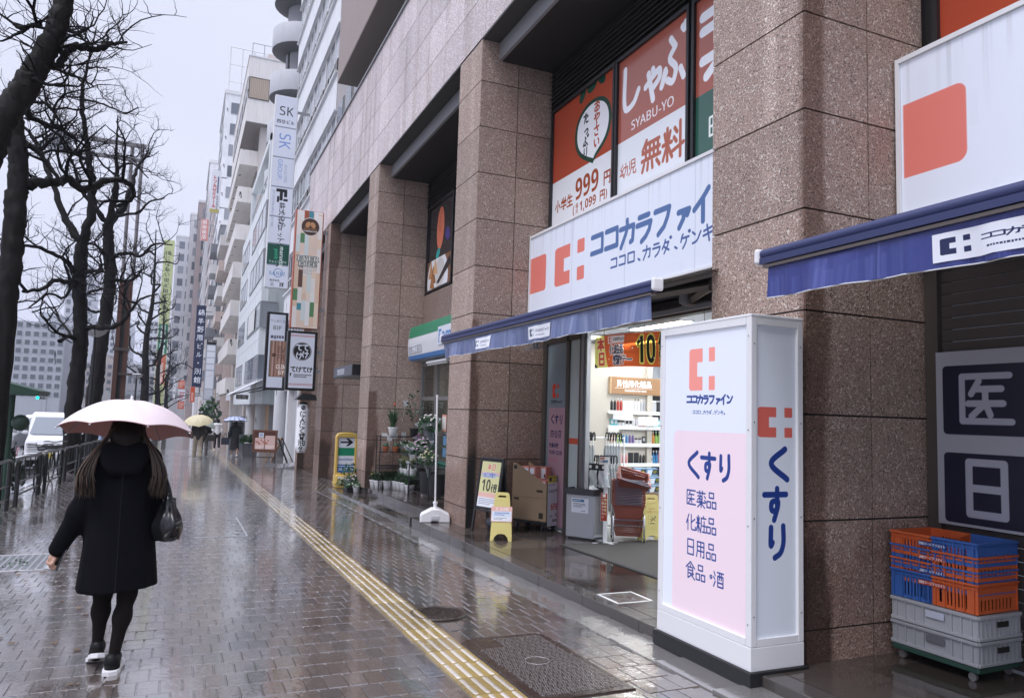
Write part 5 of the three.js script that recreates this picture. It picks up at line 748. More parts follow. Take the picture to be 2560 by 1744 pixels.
{ // folding pavement sign by the pillar
  const t = thing('pavement_board', 'black folding board with the number 10 poster leaning beside the granite pillar', 'A-board', [4.02, PY(-9.75), -9.75], WEST + 0.36);
  const W = 0.44; const fr = (dz0, s) => [rbox(0.03, 1.02, 0.03, 0.006, -W / 2, 0.51, 0), rbox(0.03, 1.02, 0.03, 0.006, W / 2, 0.51, 0), rbox(W + 0.03, 0.035, 0.03, 0.01, 0, 1.01, 0), rbox(W, 0.025, 0.025, 0.006, 0, 0.30, 0)];
  part('front_frame', mg(fr()).rotateX(-0.15).translate(0, 0, 0.15), M.black, t); part('rear_frame', mg([...fr(), box(W, 0.66, 0.012, 0, 0.66, 0)]).rotateX(0.17).translate(0, 0, -0.17), M.black, t);
  part('board', mg([box(W - 0.02, 0.68, 0.012, 0, 0.66, 0)]).rotateX(-0.15).translate(0, 0, 0.15), M.black, t);
  const pt = canvasTex(300, 480, (c, w, h) => { c.fillStyle = '#d4d29a'; c.fillRect(0, 0, w, h); c.fillStyle = '#e2b6aa'; c.fillRect(0, 110, w, 24); c.fillRect(0, 330, w, 50); c.fillStyle = '#e6e8ee'; c.fillRect(0, 380, w, 100); text(c, '本日', 90, 24, 66, { color: '#cf5a4e', weight: 0.13, outline: ['#f4efe4', 6] }); text(c, '化粧品感謝デー', 14, 118, 52, { color: '#6a79b0', weight: 0.13, gap: 0.76, outline: ['#eef', 5] }); text(c, '10', 30, 168, 170, { color: '#33352f', condense: 0.8 }); text(c, '倍', 190, 230, 88, { color: '#33352f', weight: 0.14 }); scribble(c, 18, 392, 260, 4, 11, '#8b8fa2'); });
  const p = part('poster', plane(W - 0.06, 0.62, 0, 0.66, 0.0075).rotateX(-0.15).translate(0, 0, 0.15), printMat(pt, 0.35), t); part('stay', [bar(V(W / 2, 0.5, 0.08), V(W / 2, 0.46, -0.1), 0.012, 0.012)], M.steel, t);
  const b = thing('black_bag', 'small dark weight bag tucked under the folding board', 'bag', [4.05, PY(-9.75), -9.72]); part('body', at(new THREE.SphereGeometry(0.11, 14, 10).scale(1, 0.9, 1.2), 0, 0.13, 0), mat([0.03, 0.035, 0.05], 0.6), b); part('neck', cyl(0.03, 0.05, 0.05, 0, 0.24, 0, 8), mat([0.03, 0.035, 0.05], 0.6), b);
}
{ // sanitiser stand
  const t = thing('sanitiser_stand', 'white foot-pedal sanitiser stand with a red notice in front of the bin', 'sanitiser stand', [5.08, PY(-8.45), -8.47], -0.5);
  part('base', [at(box(0.34, 0.012, 0.05), 0, 0.008, 0.02, 0, 0.35), at(box(0.05, 0.012, 0.3), 0.02, 0.014, 0, 0, 0.5)], M.white, t); part('post', box3(0.055, 1.0, 0.035, 0, 0.5, -0.02), M.white, t); part('pedal', at(rbox(0.07, 0.03, 0.13, 0.01), -0.06, 0.035, 0.06, -0.2), M.steel, t);
  const rt = canvasTex(120, 520, (c, w, h) => { c.fillStyle = '#a63a26'; c.fillRect(0, 0, w, h); c.fillStyle = '#e9e6df'; c.fillRect(30, 14, 60, 60); text(c, 'ご協力下さい', 12, 100, 46, { color: '#f2ecd8', weight: 0.16, vertical: true, gap: 1.4 }); text(c, '手の消毒に', 62, 100, 46, { color: '#efe6b0', weight: 0.16, vertical: true, gap: 1.4 }); });
  part('notice', at(box(0.085, 0.36, 0.006), -0.02, 0.46, 0.01), M.white, t); part('notice_print', plane(0.078, 0.35, -0.02, 0.46, 0.0145), printMat(rt, 0.4), t); part('shelf', box(0.1, 0.008, 0.1, 0, 0.72, 0.03), M.white, t);
  const b = thing('sanitiser_bottle', 'clear pump bottle standing on the sanitiser stand', 'bottle', [5.06, PY(-8.45) + 0.728, -8.43]); part('bottle', lathe([[0, 0], [0.032, 0], [0.034, 0.08], [0.022, 0.105], [0.012, 0.11], [0.012, 0.125]], 14), pmat([0.75, 0.78, 0.8], 0.1, { transmission: 0.5, thickness: 0 }), b); part('pump', [cyl(0.006, 0.006, 0.04, 0, 0.14, 0, 6), box(0.045, 0.012, 0.014, 0.012, 0.16, 0)], M.white, b);
  const cd = thing('stand_card', 'small printed card clipped to the top of the sanitiser stand', 'card', [5.05, PY(-8.45) + 1.05, -8.47], -0.4); part('card', at(box(0.13, 0.10, 0.003), 0, 0, 0, 0.2), printMat(canvasTex(128, 100, (c, w, h) => { c.fillStyle = '#e4e2de'; c.fillRect(0, 0, w, h); c.fillStyle = '#b8655a'; c.fillRect(6, 6, 60, 26); c.fillStyle = '#6a8ab0'; c.fillRect(40, 44, 70, 30); scribble(c, 10, 40, 90, 3, 9, '#556'); }), 0.4), cd);
}
{ const m = thing('doormat', 'dark grey ribbed doormat lying in front of the drugstore entrance', 'doormat'); const g = boxy(4.47, 6.6, 0, 0.012, -8.5, -4.9), p = g.attributes.position; for (let i = 0; i < p.count; i++) p.setY(i, p.getY(i) + PY(p.getZ(i))); part('mat_pile', uvWorld(g, 2), mat([0.075, 0.07, 0.066], 0.9, { bumpMap: GRAN.bump, bumpScale: 0.006 }), m); const e = boxy(4.44, 4.47, 0, 0.009, -8.5, -4.9), q = e.attributes.position; for (let i = 0; i < q.count; i++) q.setY(i, q.getY(i) + PY(q.getZ(i))); part('edging', e, M.rubber, m); }
{ // camera-like lamp under the awning
  const t = thing('awning_lamp', 'small flat floodlight under the far end of the drugstore awning', 'lamp', [4.62, 2.52, -9.75]); part('head', at(box(0.16, 0.025, 0.30), 0, 0, 0, 0, 0, 0.15), M.grey, t); part('bracket', [box(0.03, 0.12, 0.03, 0, 0.07, -0.06), box(0.03, 0.12, 0.03, 0, 0.07, 0.06)], M.grey, t);
}
{ // white pole with a water base
  const t = thing('flag_pole_stand', 'white empty banner pole in a water-filled plastic base on the porch edge', 'pole stand', [3.60, PY(-10.95), -10.95], -0.28);
  part('base', extrude([[-0.21, 0], [-0.07, 0], [-0.055, 0.02], [0.055, 0.02], [0.07, 0], [0.21, 0], [0.21, 0.07], [0.195, 0.10], [0.05, 0.175], [-0.05, 0.175], [-0.195, 0.10], [-0.21, 0.07]], 0.24, 0.012).translate(0, 0.012, -0.12), M.white, t);
  part('recess', rbox(0.12, 0.055, 0.01, 0.004, 0, 0.075, 0.137), mat([0.6, 0.6, 0.63], 0.5), t); part('socket', [cyl(0.032, 0.026, 0.09, 0, 0.22, 0), cyl(0.036, 0.036, 0.03, 0, 0.28, 0)], M.white, t);
  part('pole', rod(V(0, 0.2, 0), V(-0.035, 1.87, 0), 0.014, 10), M.white, t); part('collar', rod(V(-0.025, 1.3, 0), V(-0.026, 1.36, 0), 0.019, 10), M.offwhite, t); part('tip', rod(V(-0.035, 1.85, 0), V(-0.036, 1.90, 0), 0.018, 10), M.white, t);
}
// ---------- convenience store bay and flower display ----------
{
  const t = thing('store_fascia', 'curved convenience store fascia with green, white and blue stripes between the pillars', 'shop sign');
  const prof = [[5.0, 3.46], [4.72, 3.47], [4.62, 3.43], [4.60, 3.33], [4.575, 3.05], [4.59, 2.80], [4.62, 2.70], [4.70, 2.67], [5.0, 2.67]];
  const zl = -16.3, zr = -11.2, n = prof.length;
  const band = (a, b, m, nm) => part(nm, quadGrid((u, v) => { const p = lerp(a, b, v), i = Math.min(n - 2, Math.floor(p)), f = p - i; return [lerp(prof[i][0], prof[i + 1][0], f), lerp(prof[i][1], prof[i + 1][1], f), lerp(zl, zr, u)]; }, 40, 12), m, t);
  band(0, 1, mat([0.55, 0.55, 0.57], 0.4), 'top_tray'); band(1, 3.55, mat([0.02, 0.22, 0.11], 0.35), 'green_stripe'); band(3.55, 5.15, mat([0.66, 0.67, 0.70], 0.35), 'white_stripe'); band(5.15, 6.6, mat([0.05, 0.20, 0.50], 0.35), 'blue_stripe'); band(6.6, 8, mat([0.3, 0.3, 0.32], 0.5), 'underside');
  part('end_cap', extrude(prof.map(p => [p[0], p[1]]), 0.02).translate(0, 0, zl - 0.02), mat([0.5, 0.52, 0.55], 0.4), t);
  const tx = (str, col, w) => { const q = printMat(canvasTex(str.length * 64, 72, (c, W, H) => { c.fillStyle = '#d6d9e2'; c.fillRect(0, 0, W, H); text(c, str, 4, 6, 60, { color: col, weight: w, gap: 1.02 }); }), 0.35); return q; };
  part('branch_lettering', plane(0.96, 0.17, 4.572, 2.93, -15.75, WEST), tx('四谷二丁目店', '#22242c', 0.1), t);
  part('name_lettering', plane(2.6, 0.36, 4.566, 3.07, -12.85, WEST), printMat(canvasTex(700, 100, (c, W, H) => { c.fillStyle = '#d6d9e2'; c.fillRect(0, 0, W, H); text(c, 'FamilyMart', 6, 0, 104, { color: '#2a72b8' }); }), 0.35), t);
  const w = thing('store_window', 'bronze framed glass front of the convenience store behind the flowers', 'shop window');
  const fr = []; for (const z of [-16.5, -15.42, -14.3, -13.2, -12.1]) fr.push(boxy(4.97, 5.05, -0.15, 2.72, z - 0.04, z + 0.04)); for (const y of [0.0, 1.86, 2.62]) fr.push(boxy(4.98, 5.04, y - 0.04, y + 0.04, -16.5, -11.2)); part('frame', fr, mat([0.25, 0.24, 0.24], 0.4, { metalness: 0.4 }), w);
  for (let k = 0; k < 4; k++) for (const [a, b] of [[0.04, 1.82], [1.9, 2.58]]) part('pane', boxy(5.0, 5.01, a, b, -16.46 + k * 1.1, -15.46 + k * 1.1), M.glass, w);
  part('sticker', [boxy(4.993, 4.998, 1.18, 1.52, -14.95, -14.68)], mat([0.72, 0.32, 0.22], 0.5), w); part('sticker', [boxy(4.990, 4.9925, 1.22, 1.48, -14.93, -14.70)], mat([0.75, 0.73, 0.70], 0.5), w); part('sticker', [boxy(4.993, 4.998, 0.9, 1.08, -14.85, -14.65), boxy(4.993, 4.998, 0.66, 0.84, -14.85, -14.65)], mat([0.16, 0.34, 0.58], 0.5), w); part('green_line', boxy(4.993, 4.998, 0.44, 0.54, -16.4, -14.4), mat([0.06, 0.30, 0.22], 0.5), w);
  part('store_wall', [boxy(7.4, 7.5, -0.3, 3, -17, -11), boxy(5.06, 7.5, 2.72, 2.8, -17, -11), boxy(5.06, 7.5, -0.3, 2.8, -17.05, -17), boxy(5.06, 7.5, -0.3, 2.8, -11.1, -11.05)], mat([0.5, 0.46, 0.40], 0.7), bld); part('store_floor', boxy(5.06, 7.5, -0.3, -0.1, -17, -11.1), mat([0.35, 0.33, 0.3], 0.3), bld);
  const st = []; for (let k = 0; k < 3; k++) st.push(boxy(6.0, 6.35, -0.1, 1.4, -16 + k * 1.6, -15 + k * 1.6)); const sh = thing('store_rack', 'pale display racks dimly seen inside the convenience store', 'rack'); part('rack_body', st, mat([0.4, 0.38, 0.33], 0.6), sh); part('green_panel', boxy(5.9, 5.95, 2.05, 2.3, -16.2, -15.4), mat([0.05, 0.25, 0.12], 0.5), sh);
  for (let j = 0; j < 2; j++) { const z = -15 + j * 2.4, l = thing('store_light', 'tube light inside the convenience store', 'ceiling light', [6.2, 2.70, z], 0, 'ceiling lights inside the convenience store'); part('diffuser', box(0.2, 0.02, 1.2, 0, 0, 0), new THREE.MeshStandardMaterial({ color: 0xffffff, emissive: new THREE.Color(1, 0.97, 0.9), emissiveIntensity: 4 }), l); const a = new THREE.RectAreaLight(new THREE.Color(1, 0.96, 0.88), 8, 0.2, 1.2); a.position.set(6.2, 2.67, z); a.rotation.x = -Math.PI / 2; scene.add(a); }
  const lamp = thing('fascia_lamp', 'slim white tube lamp under the convenience store fascia', 'lamp', [4.75, 2.60, -14.6]); part('housing', rbox(0.14, 0.06, 1.3, 0.02), M.white, lamp); part('tube', rod(V(-0.03, -0.05, -0.62), V(-0.03, -0.05, 0.62), 0.018, 8), M.offwhite, lamp);
}
{ // hotel canopy sign
  const t = thing('hotel_sign', 'dark grey projecting box sign with white lettering between the far pillars', 'projecting sign');
  part('sign_body', boxy(3.70, 5.0, 2.40, 2.66, -20.4, -18.0), mat([0.02, 0.02, 0.022], 0.3), t); part('soffit_plate', boxy(3.72, 5.0, 2.385, 2.398, -20.38, -18.02), M.grey, t);
  faceX('lettering', t, 3.697, -20.36, -18.04, 2.415, 2.645, 180, (c, W, H, X, Y, s) => { c.fillStyle = '#4c4e56'; c.fillRect(0, 0, W, H); text(c, 'TOKYUSTAY', X(-19.9), Y(2.62), 0.2 * s, { color: '#d8dae2', condense: 0.86 }); });
}
{ // yellow floor sign
  const z = -18.75, t = thing('store_floor_sign', 'yellow framed convenience store sign with a black arrow standing on the pavement', 'floor sign', [3.80, GY(z) + 0.03, z]);
  const W = 0.5, H = 1.34, ym = mat([0.62, 0.42, 0.10], 0.4);
  const o = [[-W / 2, 0.32], [W / 2, 0.32], [W / 2, H - 0.09], [W / 2 - 0.04, H - 0.03], [W * 0.25, H - 0.005], [0, H], [-W * 0.25, H - 0.005], [-W / 2 + 0.04, H - 0.03], [-W / 2, H - 0.09]], i = [[-W / 2 + 0.035, 0.36], [-W / 2 + 0.035, H - 0.1], [W / 2 - 0.035, H - 0.1], [W / 2 - 0.035, 0.36]];
  part('frame', extrude(o, 0.16, 0.012, [i]).translate(0, 0, -0.08), ym, t); part('base', [rbox(0.52, 0.33, 0.42, 0.05, 0, 0.165, 0), rbox(0.54, 0.03, 0.44, 0.012, 0, 0.12, 0)], ym, t); part('back', box(W - 0.06, H - 0.45, 0.06, 0, 0.82, 0), M.white, t);
  faceZ('sign_face', t, 0.05, -W / 2 + 0.035, W / 2 - 0.035, 0.36, H - 0.1, 420, (c, w, h) => { c.fillStyle = '#e2e5ee'; c.fillRect(0, 0, w, h); c.fillStyle = '#14141a'; c.fillRect(w * 0.14, h * 0.125, w * 0.5, h * 0.045); poly(c, [[w * 0.46, h * 0.04], [w * 0.60, h * 0.04], [w * 0.88, h * 0.148], [w * 0.60, h * 0.255], [w * 0.46, h * 0.255], [w * 0.66, h * 0.148]]); c.fillStyle = '#1f8a62'; c.fillRect(0, h * 0.30, w, h * 0.22); text(c, 'FamilyMart', 8, h * 0.58, 30, { color: '#2f5f9a', condense: 0.98 }); c.fillStyle = '#2b5a98'; c.fillRect(0, h * 0.76, w, h * 0.035); c.fillStyle = '#2f6fb4'; c.fillRect(0, h * 0.815, w, h * 0.185); text(c, '24 OPEN', 14, h * 0.835, 40, { color: '#eef2fa', condense: 0.95 }); });
}
// plants: blades, leaves and blossoms as small faces
const leafM = [mat([0.035, 0.095, 0.035], 0.55), mat([0.05, 0.12, 0.05], 0.55), mat([0.075, 0.13, 0.07], 0.55), mat([0.03, 0.075, 0.04], 0.5)];
function blades(n, h, spread, w, sd, droop = 0.5) { reseed(sd); const pos = [], idx = []; for (let k = 0; k < n; k++) { const a = rr(0, 6.283), hh = h * rr(0.6, 1.05), s = spread * rr(0.25, 1), ww = w * rr(0.6, 1.1), ca = Math.cos(a), sa = Math.sin(a), b = pos.length / 3, x0 = rr(-0.25, 0.25) * spread * 0.6, z0 = rr(-0.25, 0.25) * spread * 0.6; for (let q = 0; q <= 3; q++) { const u = q / 3, r = s * u * u, y = hh * (u - droop * 0.35 * u * u * u), hw = ww * (1 - u * 0.85) * (q ? 1 : 0.6); pos.push(x0 + ca * r - sa * hw, y, z0 + sa * r + ca * hw, x0 + ca * r + sa * hw, y, z0 + sa * r - ca * hw); } for (let q = 0; q < 3; q++) { const o = b + q * 2; idx.push(o, o + 1, o + 2, o + 1, o + 3, o + 2); } } const g = new THREE.BufferGeometry(); g.setAttribute('position', new THREE.Float32BufferAttribute(pos, 3)); g.setIndex(idx); g.computeVertexNormals(); return g; }
function tufts(n, r, h, s, sd, y0 = 0) { reseed(sd); const list = []; for (let k = 0; k < n; k++) { const a = rr(0, 6.283), q = r * Math.sqrt(rnd()), y = y0 + h * (0.35 + 0.65 * rnd()) * (1 - 0.4 * (q / r) ** 2), g = new THREE.CircleGeometry(s * rr(0.6, 1.2), 5); g.rotateX(rr(-1.6, 0.2)); g.rotateY(rr(0, 6.28)); list.push(g.translate(Math.cos(a) * q, y, Math.sin(a) * q)); } return mg(list); }
function blossoms(n, r, h, s, sd) { reseed(sd); const list = []; for (let k = 0; k < n; k++) { const a = rr(0, 6.283), q = r * Math.sqrt(rnd()); const g = new THREE.SphereGeometry(s * rr(0.7, 1.2), 6, 4); g.scale(1, 0.6, 1); list.push(g.translate(Math.cos(a) * q, h * rr(0.8, 1.08) * (1 - 0.25 * (q / r) ** 2), Math.sin(a) * q)); } return mg(list); }
const potG = (r, h) => lathe([[0, 0], [r * 0.74, 0], [r * 0.96, h * 0.86], [r * 1.06, h * 0.87], [r * 1.08, h], [r * 0.98, h], [r * 0.9, h * 0.82], [0, h * 0.82]], 20);
function pot(lab, p, r, h, parts, group, potM = M.white) { const t = thing('flower_pot', lab, 'potted plant', p, 0, group); part('pot', potG(r, h), potM, t); for (const [nm, g, m] of parts) part(nm, (Array.isArray(g) ? mg(g) : g).translate(0, h * 0.9, 0), m, t); return t; }
const P12 = (px, py) => { const q = onY(px, py, -0.12); return [q.x, PY(q.z), q.z]; };
{
  const fl = (x, y) => [840 + x / 3.77, 900 + y / 3.77];
  const row = [[690, 1255], [640, 1228], [600, 1218], [566, 1210], [540, 1203], [480, 1206], [397, 1204], [353, 1195], [326, 1186], [303, 1181]];
  const yel = mat([0.70, 0.55, 0.12], 0.6), wht = mat([0.72, 0.70, 0.66], 0.6);
  row.forEach(([a, b], k) => { const p = P12(...fl(a, b)), q = (k * 37) % 4; pot(k === 0 ? 'white pot of grassy leaves at the near end of the front row' : k === 9 ? 'white pot with yellow and white daisies at the far end of the front row' : k === 5 ? 'white pot of grassy leaves standing alone in the gap of the front row' : 'white pot of grassy leaves in the middle of the front row of pots', p, 0.1, 0.175, [['foliage', blades(190, 0.27, 0.2, 0.010, 50 + k), leafM[q]], ['foliage', tufts(110, 0.12, 0.14, 0.02, 80 + k), leafM[(q + 1) % 4]], ...(k > 5 || k === 4 ? [['blossom', blossoms(k > 7 ? 16 : 5, 0.11, 0.2, 0.018, 20 + k), k % 2 ? yel : wht]] : [])], [0, 5, 9].includes(k) ? undefined : 'white pots in the front row'); });
  [[720, 1090], [668, 1090], [630, 1080], [606, 1075]].forEach(([a, b], k) => { const q = onX(...fl(a, b), 4.52); const s = pot(k ? 'white pot with yellow green spiky leaves on the raised second row' : 'nearest white pot of spiky leaves on the raised second row', [q.x, q.y, q.z], 0.08, 0.14, [['foliage', blades(150, 0.28, 0.17, 0.008, 150 + k), leafM[2]], ['foliage', blades(40, 0.34, 0.14, 0.006, 190 + k, 0.2), mat([0.30, 0.28, 0.06], 0.6)]], k ? 'white pots of spiky leaves on the second row' : undefined); });
  const tb = thing('flower_bench', 'low dark bench carrying the second row of white pots', 'bench'); { const a = onX(...fl(606, 1078), 4.52), b = onX(...fl(722, 1094), 4.52); part('bench_top', boxy(4.40, 4.80, a.y - 0.03, a.y - 0.006, a.z - 1.1, b.z + 0.25), M.black, tb); for (const z of [a.z - 0.15, b.z + 0.2]) for (const x of [4.38, 4.70]) part('leg', boxy(x - 0.015, x + 0.015, PY(z), a.y - 0.03, z - 0.015, z + 0.015), M.black, tb); }
  // black flower rack with a shelf
  const rk = thing('flower_rack', 'black wire flower rack with a slatted top against the granite wall', 'flower rack', [4.42, PY(-16.4), -16.28]);
  const fr = []; for (const x of [-0.42, 0.42]) for (const z of [-0.16, 0.16]) fr.push(rod(V(x, 0, z), V(x, 1.15, z), 0.012, 6)); for (const y of [0.5, 1.14]) for (const z of [-0.16, 0.16]) fr.push(rod(V(-0.42, y, z), V(0.42, y, z), 0.01, 6)); for (let k = 0; k < 8; k++) fr.push(rod(V(-0.42 + k * 0.12, 1.14, -0.16), V(-0.42 + k * 0.12, 1.14, 0.16), 0.006, 5)); part('frame', fr, M.black, rk); part('shelf', [box(0.84, 0.012, 0.32, 0, 0.80, 0), box(0.84, 0.012, 0.32, 0, 0.45, 0)], M.black, rk); part('label_card', box(0.12, 0.07, 0.004, -0.34, 1.18, 0.17), M.offwhite, rk);
  const top = PY(-16.4) + 1.15;
  pot('white pot with glossy green leaves and a red flower on top of the black rack', [4.30, top, -16.25], 0.105, 0.19, [['foliage', blades(70, 0.46, 0.24, 0.028, 300, 0.3), leafM[0]], ['blossom', new THREE.SphereGeometry(0.03, 8, 6).translate(0.02, 0.52, 0), mat([0.55, 0.10, 0.05], 0.5)], ['stem', rod(V(0, 0, 0), V(0.02, 0.52, 0), 0.005, 5), leafM[1]]]);
  pot('square black pot with a thin twining plant at the right end of the rack', [4.78, top - 0.02, -16.25], 0.10, 0.2, [['foliage', tufts(70, 0.28, 0.9, 0.03, 330), leafM[3]], ['stem', [rod(V(0, 0, 0), V(0.3, 1.0, 0), 0.005, 5), rod(V(0, 0, 0), V(-0.15, 0.7, 0), 0.005, 5)], leafM[3]]], undefined, M.black);
  const tc = mat([0.42, 0.12, 0.05], 0.7);
  [[-0.27, 0], [-0.06, 0.02], [0.14, 0.02]].forEach(([x, z], k) => { const t = thing('cactus_pot', ['leftmost of three round cactuses in orange terracotta pots', 'middle one of three round cactuses in orange terracotta pots', 'rightmost of three round cactuses in orange terracotta pots'][k], 'cactus', [4.42 + x, PY(-16.4) + 0.806, -16.2 + z]); part('pot', potG(0.075, 0.12), tc, t); part('cactus', new THREE.SphereGeometry(0.07, 14, 10).scale(1, 0.8, 1).translate(0, 0.14, 0), leafM[3], t); });
  // wrapped bouquets in buckets
  const wrap = pmat([0.70, 0.74, 0.78], 0.12, { transmission: 0.6, thickness: 0 }), fm = { purple: mat([0.38, 0.12, 0.32], 0.6), pink: mat([0.55, 0.40, 0.50], 0.6), white: wht, cream: mat([0.70, 0.66, 0.42], 0.6) };
  function bouquet(lab, x, y, z, sc, col, sd, tilt) { const t = thing('bouquet', lab, 'bouquet', [x, y, z]); t.rotation.set(tilt[0], 0, tilt[1]); reseed(sd); const ph = rr(0, 6);
    part('wrapping', quadGrid((u, v) => { const a = u * 6.283, r = sc * (0.05 + 0.26 * v * v + 0.06 * v * v * Math.sin(a * 5 + ph)); return [Math.cos(a) * r, sc * 0.66 * v, Math.sin(a) * r]; }, 30, 6), wrap, t);
    part('foliage', [tufts(240, 0.27 * sc, 0.5 * sc, 0.05 * sc, sd + 1, 0.32 * sc), blades(60, 0.86 * sc, 0.3 * sc, 0.014, sd + 2, 0.1)], leafM[1 + sd % 2], t); part('blossom', blossoms(40, 0.26 * sc, 0.84 * sc, 0.034 * sc, sd + 3), col, t); return t; }
  const bk = (lab, x, z, y) => { const t = thing('flower_bucket', lab, 'bucket', [x, y, z]); part('bucket', potG(0.13, 0.3), mat([0.55, 0.57, 0.6], 0.4), t); part('rim', at(new THREE.TorusGeometry(0.14, 0.008, 6, 24), 0, 0.3, 0, Math.PI / 2), M.white, t); };
  const yF = PY(-15.6);
  bk('white bucket of dark wrapped foliage left of the second row', 4.60, -16.25, yF + 0.34); bk('white bucket of dark wrapped foliage right behind the second row', 4.62, -15.75, yF + 0.32);
  bouquet('bunch of white daisies in dark wrapping in the left bucket', 4.60, yF + 0.54, -16.25, 0.62, fm.white, 410, [0, 0.05]); bouquet('bunch of white blossoms in dark wrapping in the right bucket', 4.62, yF + 0.52, -15.75, 0.62, fm.white, 420, [0, -0.03]);
  bouquet('bunch of purple statice in a white pot beside the rack', 4.72, yF + 0.82, -15.5, 0.5, fm.purple, 430, [0, 0]);
  bouquet('tall bunch of white lilies in clear wrapping at the top of the display', 4.84, yF + 0.95, -15.0, 0.85, fm.white, 440, [0.05, 0.25]); bouquet('pale pink bouquet in clear wrapping leaning left below the lilies', 4.70, yF + 0.55, -14.8, 0.75, fm.pink, 450, [0.1, 0.35]);
  bouquet('cream chrysanthemum bouquet wrapped in pale paper in the front of the display', 4.52, yF + 0.42, -14.2, 0.62, fm.cream, 460, [0.1, 0.12]); bouquet('cream bouquet next to the store door half hidden by the pole', 4.78, yF + 0.50, -13.7, 0.55, fm.cream, 470, [0, -0.2]); bouquet('small bunch of yellow and white flowers high up beside the window', 4.86, yF + 0.95, -13.9, 0.5, fm.cream, 480, [0, -0.1]);
  const st = thing('bouquet_stand', 'black wire stand holding the wrapped bouquets in front of the store window', 'flower stand', [4.66, PY(-14.3), -14.3]); const f2 = []; for (const x of [-0.3, 0.32]) for (const z of [-0.75, 0.6]) f2.push(rod(V(x, 0, z), V(x, 0.62, z), 0.012, 6)); for (const y of [0.1, 0.6]) { for (const x of [-0.3, 0.32]) f2.push(rod(V(x, y, -0.75), V(x, y, 0.6), 0.01, 6)); for (const z of [-0.75, 0.6]) f2.push(rod(V(-0.3, y, z), V(0.32, y, z), 0.01, 6)); } f2.push(tube([V(-0.3, 0.6, -0.2), V(-0.3, 0.95, -0.15), V(-0.3, 0.95, 0.15), V(-0.3, 0.6, 0.2)], 0.01, 16, 6)); part('frame', f2, M.black, st); part('inner_bucket', [cyl(0.15, 0.18, 0.42, 0, 0.26, -0.4, 14), cyl(0.15, 0.18, 0.42, 0.02, 0.26, 0.15, 14)], M.black, st);
  const sb = thing('soil_bag', 'printed plastic soil bag with red and green print leaning on the flower stand', 'bag', [4.66, PY(-15), -14.75], 0.2); part('bag_body', quadGrid((u, v) => { const a = u * 6.283; return [Math.cos(a) * (0.13 - 0.02 * v) * (v > 0.96 ? 0.8 : 1), v * 0.42, Math.sin(a) * 0.06 * (1 - 0.7 * v * v)]; }, 20, 8), printMat(canvasTex(200, 200, (c, w, h) => { c.fillStyle = '#c8b8b4'; c.fillRect(0, 0, w, h); c.fillStyle = '#b4504a'; c.fillRect(20, 110, 150, 60); c.fillStyle = '#3e7a56'; c.beginPath(); c.arc(110, 60, 34, 0, 7); c.fill(); scribble(c, 20, 20, 150, 3, 12, '#fff'); }), 0.4), sb);
  const ty = thing('trailing_plants', 'bushy white flowered plants in a tray at the foot of the yellow floor sign', 'potted plant', [3.72, GY(-17.6) + 0.08, -17.55]); part('tray', box(0.5, 0.1, 0.4, 0.1, 0.02, 0.05), M.black, ty); part('foliage', [tufts(260, 0.34, 0.34, 0.03, 501), blades(90, 0.5, 0.3, 0.006, 502)], leafM[2], ty); part('blossom', blossoms(46, 0.3, 0.36, 0.018, 503), wht, ty);
  const ty2 = thing('white_flower_pot', 'small white pot of trailing white flowers on the lower granite step', 'potted plant', [...(() => { const p = onG(...fl(190, 1250), 0.045); return [p.x, p.y, p.z]; })()]); part('pot', potG(0.085, 0.15), M.white, ty2); part('foliage', tufts(160, 0.26, 0.16, 0.024, 511, 0.1), leafM[1], ty2); part('blossom', blossoms(30, 0.22, 0.24, 0.016, 512), wht, ty2);
  const ty3 = thing('grey_flower_pot', 'grey pot in a black wire stand in front of the yellow floor sign', 'potted plant', [...(() => { const p = onG(...fl(115, 1240), 0.03); return [p.x, p.y, p.z]; })()]); part('pot', potG(0.13, 0.17).translate(0, 0.14, 0), M.grey, ty3); part('wire_stand', [at(new THREE.TorusGeometry(0.12, 0.007, 5, 20), 0, 0.14, 0, Math.PI / 2), ...[0, 1, 2, 3, 4, 5].map(k => rod(V(Math.cos(k) * 0.12, 0, Math.sin(k) * 0.12), V(Math.cos(k) * 0.12, 0.14, Math.sin(k) * 0.12), 0.006, 5))], M.black, ty3); part('foliage', [tufts(120, 0.2, 0.4, 0.026, 521, 0.28), blades(50, 0.75, 0.25, 0.005, 522)], leafM[0], ty3);
  // price cards on sticks
  const ps = [['white price card on a stick above the red flowered pot', [484, 415], [480, 700], 4.3], ['white price card on a leaning stick above the black pot', [657, 408], [608, 660], 4.6], ['white price card on a stick in front of the rack shelf', [505, 733], [495, 860], 4.2], ['white price card on a stick right of the rack shelf', [557, 712], [555, 810], 4.4], ['white price card on a tall stick beside the yellow floor sign', [236, 885], [195, 1090], 3.85], ['white price card among the purple flowers', [637, 703], [637, 760], 4.62], ['small white price card above the spiky pots', [722, 918], [716, 975], 4.5]];
  for (const [lab, a, b, x] of ps) { const A = onX(...fl(...a), x), B = onX(...fl(...b), x), t = thing('price_stick', lab, 'price card', [0, 0, 0]); B.z = A.z - 0.02 + (B.z - A.z); part('card', at(box(0.125, 0.12, 0.004), A.x, A.y, A.z, 0, 0.35), M.white, t); part('stick', rod(V(A.x, A.y - 0.04, A.z - 0.01), V(B.x, B.y - 0.06, B.z - 0.01), 0.006, 5), M.offwhite, t); }
}
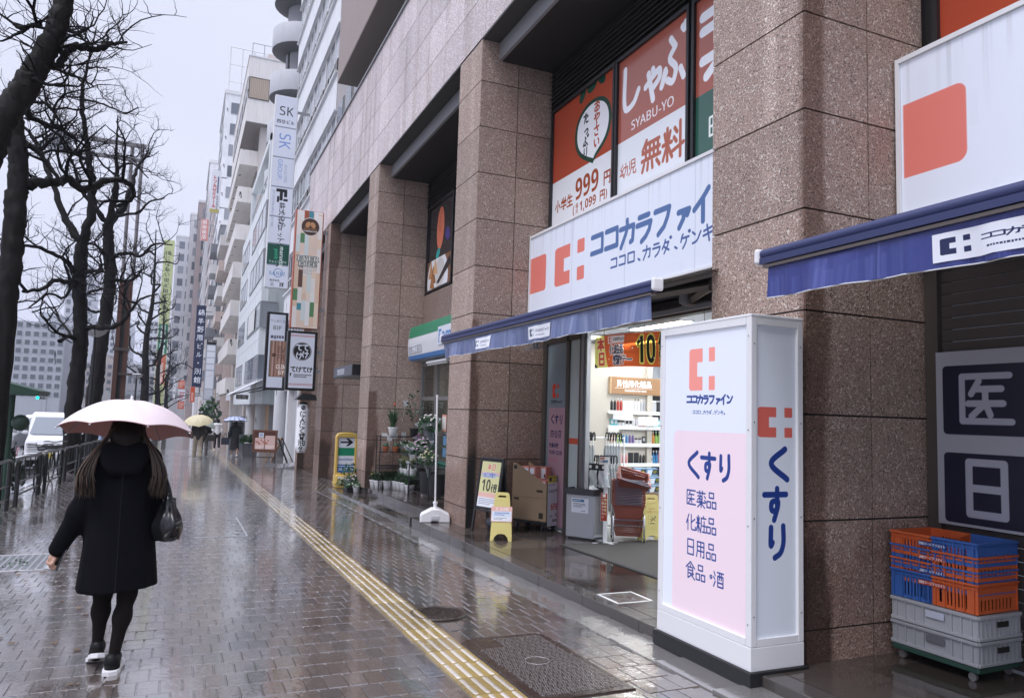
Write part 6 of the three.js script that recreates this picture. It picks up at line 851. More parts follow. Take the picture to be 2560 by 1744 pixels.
// ---------- buildings down the street ----------
const bm = (c, r = 0.6) => mat(c, r);
const WG = [mat([0.16, 0.18, 0.21], 0.06), mat([0.10, 0.115, 0.13], 0.08), mat([0.28, 0.30, 0.33], 0.1)], FRM = mat([0.30, 0.31, 0.33], 0.4, { metalness: 0.3 });
function winX(t, x, z0, z1, y0, y1, n = 1, fm = FRM) {          // window on the face towards the street (-x), n panes
  const w = part('window', [boxy(x - 0.03, x + 0.02, y1 - 0.05, y1, z0, z1), boxy(x - 0.05, x + 0.02, y0, y0 + 0.06, z0, z1), ...Array.from({ length: n + 1 }, (_, k) => boxy(x - 0.028, x + 0.02, y0 + 0.06, y1 - 0.05, lerp(z0, z1, k / n) - 0.03, lerp(z0, z1, k / n) + 0.03))], fm, t);
  for (let k = 0; k < n; k++) part('pane', boxy(x - 0.012, x - 0.004, y0 + 0.06, y1 - 0.05, lerp(z0, z1, k / n) + 0.03, lerp(z0, z1, (k + 1) / n) - 0.03), WG[Math.floor(h2(Math.round(z0 * 10) + k, Math.round(y0 * 10), 4) * 2.99)], w);
  return w;
}
function winZ(t, z, x0, x1, y0, y1, n = 1, fm = FRM, pm) {      // window on the face towards the camera (+z)
  const w = part('window', [boxy(x0, x1, y1 - 0.05, y1, z - 0.02, z + 0.03), boxy(x0, x1, y0, y0 + 0.06, z - 0.02, z + 0.05), ...Array.from({ length: n + 1 }, (_, k) => boxy(lerp(x0, x1, k / n) - 0.03, lerp(x0, x1, k / n) + 0.03, y0 + 0.06, y1 - 0.05, z - 0.02, z + 0.028))], fm, t);
  for (let k = 0; k < n; k++) part('pane', boxy(lerp(x0, x1, k / n) + 0.03, lerp(x0, x1, (k + 1) / n) - 0.03, y0 + 0.06, y1 - 0.05, z + 0.004, z + 0.012), pm || WG[Math.floor(h2(Math.round(x0 * 10) + k, Math.round(y0 * 10), 5) * 2.99)], w);
  return w;
}
const wallG = (x0, x1, y0, y1, z0, z1) => uvWorld(boxy(x0, x1, y0, y1, z0, z1), 0.25);
const GRIME = dataTex(256, (u, v) => { const k = 0.94 + 0.08 * fbm(u * 12, v * 3, 71, 4, 0) - 0.05 * sstep(fbm(u * 40, v * 1.5, 73, 3), 0.55, 0.8); return [k, k, k]; }, true);
const wm = (c, r = 0.6) => mat(c, r, { map: GRIME });
{ // white office with window strips next to the granite building
  const t = thing('strip_window_building', 'white office building with slanting rows of strip windows just past the granite building', 'building');
  const W = wm([0.80, 0.81, 0.83], 0.5), X = 4.6, Z0 = -27.7, Z1 = -40.5;
  part('wall', wallG(X + 0.16, 14, -1, 30, Z1, Z0), wm([0.5, 0.5, 0.52]), t);
  for (let k = 0; k < 9; k++) { const y = 2.4 + k * 3.43; part('spandrel', wallG(X, X + 0.16, y, y + 1.55, Z1, Z0), W, t); part('sill_ledge', boxy(X - 0.10, X, y + 1.5, y + 1.58, Z1, Z0), W, t); part('head_ledge', boxy(X - 0.06, X, y, y + 0.06, Z1, Z0), W, t);
    for (let j = 0; j < 4; j++) { const a = Z1 + 0.2 + j * 3.15; const w = winX(t, X + 0.08, a, a + 2.95, y + 1.58, y + 3.43, 3, M.white); part('transom', boxy(X + 0.03, X + 0.09, y + 2.2, y + 2.26, a, a + 2.95), M.white, w); for (const q of [0, 2]) part('vent_sash', boxy(X + 0.01, X + 0.04, y + 1.66, y + 2.18, a + 0.1 + q * 0.98, a + 0.9 + q * 0.98), M.bronze, w); } }
  part('ground_wall', wallG(X, X + 0.3, -1, 2.4, -33, Z0), wm([0.36, 0.36, 0.37]), t); part('pier', [boxy(X - 0.05, X + 0.4, -1, 2.4, -36.8, -36.2), boxy(X - 0.05, X + 0.4, -1, 2.4, -33.4, -33)], M.white, t);
  part('door', boxy(X + 0.02, X + 0.08, -0.7, 2.2, -30.4, -28.6), mat([0.08, 0.07, 0.06], 0.4), t); part('door_frame', [boxy(X - 0.03, X + 0.1, -0.7, 2.3, -30.5, -30.4), boxy(X - 0.03, X + 0.1, -0.7, 2.3, -28.6, -28.5), boxy(X - 0.03, X + 0.1, 2.2, 2.3, -30.4, -28.6)], FRM, t);
  const col = thing('round_column', 'tall round white column at the pavement edge beyond the folding wooden stand', 'column', [4.42, GY(-38), -38]); part('shaft', cyl(0.30, 0.30, 4.9, 0, 2.45, 0, 24), wm([0.66, 0.67, 0.70], 0.45), col); part('collar', [cyl(0.34, 0.34, 0.7, 0, 0.35, 0, 24)], mat([0.16, 0.16, 0.17], 0.5), col); part('down_pipe', rod(V(0.45, 0, 0.5), V(0.45, 4.6, 0.5), 0.06, 8), M.white, col);
}
{ // stair tower with round balconies
  const t = thing('round_stair_tower', 'white stair tower with stacked round balconies behind the blade sign', 'stair tower', [5.6, 0, -47]);
  for (let k = 0; k < 9; k++) { const y = 5.6 + k * 3.0; part('balcony', lathe([[1.55, y], [1.85, y], [1.85, y + 1.25], [1.75, y + 1.25], [1.75, y + 0.1], [1.5, y + 0.05]], 28), wm([0.62, 0.63, 0.66], 0.5), t); part('balcony_soffit', lathe([[0, y - 0.1], [1.2, y - 0.25], [1.84, y - 0.01]], 28), mat([0.16, 0.16, 0.165], 0.7), t); }
  part('core', cyl(1.0, 1.0, 34, 0, 16, 0, 20), wm([0.30, 0.30, 0.32]), t);
}
{ // pale metal-clad building with the blade sign
  const t = thing('metal_clad_building', 'pale green-white panel building with corner windows and a roof terrace', 'building'), X = 3.66, Z0 = -43, Z1 = -61.5, W = wm([0.76, 0.80, 0.81], 0.42), W2 = wm([0.50, 0.55, 0.55], 0.42);
  part('wall', wallG(X, 11, 1.75, 14.0, Z1, Z0), W, t);
  part('near_wall', wallG(X + 0.35, 11, 1.76, 16.9, Z0, Z0 + 0.05), W2, t);
  part('terrace_frame', [wallG(X, X + 0.3, 14.0, 16.9, Z0 - 0.5, Z0), wallG(X, X + 0.3, 16.5, 16.9, Z1 + 6, Z0), wallG(X, X + 0.3, 14, 16.9, Z1 + 6, Z1 + 6.5), wallG(X, 11, 16.7, 16.9, Z1 + 6, Z0 - 0.5)], W, t); part('terrace_wall', wallG(X + 2.2, X + 2.4, 14, 16.7, Z1 + 6, Z0 - 0.1), wm([0.72, 0.73, 0.75]), t); part('railing', [boxy(X + 0.1, X + 0.14, 14.9, 14.95, Z1 + 6.5, Z0 - 0.5), ...Array.from({ length: 12 }, (_, k) => boxy(X + 0.11, X + 0.13, 14, 14.9, Z0 - 0.9 - k, Z0 - 0.87 - k))], M.grey, t);
  for (let k = 0; k < 12; k++) part('panel_joint', boxy(X - 0.004, X - 0.001, 1.8, 14, Z0 - 1.6 * k - 0.4, Z0 - 1.6 * k - 0.38), FRM, t);
  for (let k = 0; k < 4; k++) part('floor_joint', boxy(X - 0.005, X - 0.002, 2.4 + k * 2.87, 2.42 + k * 2.87, Z1, Z0), FRM, t);
  for (const [a, b] of [[11.47, 13.08], [8.75, 10.35], [5.94, 7.4], [3.07, 4.45]]) { winX(t, X - 0.002, Z0 - 8.5, Z0 - 0.05, a, b, 4, M.grey); winZ(t, Z0 + 0.052, X + 0.02, X + 0.9, a, b, 1, M.grey); winX(t, X - 0.002, Z0 - 17, Z0 - 11, a, b, 3, M.grey); }
  part('poster', boxy(X - 0.06, X - 0.052, 6.05, 7.3, Z0 - 7.5, Z0 - 3), M.offwhite, t);
  part('undercroft', boxy(X + 1.9, 11, -1.5, 1.75, Z1, Z0 - 0.2), mat([0.10, 0.08, 0.07], 0.5), t); part('soffit', boxy(X, 11, 1.70, 1.748, Z1, Z0), mat([0.30, 0.31, 0.32], 0.6), t);
  for (const z of [Z0 - 1.2, Z0 - 7.5]) { part('round_pillar', cyl(0.36, 0.36, 2.6, X + 0.5, 0.42, z, 20), wm([0.52, 0.52, 0.53], 0.5), t); }
  part('shop_front', [boxy(X + 1.84, X + 1.88, -0.8, 1.6, Z0 - 6, Z0 - 0.4)], new THREE.MeshStandardMaterial({ color: LIN(0.35, 0.2, 0.1), emissive: LIN(1, 0.62, 0.3), emissiveIntensity: 0.35, roughness: 0.4 }), t); part('green_post', [boxy(X + 1.6, X + 1.8, -0.9, 1.7, Z0 - 2.6, Z0 - 2.2)], mat([0.02, 0.11, 0.09], 0.5), t);
  const g = []; for (let k = 0; k < 14; k++) g.push(boxy(X + 1.75, X + 1.83, -0.6 + (k % 4) * 0.5, -0.3 + (k % 4) * 0.5, Z0 - 5.6 + k * 0.36, Z0 - 5.35 + k * 0.36)); part('goods', g, mat([0.5, 0.3, 0.2], 0.5), t).userData.kind = 'stuff';
  const aw = thing('white_awning', 'white awning folded out low over the pavement from the panel building', 'awning', [0, 0, 0]); const A = onZ(575, 985, -42.4), B = onZ(700, 946, -42.4); part('cloth', quadGrid((u, v) => [lerp(A.x, 4.4, u), lerp(A.y, A.y + 1.1, u) + 0.05 * Math.sin(v * 30), -42.4 - 4 * v], 8, 12), wm([0.62, 0.63, 0.67], 0.5), aw); part('valance', quadGrid((u, v) => [A.x, A.y - 0.32 * (1 - v) - 0.03 * Math.sin(u * 40), -42.4 - 4 * u], 20, 2), wm([0.55, 0.56, 0.6]), aw); part('stay', [rod(V(A.x + 0.1, A.y, -42.3), V(4.3, A.y + 0.55, -42.3), 0.05, 6), rod(V(A.x + 0.9, A.y + 0.12, -42.3), V(4.3, A.y + 0.35, -42.3), 0.035, 6)], M.black, aw);
  const sg = thing('cake_shop_sign', 'small black shop sign with white characters under the white awning', 'shop sign', [0, 0, 0]); const c0 = onZ(590, 986, -44.6), c1 = onZ(620, 998, -44.6); faceZ('sign_face', sg, -44.5, c0.x, c1.x, c1.y, c0.y, 90, (c, W, H) => { c.fillStyle = '#111'; c.fillRect(0, 0, W, H); text(c, '菓子屋', 4, 2, H * 0.86, { color: '#eee', weight: 0.14, condense: 1.1 }); }); part('sign_back', boxy(c0.x, c1.x, c1.y, c0.y, -44.6, -44.505), M.black, sg);
}
{ // cream building with the curtained window
  const t = thing('cream_building', 'tall cream building with a curtained corner window under its flat roof', 'building'), X = 3.3, Z0 = -62, W = wm([0.74, 0.71, 0.68], 0.6);
  part('upper_wall', wallG(X, 14, 24.3, 29.7, -82, Z0), W, t); part('upper_soffit', boxy(X + 0.01, 13.9, 24.25, 24.298, -81.9, Z0 - 0.01), mat([0.22, 0.20, 0.19], 0.7), t); part('wall', wallG(X + 1.2, 14, -2, 24.25, -82, Z0 - 0.6), wm([0.55, 0.51, 0.48]), t); part('parapet', [boxy(X - 0.05, 14, 29.7, 29.8, -82, Z0 + 0.05)], M.offwhite, t);
  winZ(t, Z0 + 0.002, X + 0.08, X + 1.65, 26.2, 28.0, 1, M.bronze, mat([0.30, 0.25, 0.20], 0.6)); const ct = part('curtain', quadGrid((u, v) => [X + 0.15 + u * 1.42, 26.28 + v * 1.62, Z0 + 0.022 + 0.012 * Math.sin(u * 60)], 60, 1), mat([0.42, 0.34, 0.27], 0.8), t);
  for (let k = 0; k < 3; k++) winX(t, X - 0.002, Z0 - 5.6 - k * 6, Z0 - 0.1 - k * 6, 26.2, 28.0, 3, M.bronze);
  for (let f = 0; f < 7; f++) { const y = 2.6 + f * 3.1; part('balcony', wallG(X - 0.2, X + 1.2, y, y + 1.25, -80, Z0 - 1.5), W, t); winX(t, X + 1.19, -78, Z0 - 2, y + 1.3, y + 2.9, 3, M.bronze); }
  part('roof_house', wallG(5, 12, 29.8, 32, -78, -66), wm([0.55, 0.47, 0.44]), t); const rl = []; for (let k = 0; k < 8; k++) rl.push(rod(V(X + 0.2 + k * 0.9, 29.8, Z0 - 0.2), V(X + 0.2 + k * 0.9, 30.9, Z0 - 0.2), 0.03, 5)); rl.push(rod(V(X + 0.2, 30.9, Z0 - 0.2), V(X + 6.5, 30.9, Z0 - 0.2), 0.03, 5)); part('roof_railing', rl, M.grey, t); part('antenna', [rod(V(7, 32, -68), V(7, 36, -68), 0.05, 5), rod(V(6.2, 35, -68), V(7.8, 35, -68), 0.03, 5), rod(V(6.4, 34.2, -68), V(7.6, 34.2, -68), 0.03, 5)], M.grey, t);
}
// the rest of the row: alternating facades drawing together towards the far end
const ROWB = [
  ['grey white building with stacked pink balconies beyond the cream building', 3.7, -82.5, -98, 22, 7, [0.60, 0.50, 0.46], true], ['narrow dark grey building with white balconies in the street row', 3.2, -98.5, -108, 24, 8, [0.20, 0.21, 0.23], true],
  ['pale blue-white tower with a scaffold frame on its roof in the street row', 3.0, -109, -126, 45, 14, [0.78, 0.79, 0.81], false], ['light pink narrow building in the middle of the street row', 2.6, -126.5, -138, 38, 12, [0.66, 0.58, 0.56], false],
  ['white building with small square windows in the street row', 2.0, -139, -158, 44, 13, [0.76, 0.76, 0.78], false], ['brownish pink slab building behind the green banner sign', 0.8, -160, -185, 42, 12, [0.42, 0.34, 0.33], false], ['pale concrete building near the end of the street row', -0.6, -188, -220, 46, 13, [0.58, 0.57, 0.58], false], ['farthest white building where the street bends left', -4, -225, -270, 48, 13, [0.6, 0.6, 0.62], false],
];
for (const [lab, x, z0, z1, h, fl, col, balc] of ROWB) {
  const t = thing('row_building', lab, 'building'), W = wm(col, 0.6), fh = (h - 3) / fl; part('wall', wallG(x, x + 16, -3, h, z1, z0), W, t); part('parapet', boxy(x - 0.15, x + 16, h, h + 0.5, z1, z0 + 0.1), M.offwhite, t);
  for (let f = 0; f < fl; f++) { const y = 2.2 + f * fh; if (balc) { part('balcony', wallG(x - 1.0, x - 0.02, y, y + 1.1, lerp(z0, z1, 0.08), lerp(z0, z1, 0.62)), f % 2 ? W : M.offwhite, t); }
    const n = 3; for (let k = 0; k < n; k++) winX(t, x - 0.004, lerp(z0, z1, (k + 0.78) / n), lerp(z0, z1, (k + 0.12) / n), y + 1.1, y + fh - 0.25, 2, k % 2 ? M.bronze : FRM); for (let k = 0; k < 3; k++) winZ(t, z0 + 0.004, x + 0.8 + k * 2.2, x + 2.2 + k * 2.2, y + 1.0, y + fh - 0.4, 1); }
  if (h === 45) { const fr = []; for (let k = 0; k < 4; k++) fr.push(rod(V(x + 0.3 + k * 1.6, h, z0 - 0.5), V(x + 0.3 + k * 1.6, h + 7, z0 - 0.5), 0.07, 5)); for (const y of [2, 4.5, 7]) fr.push(rod(V(x + 0.3, h + y, z0 - 0.5), V(x + 5.1, h + y, z0 - 0.5), 0.07, 5)); part('roof_frame', fr, M.offwhite, t); }
}
// across the road and beyond: grey blocks fading in the rain
const FARB = [
  ['large grey office block with a window grid at the far left edge', 40, 165, 800, 1010, 190, [0.42, 0.44, 0.48], 9, 6], ['tall pale tower fading into the rain behind the street trees', 170, 238, 660, 1010, 420, [0.5, 0.51, 0.54], 16, 4], ['darker grey tower beside the pale one, left of the first tree', 128, 176, 880, 1010, 300, [0.34, 0.35, 0.40], 8, 4],
  ['light brown building standing behind the traffic lights', 214, 300, 905, 1010, 260, [0.40, 0.36, 0.34], 5, 5], ['pale building with vertical ribs behind the two tree trunks', 236, 330, 800, 1000, 330, [0.52, 0.54, 0.58], 12, 7], ['white office tower with square windows at the end of the avenue', 362, 442, 800, 1005, 310, [0.62, 0.63, 0.66], 11, 7], ['low grey hall with a flat roof at the end of the avenue', 290, 400, 930, 1010, 240, [0.38, 0.38, 0.40], 2, 8],
];
for (const [lab, a, b, yt, yb, d, col, rows, cols] of FARB) {
  const A = onZ(a, yt, -d), B = onZ(b, yt, -d), t = thing('far_building', lab, 'building'), x0 = A.x, x1 = B.x, y1 = A.y, y0 = -4; part('wall', boxy(x0, x1, y0, y1, -d - 25, -d), wm(col, 0.7), t); part('roof_box', boxy(lerp(x0, x1, 0.3), lerp(x0, x1, 0.7), y1, y1 + 3, -d - 18, -d - 8), wm(col), t);
  for (let r = 0; r < rows; r++) for (let c = 0; c < cols; c++) part('window', boxy(lerp(x0, x1, (c + 0.22) / cols), lerp(x0, x1, (c + 0.8) / cols), lerp(2, y1, (r + 0.3) / rows), lerp(2, y1, (r + 0.8) / rows), -d, -d + 0.12), WG[1], t);
}
// ---------- blade signs ----------
function blade(name, lab, cat, a, b, yt, yb, z, draw, ppm, frame = M.white, depth = 0.25, group) {   // pixel box of the face on a plane across the street at z
  const A = onZ(a, yt, z), B = onZ(b, yt, z), C = onZ(a + (b - a) * 0.5 - (a + b) * 0, yb, z), t = thing(name, lab, cat, [A.x, 0, z], 0, group), w = B.x - A.x, y0 = C.y, y1 = A.y;
  part('sign_box', rbox(w, y1 - y0, depth, 0.02, w / 2, (y0 + y1) / 2, -depth / 2), frame, t); part('bracket', [box(0.6, 0.1, 0.08, w + 0.25, y1 - 0.6, -depth / 2), box(0.6, 0.1, 0.08, w + 0.25, y0 + 0.6, -depth / 2)], M.grey, t);
  faceZ('sign_face', t, 0.006, 0.04 * w, 0.96 * w, y0 + 0.02 * w, y1 - 0.02 * w, ppm, draw); return t;
}
const vtext = (c, str, x, y0, y1, size, o) => { const g = (y1 - y0) / ([...str].length * size); text(c, str, x, y0, size, { vertical: true, gap: g, ...o }); };
blade('climbing_gym_sign', 'tall orange-framed climbing gym sign with coloured blocks on the far granite pillar', 'blade sign', 741, 811, 522, 822, -23.0, (c, W, H) => {
  c.fillStyle = '#ece9e8'; c.fillRect(0, 0, W, H); const P = ['#efd9c8', '#f2ece6', '#a8583c', '#4f96a6', '#f0dcc6', '#dfe8e6', '#6b4a40', '#5f8f62', '#a9ccd4', '#e8cdb4', '#f4f2f0', '#f3e3d4'];
  for (let i = 0; i < 6; i++) { let y = -20 * h2(i, 1, 3), k = 0; while (y < H) { const hh = H * (0.05 + 0.16 * h2(i, k, 7)); c.fillStyle = P[h2(i, k, 11) < 0.66 ? [0, 1, 4, 5, 9, 10, 11][Math.floor(h2(i, k, 12) * 6.99)] : Math.floor(h2(i, k, 13) * 11.99)]; c.fillRect(i * W / 6, y, W / 6 + 1, hh); y += hh; k++; } }
  c.fillStyle = '#f2f0ee'; c.fillRect(0, 0, W, H * 0.02); c.fillStyle = '#a85a3e'; c.fillRect(W * 0.28, 0, W * 0.18, H * 0.12); c.fillStyle = '#4f96a6'; c.fillRect(W * 0.46, 0, W * 0.18, H * 0.06);
  c.fillStyle = '#efe9e4'; c.beginPath(); c.arc(W * 0.53, H * 0.135, W * 0.37, 0, 7); c.fill(); c.fillStyle = '#4a3226'; c.beginPath(); c.arc(W * 0.53, H * 0.135, W * 0.345, 0, 7); c.fill(); c.fillStyle = '#c99466'; for (const q of [-1, 1]) { c.beginPath(); c.ellipse(W * (0.53 + q * 0.1), H * 0.118, W * 0.09, W * 0.13, q * -0.5, 0, 7); c.fill(); } text(c, 'EVERFREE', W * 0.53, H * 0.142, W * 0.12, { color: '#c99466', align: 'center', font: 'SZpx sans-serif' }); text(c, 'CLIMBING GYM', W * 0.53, H * 0.165, W * 0.075, { color: '#fff', align: 'center' });
  for (const [s, y, k] of [['EVER', 0.385, 0.25], ['FREE', 0.435, 0.22]]) text(c, s, W * 0.5, H * y, W * k, { color: '#efece6', align: 'center', font: 'bold SZpx serif', condense: 1.25, outline: ['#5d6a66', 5] }); text(c, 'CLIMBING', W * 0.5, H * 0.485, W * 0.125, { color: '#fff', align: 'center', condense: 1.15, outline: ['#b9a99e', 3] }); text(c, 'GYM', W * 0.5, H * 0.515, W * 0.12, { color: '#fff', align: 'center', condense: 1.15, outline: ['#b9a99e', 3] });
}, 150, mat([0.40, 0.10, 0.05], 0.45), 0.3);
{ const o = blade('restaurant_sign', 'black-framed white restaurant sign with a round emblem and hiragana above the lantern', 'blade sign', 720, 795, 825, 976, -23.0, (c, W, H) => {
  c.fillStyle = '#111'; c.fillRect(0, 0, W, H); c.fillStyle = '#dfe4f0'; c.fillRect(W * 0.06, H * 0.03, W * 0.88, H * 0.94); c.fillStyle = '#b8443e'; for (const y of [0.06, 0.08, 0.895, 0.915]) c.fillRect(W * 0.06, H * y, W * 0.88, 2);
  c.fillStyle = '#14130f'; c.beginPath(); c.arc(W * 0.5, H * 0.34, W * 0.34, 0, 7); c.fill(); c.strokeStyle = '#dfe4f0'; c.lineWidth = 2; c.beginPath(); c.arc(W * 0.5, H * 0.34, W * 0.315, 0, 7); c.stroke(); for (const [q, x, y] of [['て', 0.27, 0.215], ['て', 0.5, 0.21], ['け', 0.5, 0.33], ['け', 0.28, 0.355]]) text(c, q, W * x, H * y, W * 0.24, { color: '#dfe4f0', weight: 0.2 });
  text(c, 'てけてけ', W * 0.11, H * 0.60, W * 0.2, { color: '#14130f', weight: 0.17, gap: 1.0 }); c.fillStyle = '#14130f'; poly(c, [[W * 0.1, H * 0.72], [W * 0.16, H * 0.71], [W * 0.14, H * 0.76], [W * 0.11, H * 0.78]]); scribble(c, W * 0.24, H * 0.735, W * 0.62, 2, 6, '#333');
}, 170, M.black, 0.3); }
{ // lantern
  const A = onZ(760, 1010, -22.9), y1 = A.y, y0 = onZ(758, 1131, -22.9).y, t = thing('paper_lantern', 'long white paper lantern with brushed characters under the restaurant sign', 'lantern', [A.x - 0.02, 0, -22.9]); const h = y1 - y0, pr = []; for (let k = 0; k <= 96; k++) { const v = k / 96, e = Math.min(1, 0.62 + 3.2 * Math.min(v, 1 - v)); pr.push([0.175 * (e > 1 ? 1 : e) + 0.005 * Math.abs(Math.sin(v * Math.PI * 32)), y0 + v * h]); }
  const tx = canvasTex(512, 720, (c, W, H) => { c.fillStyle = '#f3f4f8'; c.fillRect(0, 0, W, H); for (const off of [0.25]) { text(c, 'にんにく醤油ダレ', W * off - 46, H * 0.13, 92, { vertical: true, gap: 0.92, color: '#15161c', weight: 0.13, condense: 0.9 }); c.fillStyle = '#15161c'; c.beginPath(); c.arc(W * off, H * 0.075, 34, 0, 7); c.fill(); c.fillStyle = '#e2e5ee'; c.fillRect(W * off - 20, H * 0.06, 14, 10); c.fillRect(W * off + 2, H * 0.075, 16, 9); } });
  const s = part('paper', lathe(pr, 40).rotateY(Math.PI), printMat(tx, 0.7), t); s.rotation.y = Math.PI / 2 - 0.1; part('top_cap', cyl(0.13, 0.11, 0.06, 0, y1 + 0.03, 0, 20), M.black, t); part('hood', at(extrude([[-0.3, 0], [0.3, 0], [0.25, 0.16], [-0.12, 0.2]], 0.5), 0.05, y1 + 0.12, -0.25), M.black, t); part('hook', rod(V(0, y1 + 0.05, 0), V(0, y1 + 0.3, 0), 0.012, 5), M.black, t);
}
const SKZ = -33.2;
blade('tenant_sign', 'tall white blade sign of stacked tenant panels with black and blue lettering', 'blade sign', 689, 747, 235, 722, SKZ, (c, W, H) => {
  c.fillStyle = '#e3e7f3'; c.fillRect(0, 0, W, H); c.fillStyle = '#8d93a2'; for (const y of [0.165, 0.325, 0.48, 0.635, 0.775, 0.885]) c.fillRect(0, H * (y - 0.003), W, H * 0.006);
  text(c, 'SK', W * 0.5, H * 0.045, W * 0.62, { color: '#17181d', align: 'center', font: 'SZpx sans-serif' }); text(c, '四谷ビル', W * 0.5, H * 0.125, W * 0.2, { color: '#17181d', align: 'center', weight: 0.1 });
  const rot = (f, x, y) => { c.save(); c.translate(W * x, H * y); c.rotate(Math.PI / 2); f(); c.restore(); };
  rot(() => text(c, 'SK', 0, 0, W * 0.72, { color: '#7c9ad6', font: 'SZpx sans-serif' }), 0.86, 0.195); rot(() => text(c, 'GROUP.', 0, 0, W * 0.3, { color: '#7c9ad6', font: 'SZpx sans-serif' }), 0.5, 0.335); rot(() => text(c, 'since1990', 0, 0, W * 0.2, { color: '#a7b0c8', font: 'SZpx sans-serif' }), 0.74, 0.36);
  c.fillStyle = '#15161b'; for (const q of [[0.25, 0.49, 0.5, 0.016], [0.42, 0.49, 0.14, 0.06], [0.62, 0.5, 0.14, 0.03], [0.3, 0.53, 0.1, 0.03], [0.6, 0.54, 0.2, 0.012]]) c.fillRect(W * q[0], H * q[1], W * q[2], H * q[3]); rot(() => text(c, '株式会社', 0, 0, W * 0.3, { color: '#2a2c34', weight: 0.09 }), 0.72, 0.56); rot(() => text(c, 'ジェットシステム', 0, 0, W * 0.34, { color: '#2a2c34', weight: 0.09, gap: 0.86 }), 0.76, 0.645); rot(() => text(c, 'JET SYSTEM MFG ELECTRIC', 0, 0, W * 0.13, { color: '#8f97ab', font: 'SZpx sans-serif', condense: 1.2 }), 0.2, 0.5);
  c.fillStyle = '#145242'; c.fillRect(0, H * 0.778, W, H * 0.104); rot(() => text(c, 'maruetsu', 0, 0, W * 0.24, { color: '#eef2ef' }), 0.78, 0.788); rot(() => text(c, 'petit', 0, 0, W * 0.22, { color: '#3fbf8f' }), 0.52, 0.802); text(c, 'マルエツ プチ', W * 0.5, H * 0.862, W * 0.13, { color: '#eee', align: 'center', weight: 0.13 });
  text(c, 'SANKI', W * 0.5, H * 0.915, W * 0.24, { color: '#3f76b0', align: 'center', font: 'SZpx serif' }); c.strokeStyle = '#3f76b0'; c.lineWidth = 2; c.beginPath(); c.ellipse(W * 0.55, H * 0.925, W * 0.2, H * 0.022, 0.5, 0, 7); c.stroke(); text(c, '株式会社', W * 0.18, H * 0.958, W * 0.11, { color: '#222' }); text(c, '三輝', W * 0.2, H * 0.973, W * 0.2, { color: '#222', gap: 2.2 });
}, 90, M.white, 0.3);
blade('noodle_shop_sign', 'black-edged white blade sign with thin handwriting below the tenant sign', 'blade sign', 668, 722, 778, 975, SKZ - 0.6, (c, W, H) => { c.fillStyle = '#17181c'; c.fillRect(0, 0, W, H); c.fillStyle = '#dfe4f0'; c.fillRect(5, 5, W - 10, H - 10); text(c, 'うしのくら', W * 0.12, H * 0.09, W * 0.15, { color: '#333', weight: 0.07 }); text(c, 'BIF', W * 0.5, H * 0.16, W * 0.3, { color: '#444', align: 'center', font: 'SZpx sans-serif' }); scribble(c, W * 0.2, H * 0.3, W * 0.6, 2, 9, '#556'); }, 60, M.black, 0.28);
blade('gym_board', 'brown striped climbing gym board hung in front of the white noodle sign', 'shop sign', 676, 717, 850, 942, SKZ + 0.8, (c, W, H) => { for (let i = 0; i < 9; i++) { c.fillStyle = ['#94705c', '#b8988a', '#7c5c50', '#a88472'][i % 4]; c.fillRect(i * W / 9, 0, W / 9 + 1, H); } c.fillStyle = '#5a3d30'; c.beginPath(); c.arc(W * 0.24, H * 0.4, W * 0.14, 0, 7); c.fill(); for (const [s, y] of [['EVER', 0.12], ['FREE', 0.34]]) text(c, s, W * 0.42, H * y, H * 0.24, { color: '#6b5044', condense: 0.8 }); text(c, 'CLIMBING', W * 0.4, H * 0.64, H * 0.16, { color: '#f0e6de', condense: 0.7 }); text(c, 'GYM', W * 0.55, H * 0.8, H * 0.16, { color: '#f0e6de', condense: 0.8 }); }, 110, M.bronze, 0.15);
blade('seminar_sign', 'white vertical seminar sign with red katakana high above the street', 'blade sign', 529, 554, 424, 532, -78, (c, W, H) => { c.fillStyle = '#e6e9f1'; c.fillRect(0, 0, W, H); vtext(c, 'トフルゼミナール', W * 0.16, H * 0.12, H * 0.9, W * 0.46, { color: '#c2453c', weight: 0.16 }); c.fillStyle = '#4a5a7c'; c.fillRect(W * 0.68, H * 0.14, W * 0.14, H * 0.4); scribble(c, W * 0.66, H * 0.6, W * 0.2, 8, 4, '#445'); c.fillStyle = '#b9b060'; c.fillRect(0, H * 0.92, W, H * 0.08); }, 36);
blade('red_lettered_sign', 'white sign with faded red characters partly behind the pale tower', 'blade sign', 503, 523, 546, 602, -88, (c, W, H) => { c.fillStyle = '#cf8f88'; c.fillRect(0, 0, W, H); vtext(c, '極楽飯店', W * 0.14, 4, H - 4, W * 0.62, { color: '#f2ecec', weight: 0.15 }); }, 40);
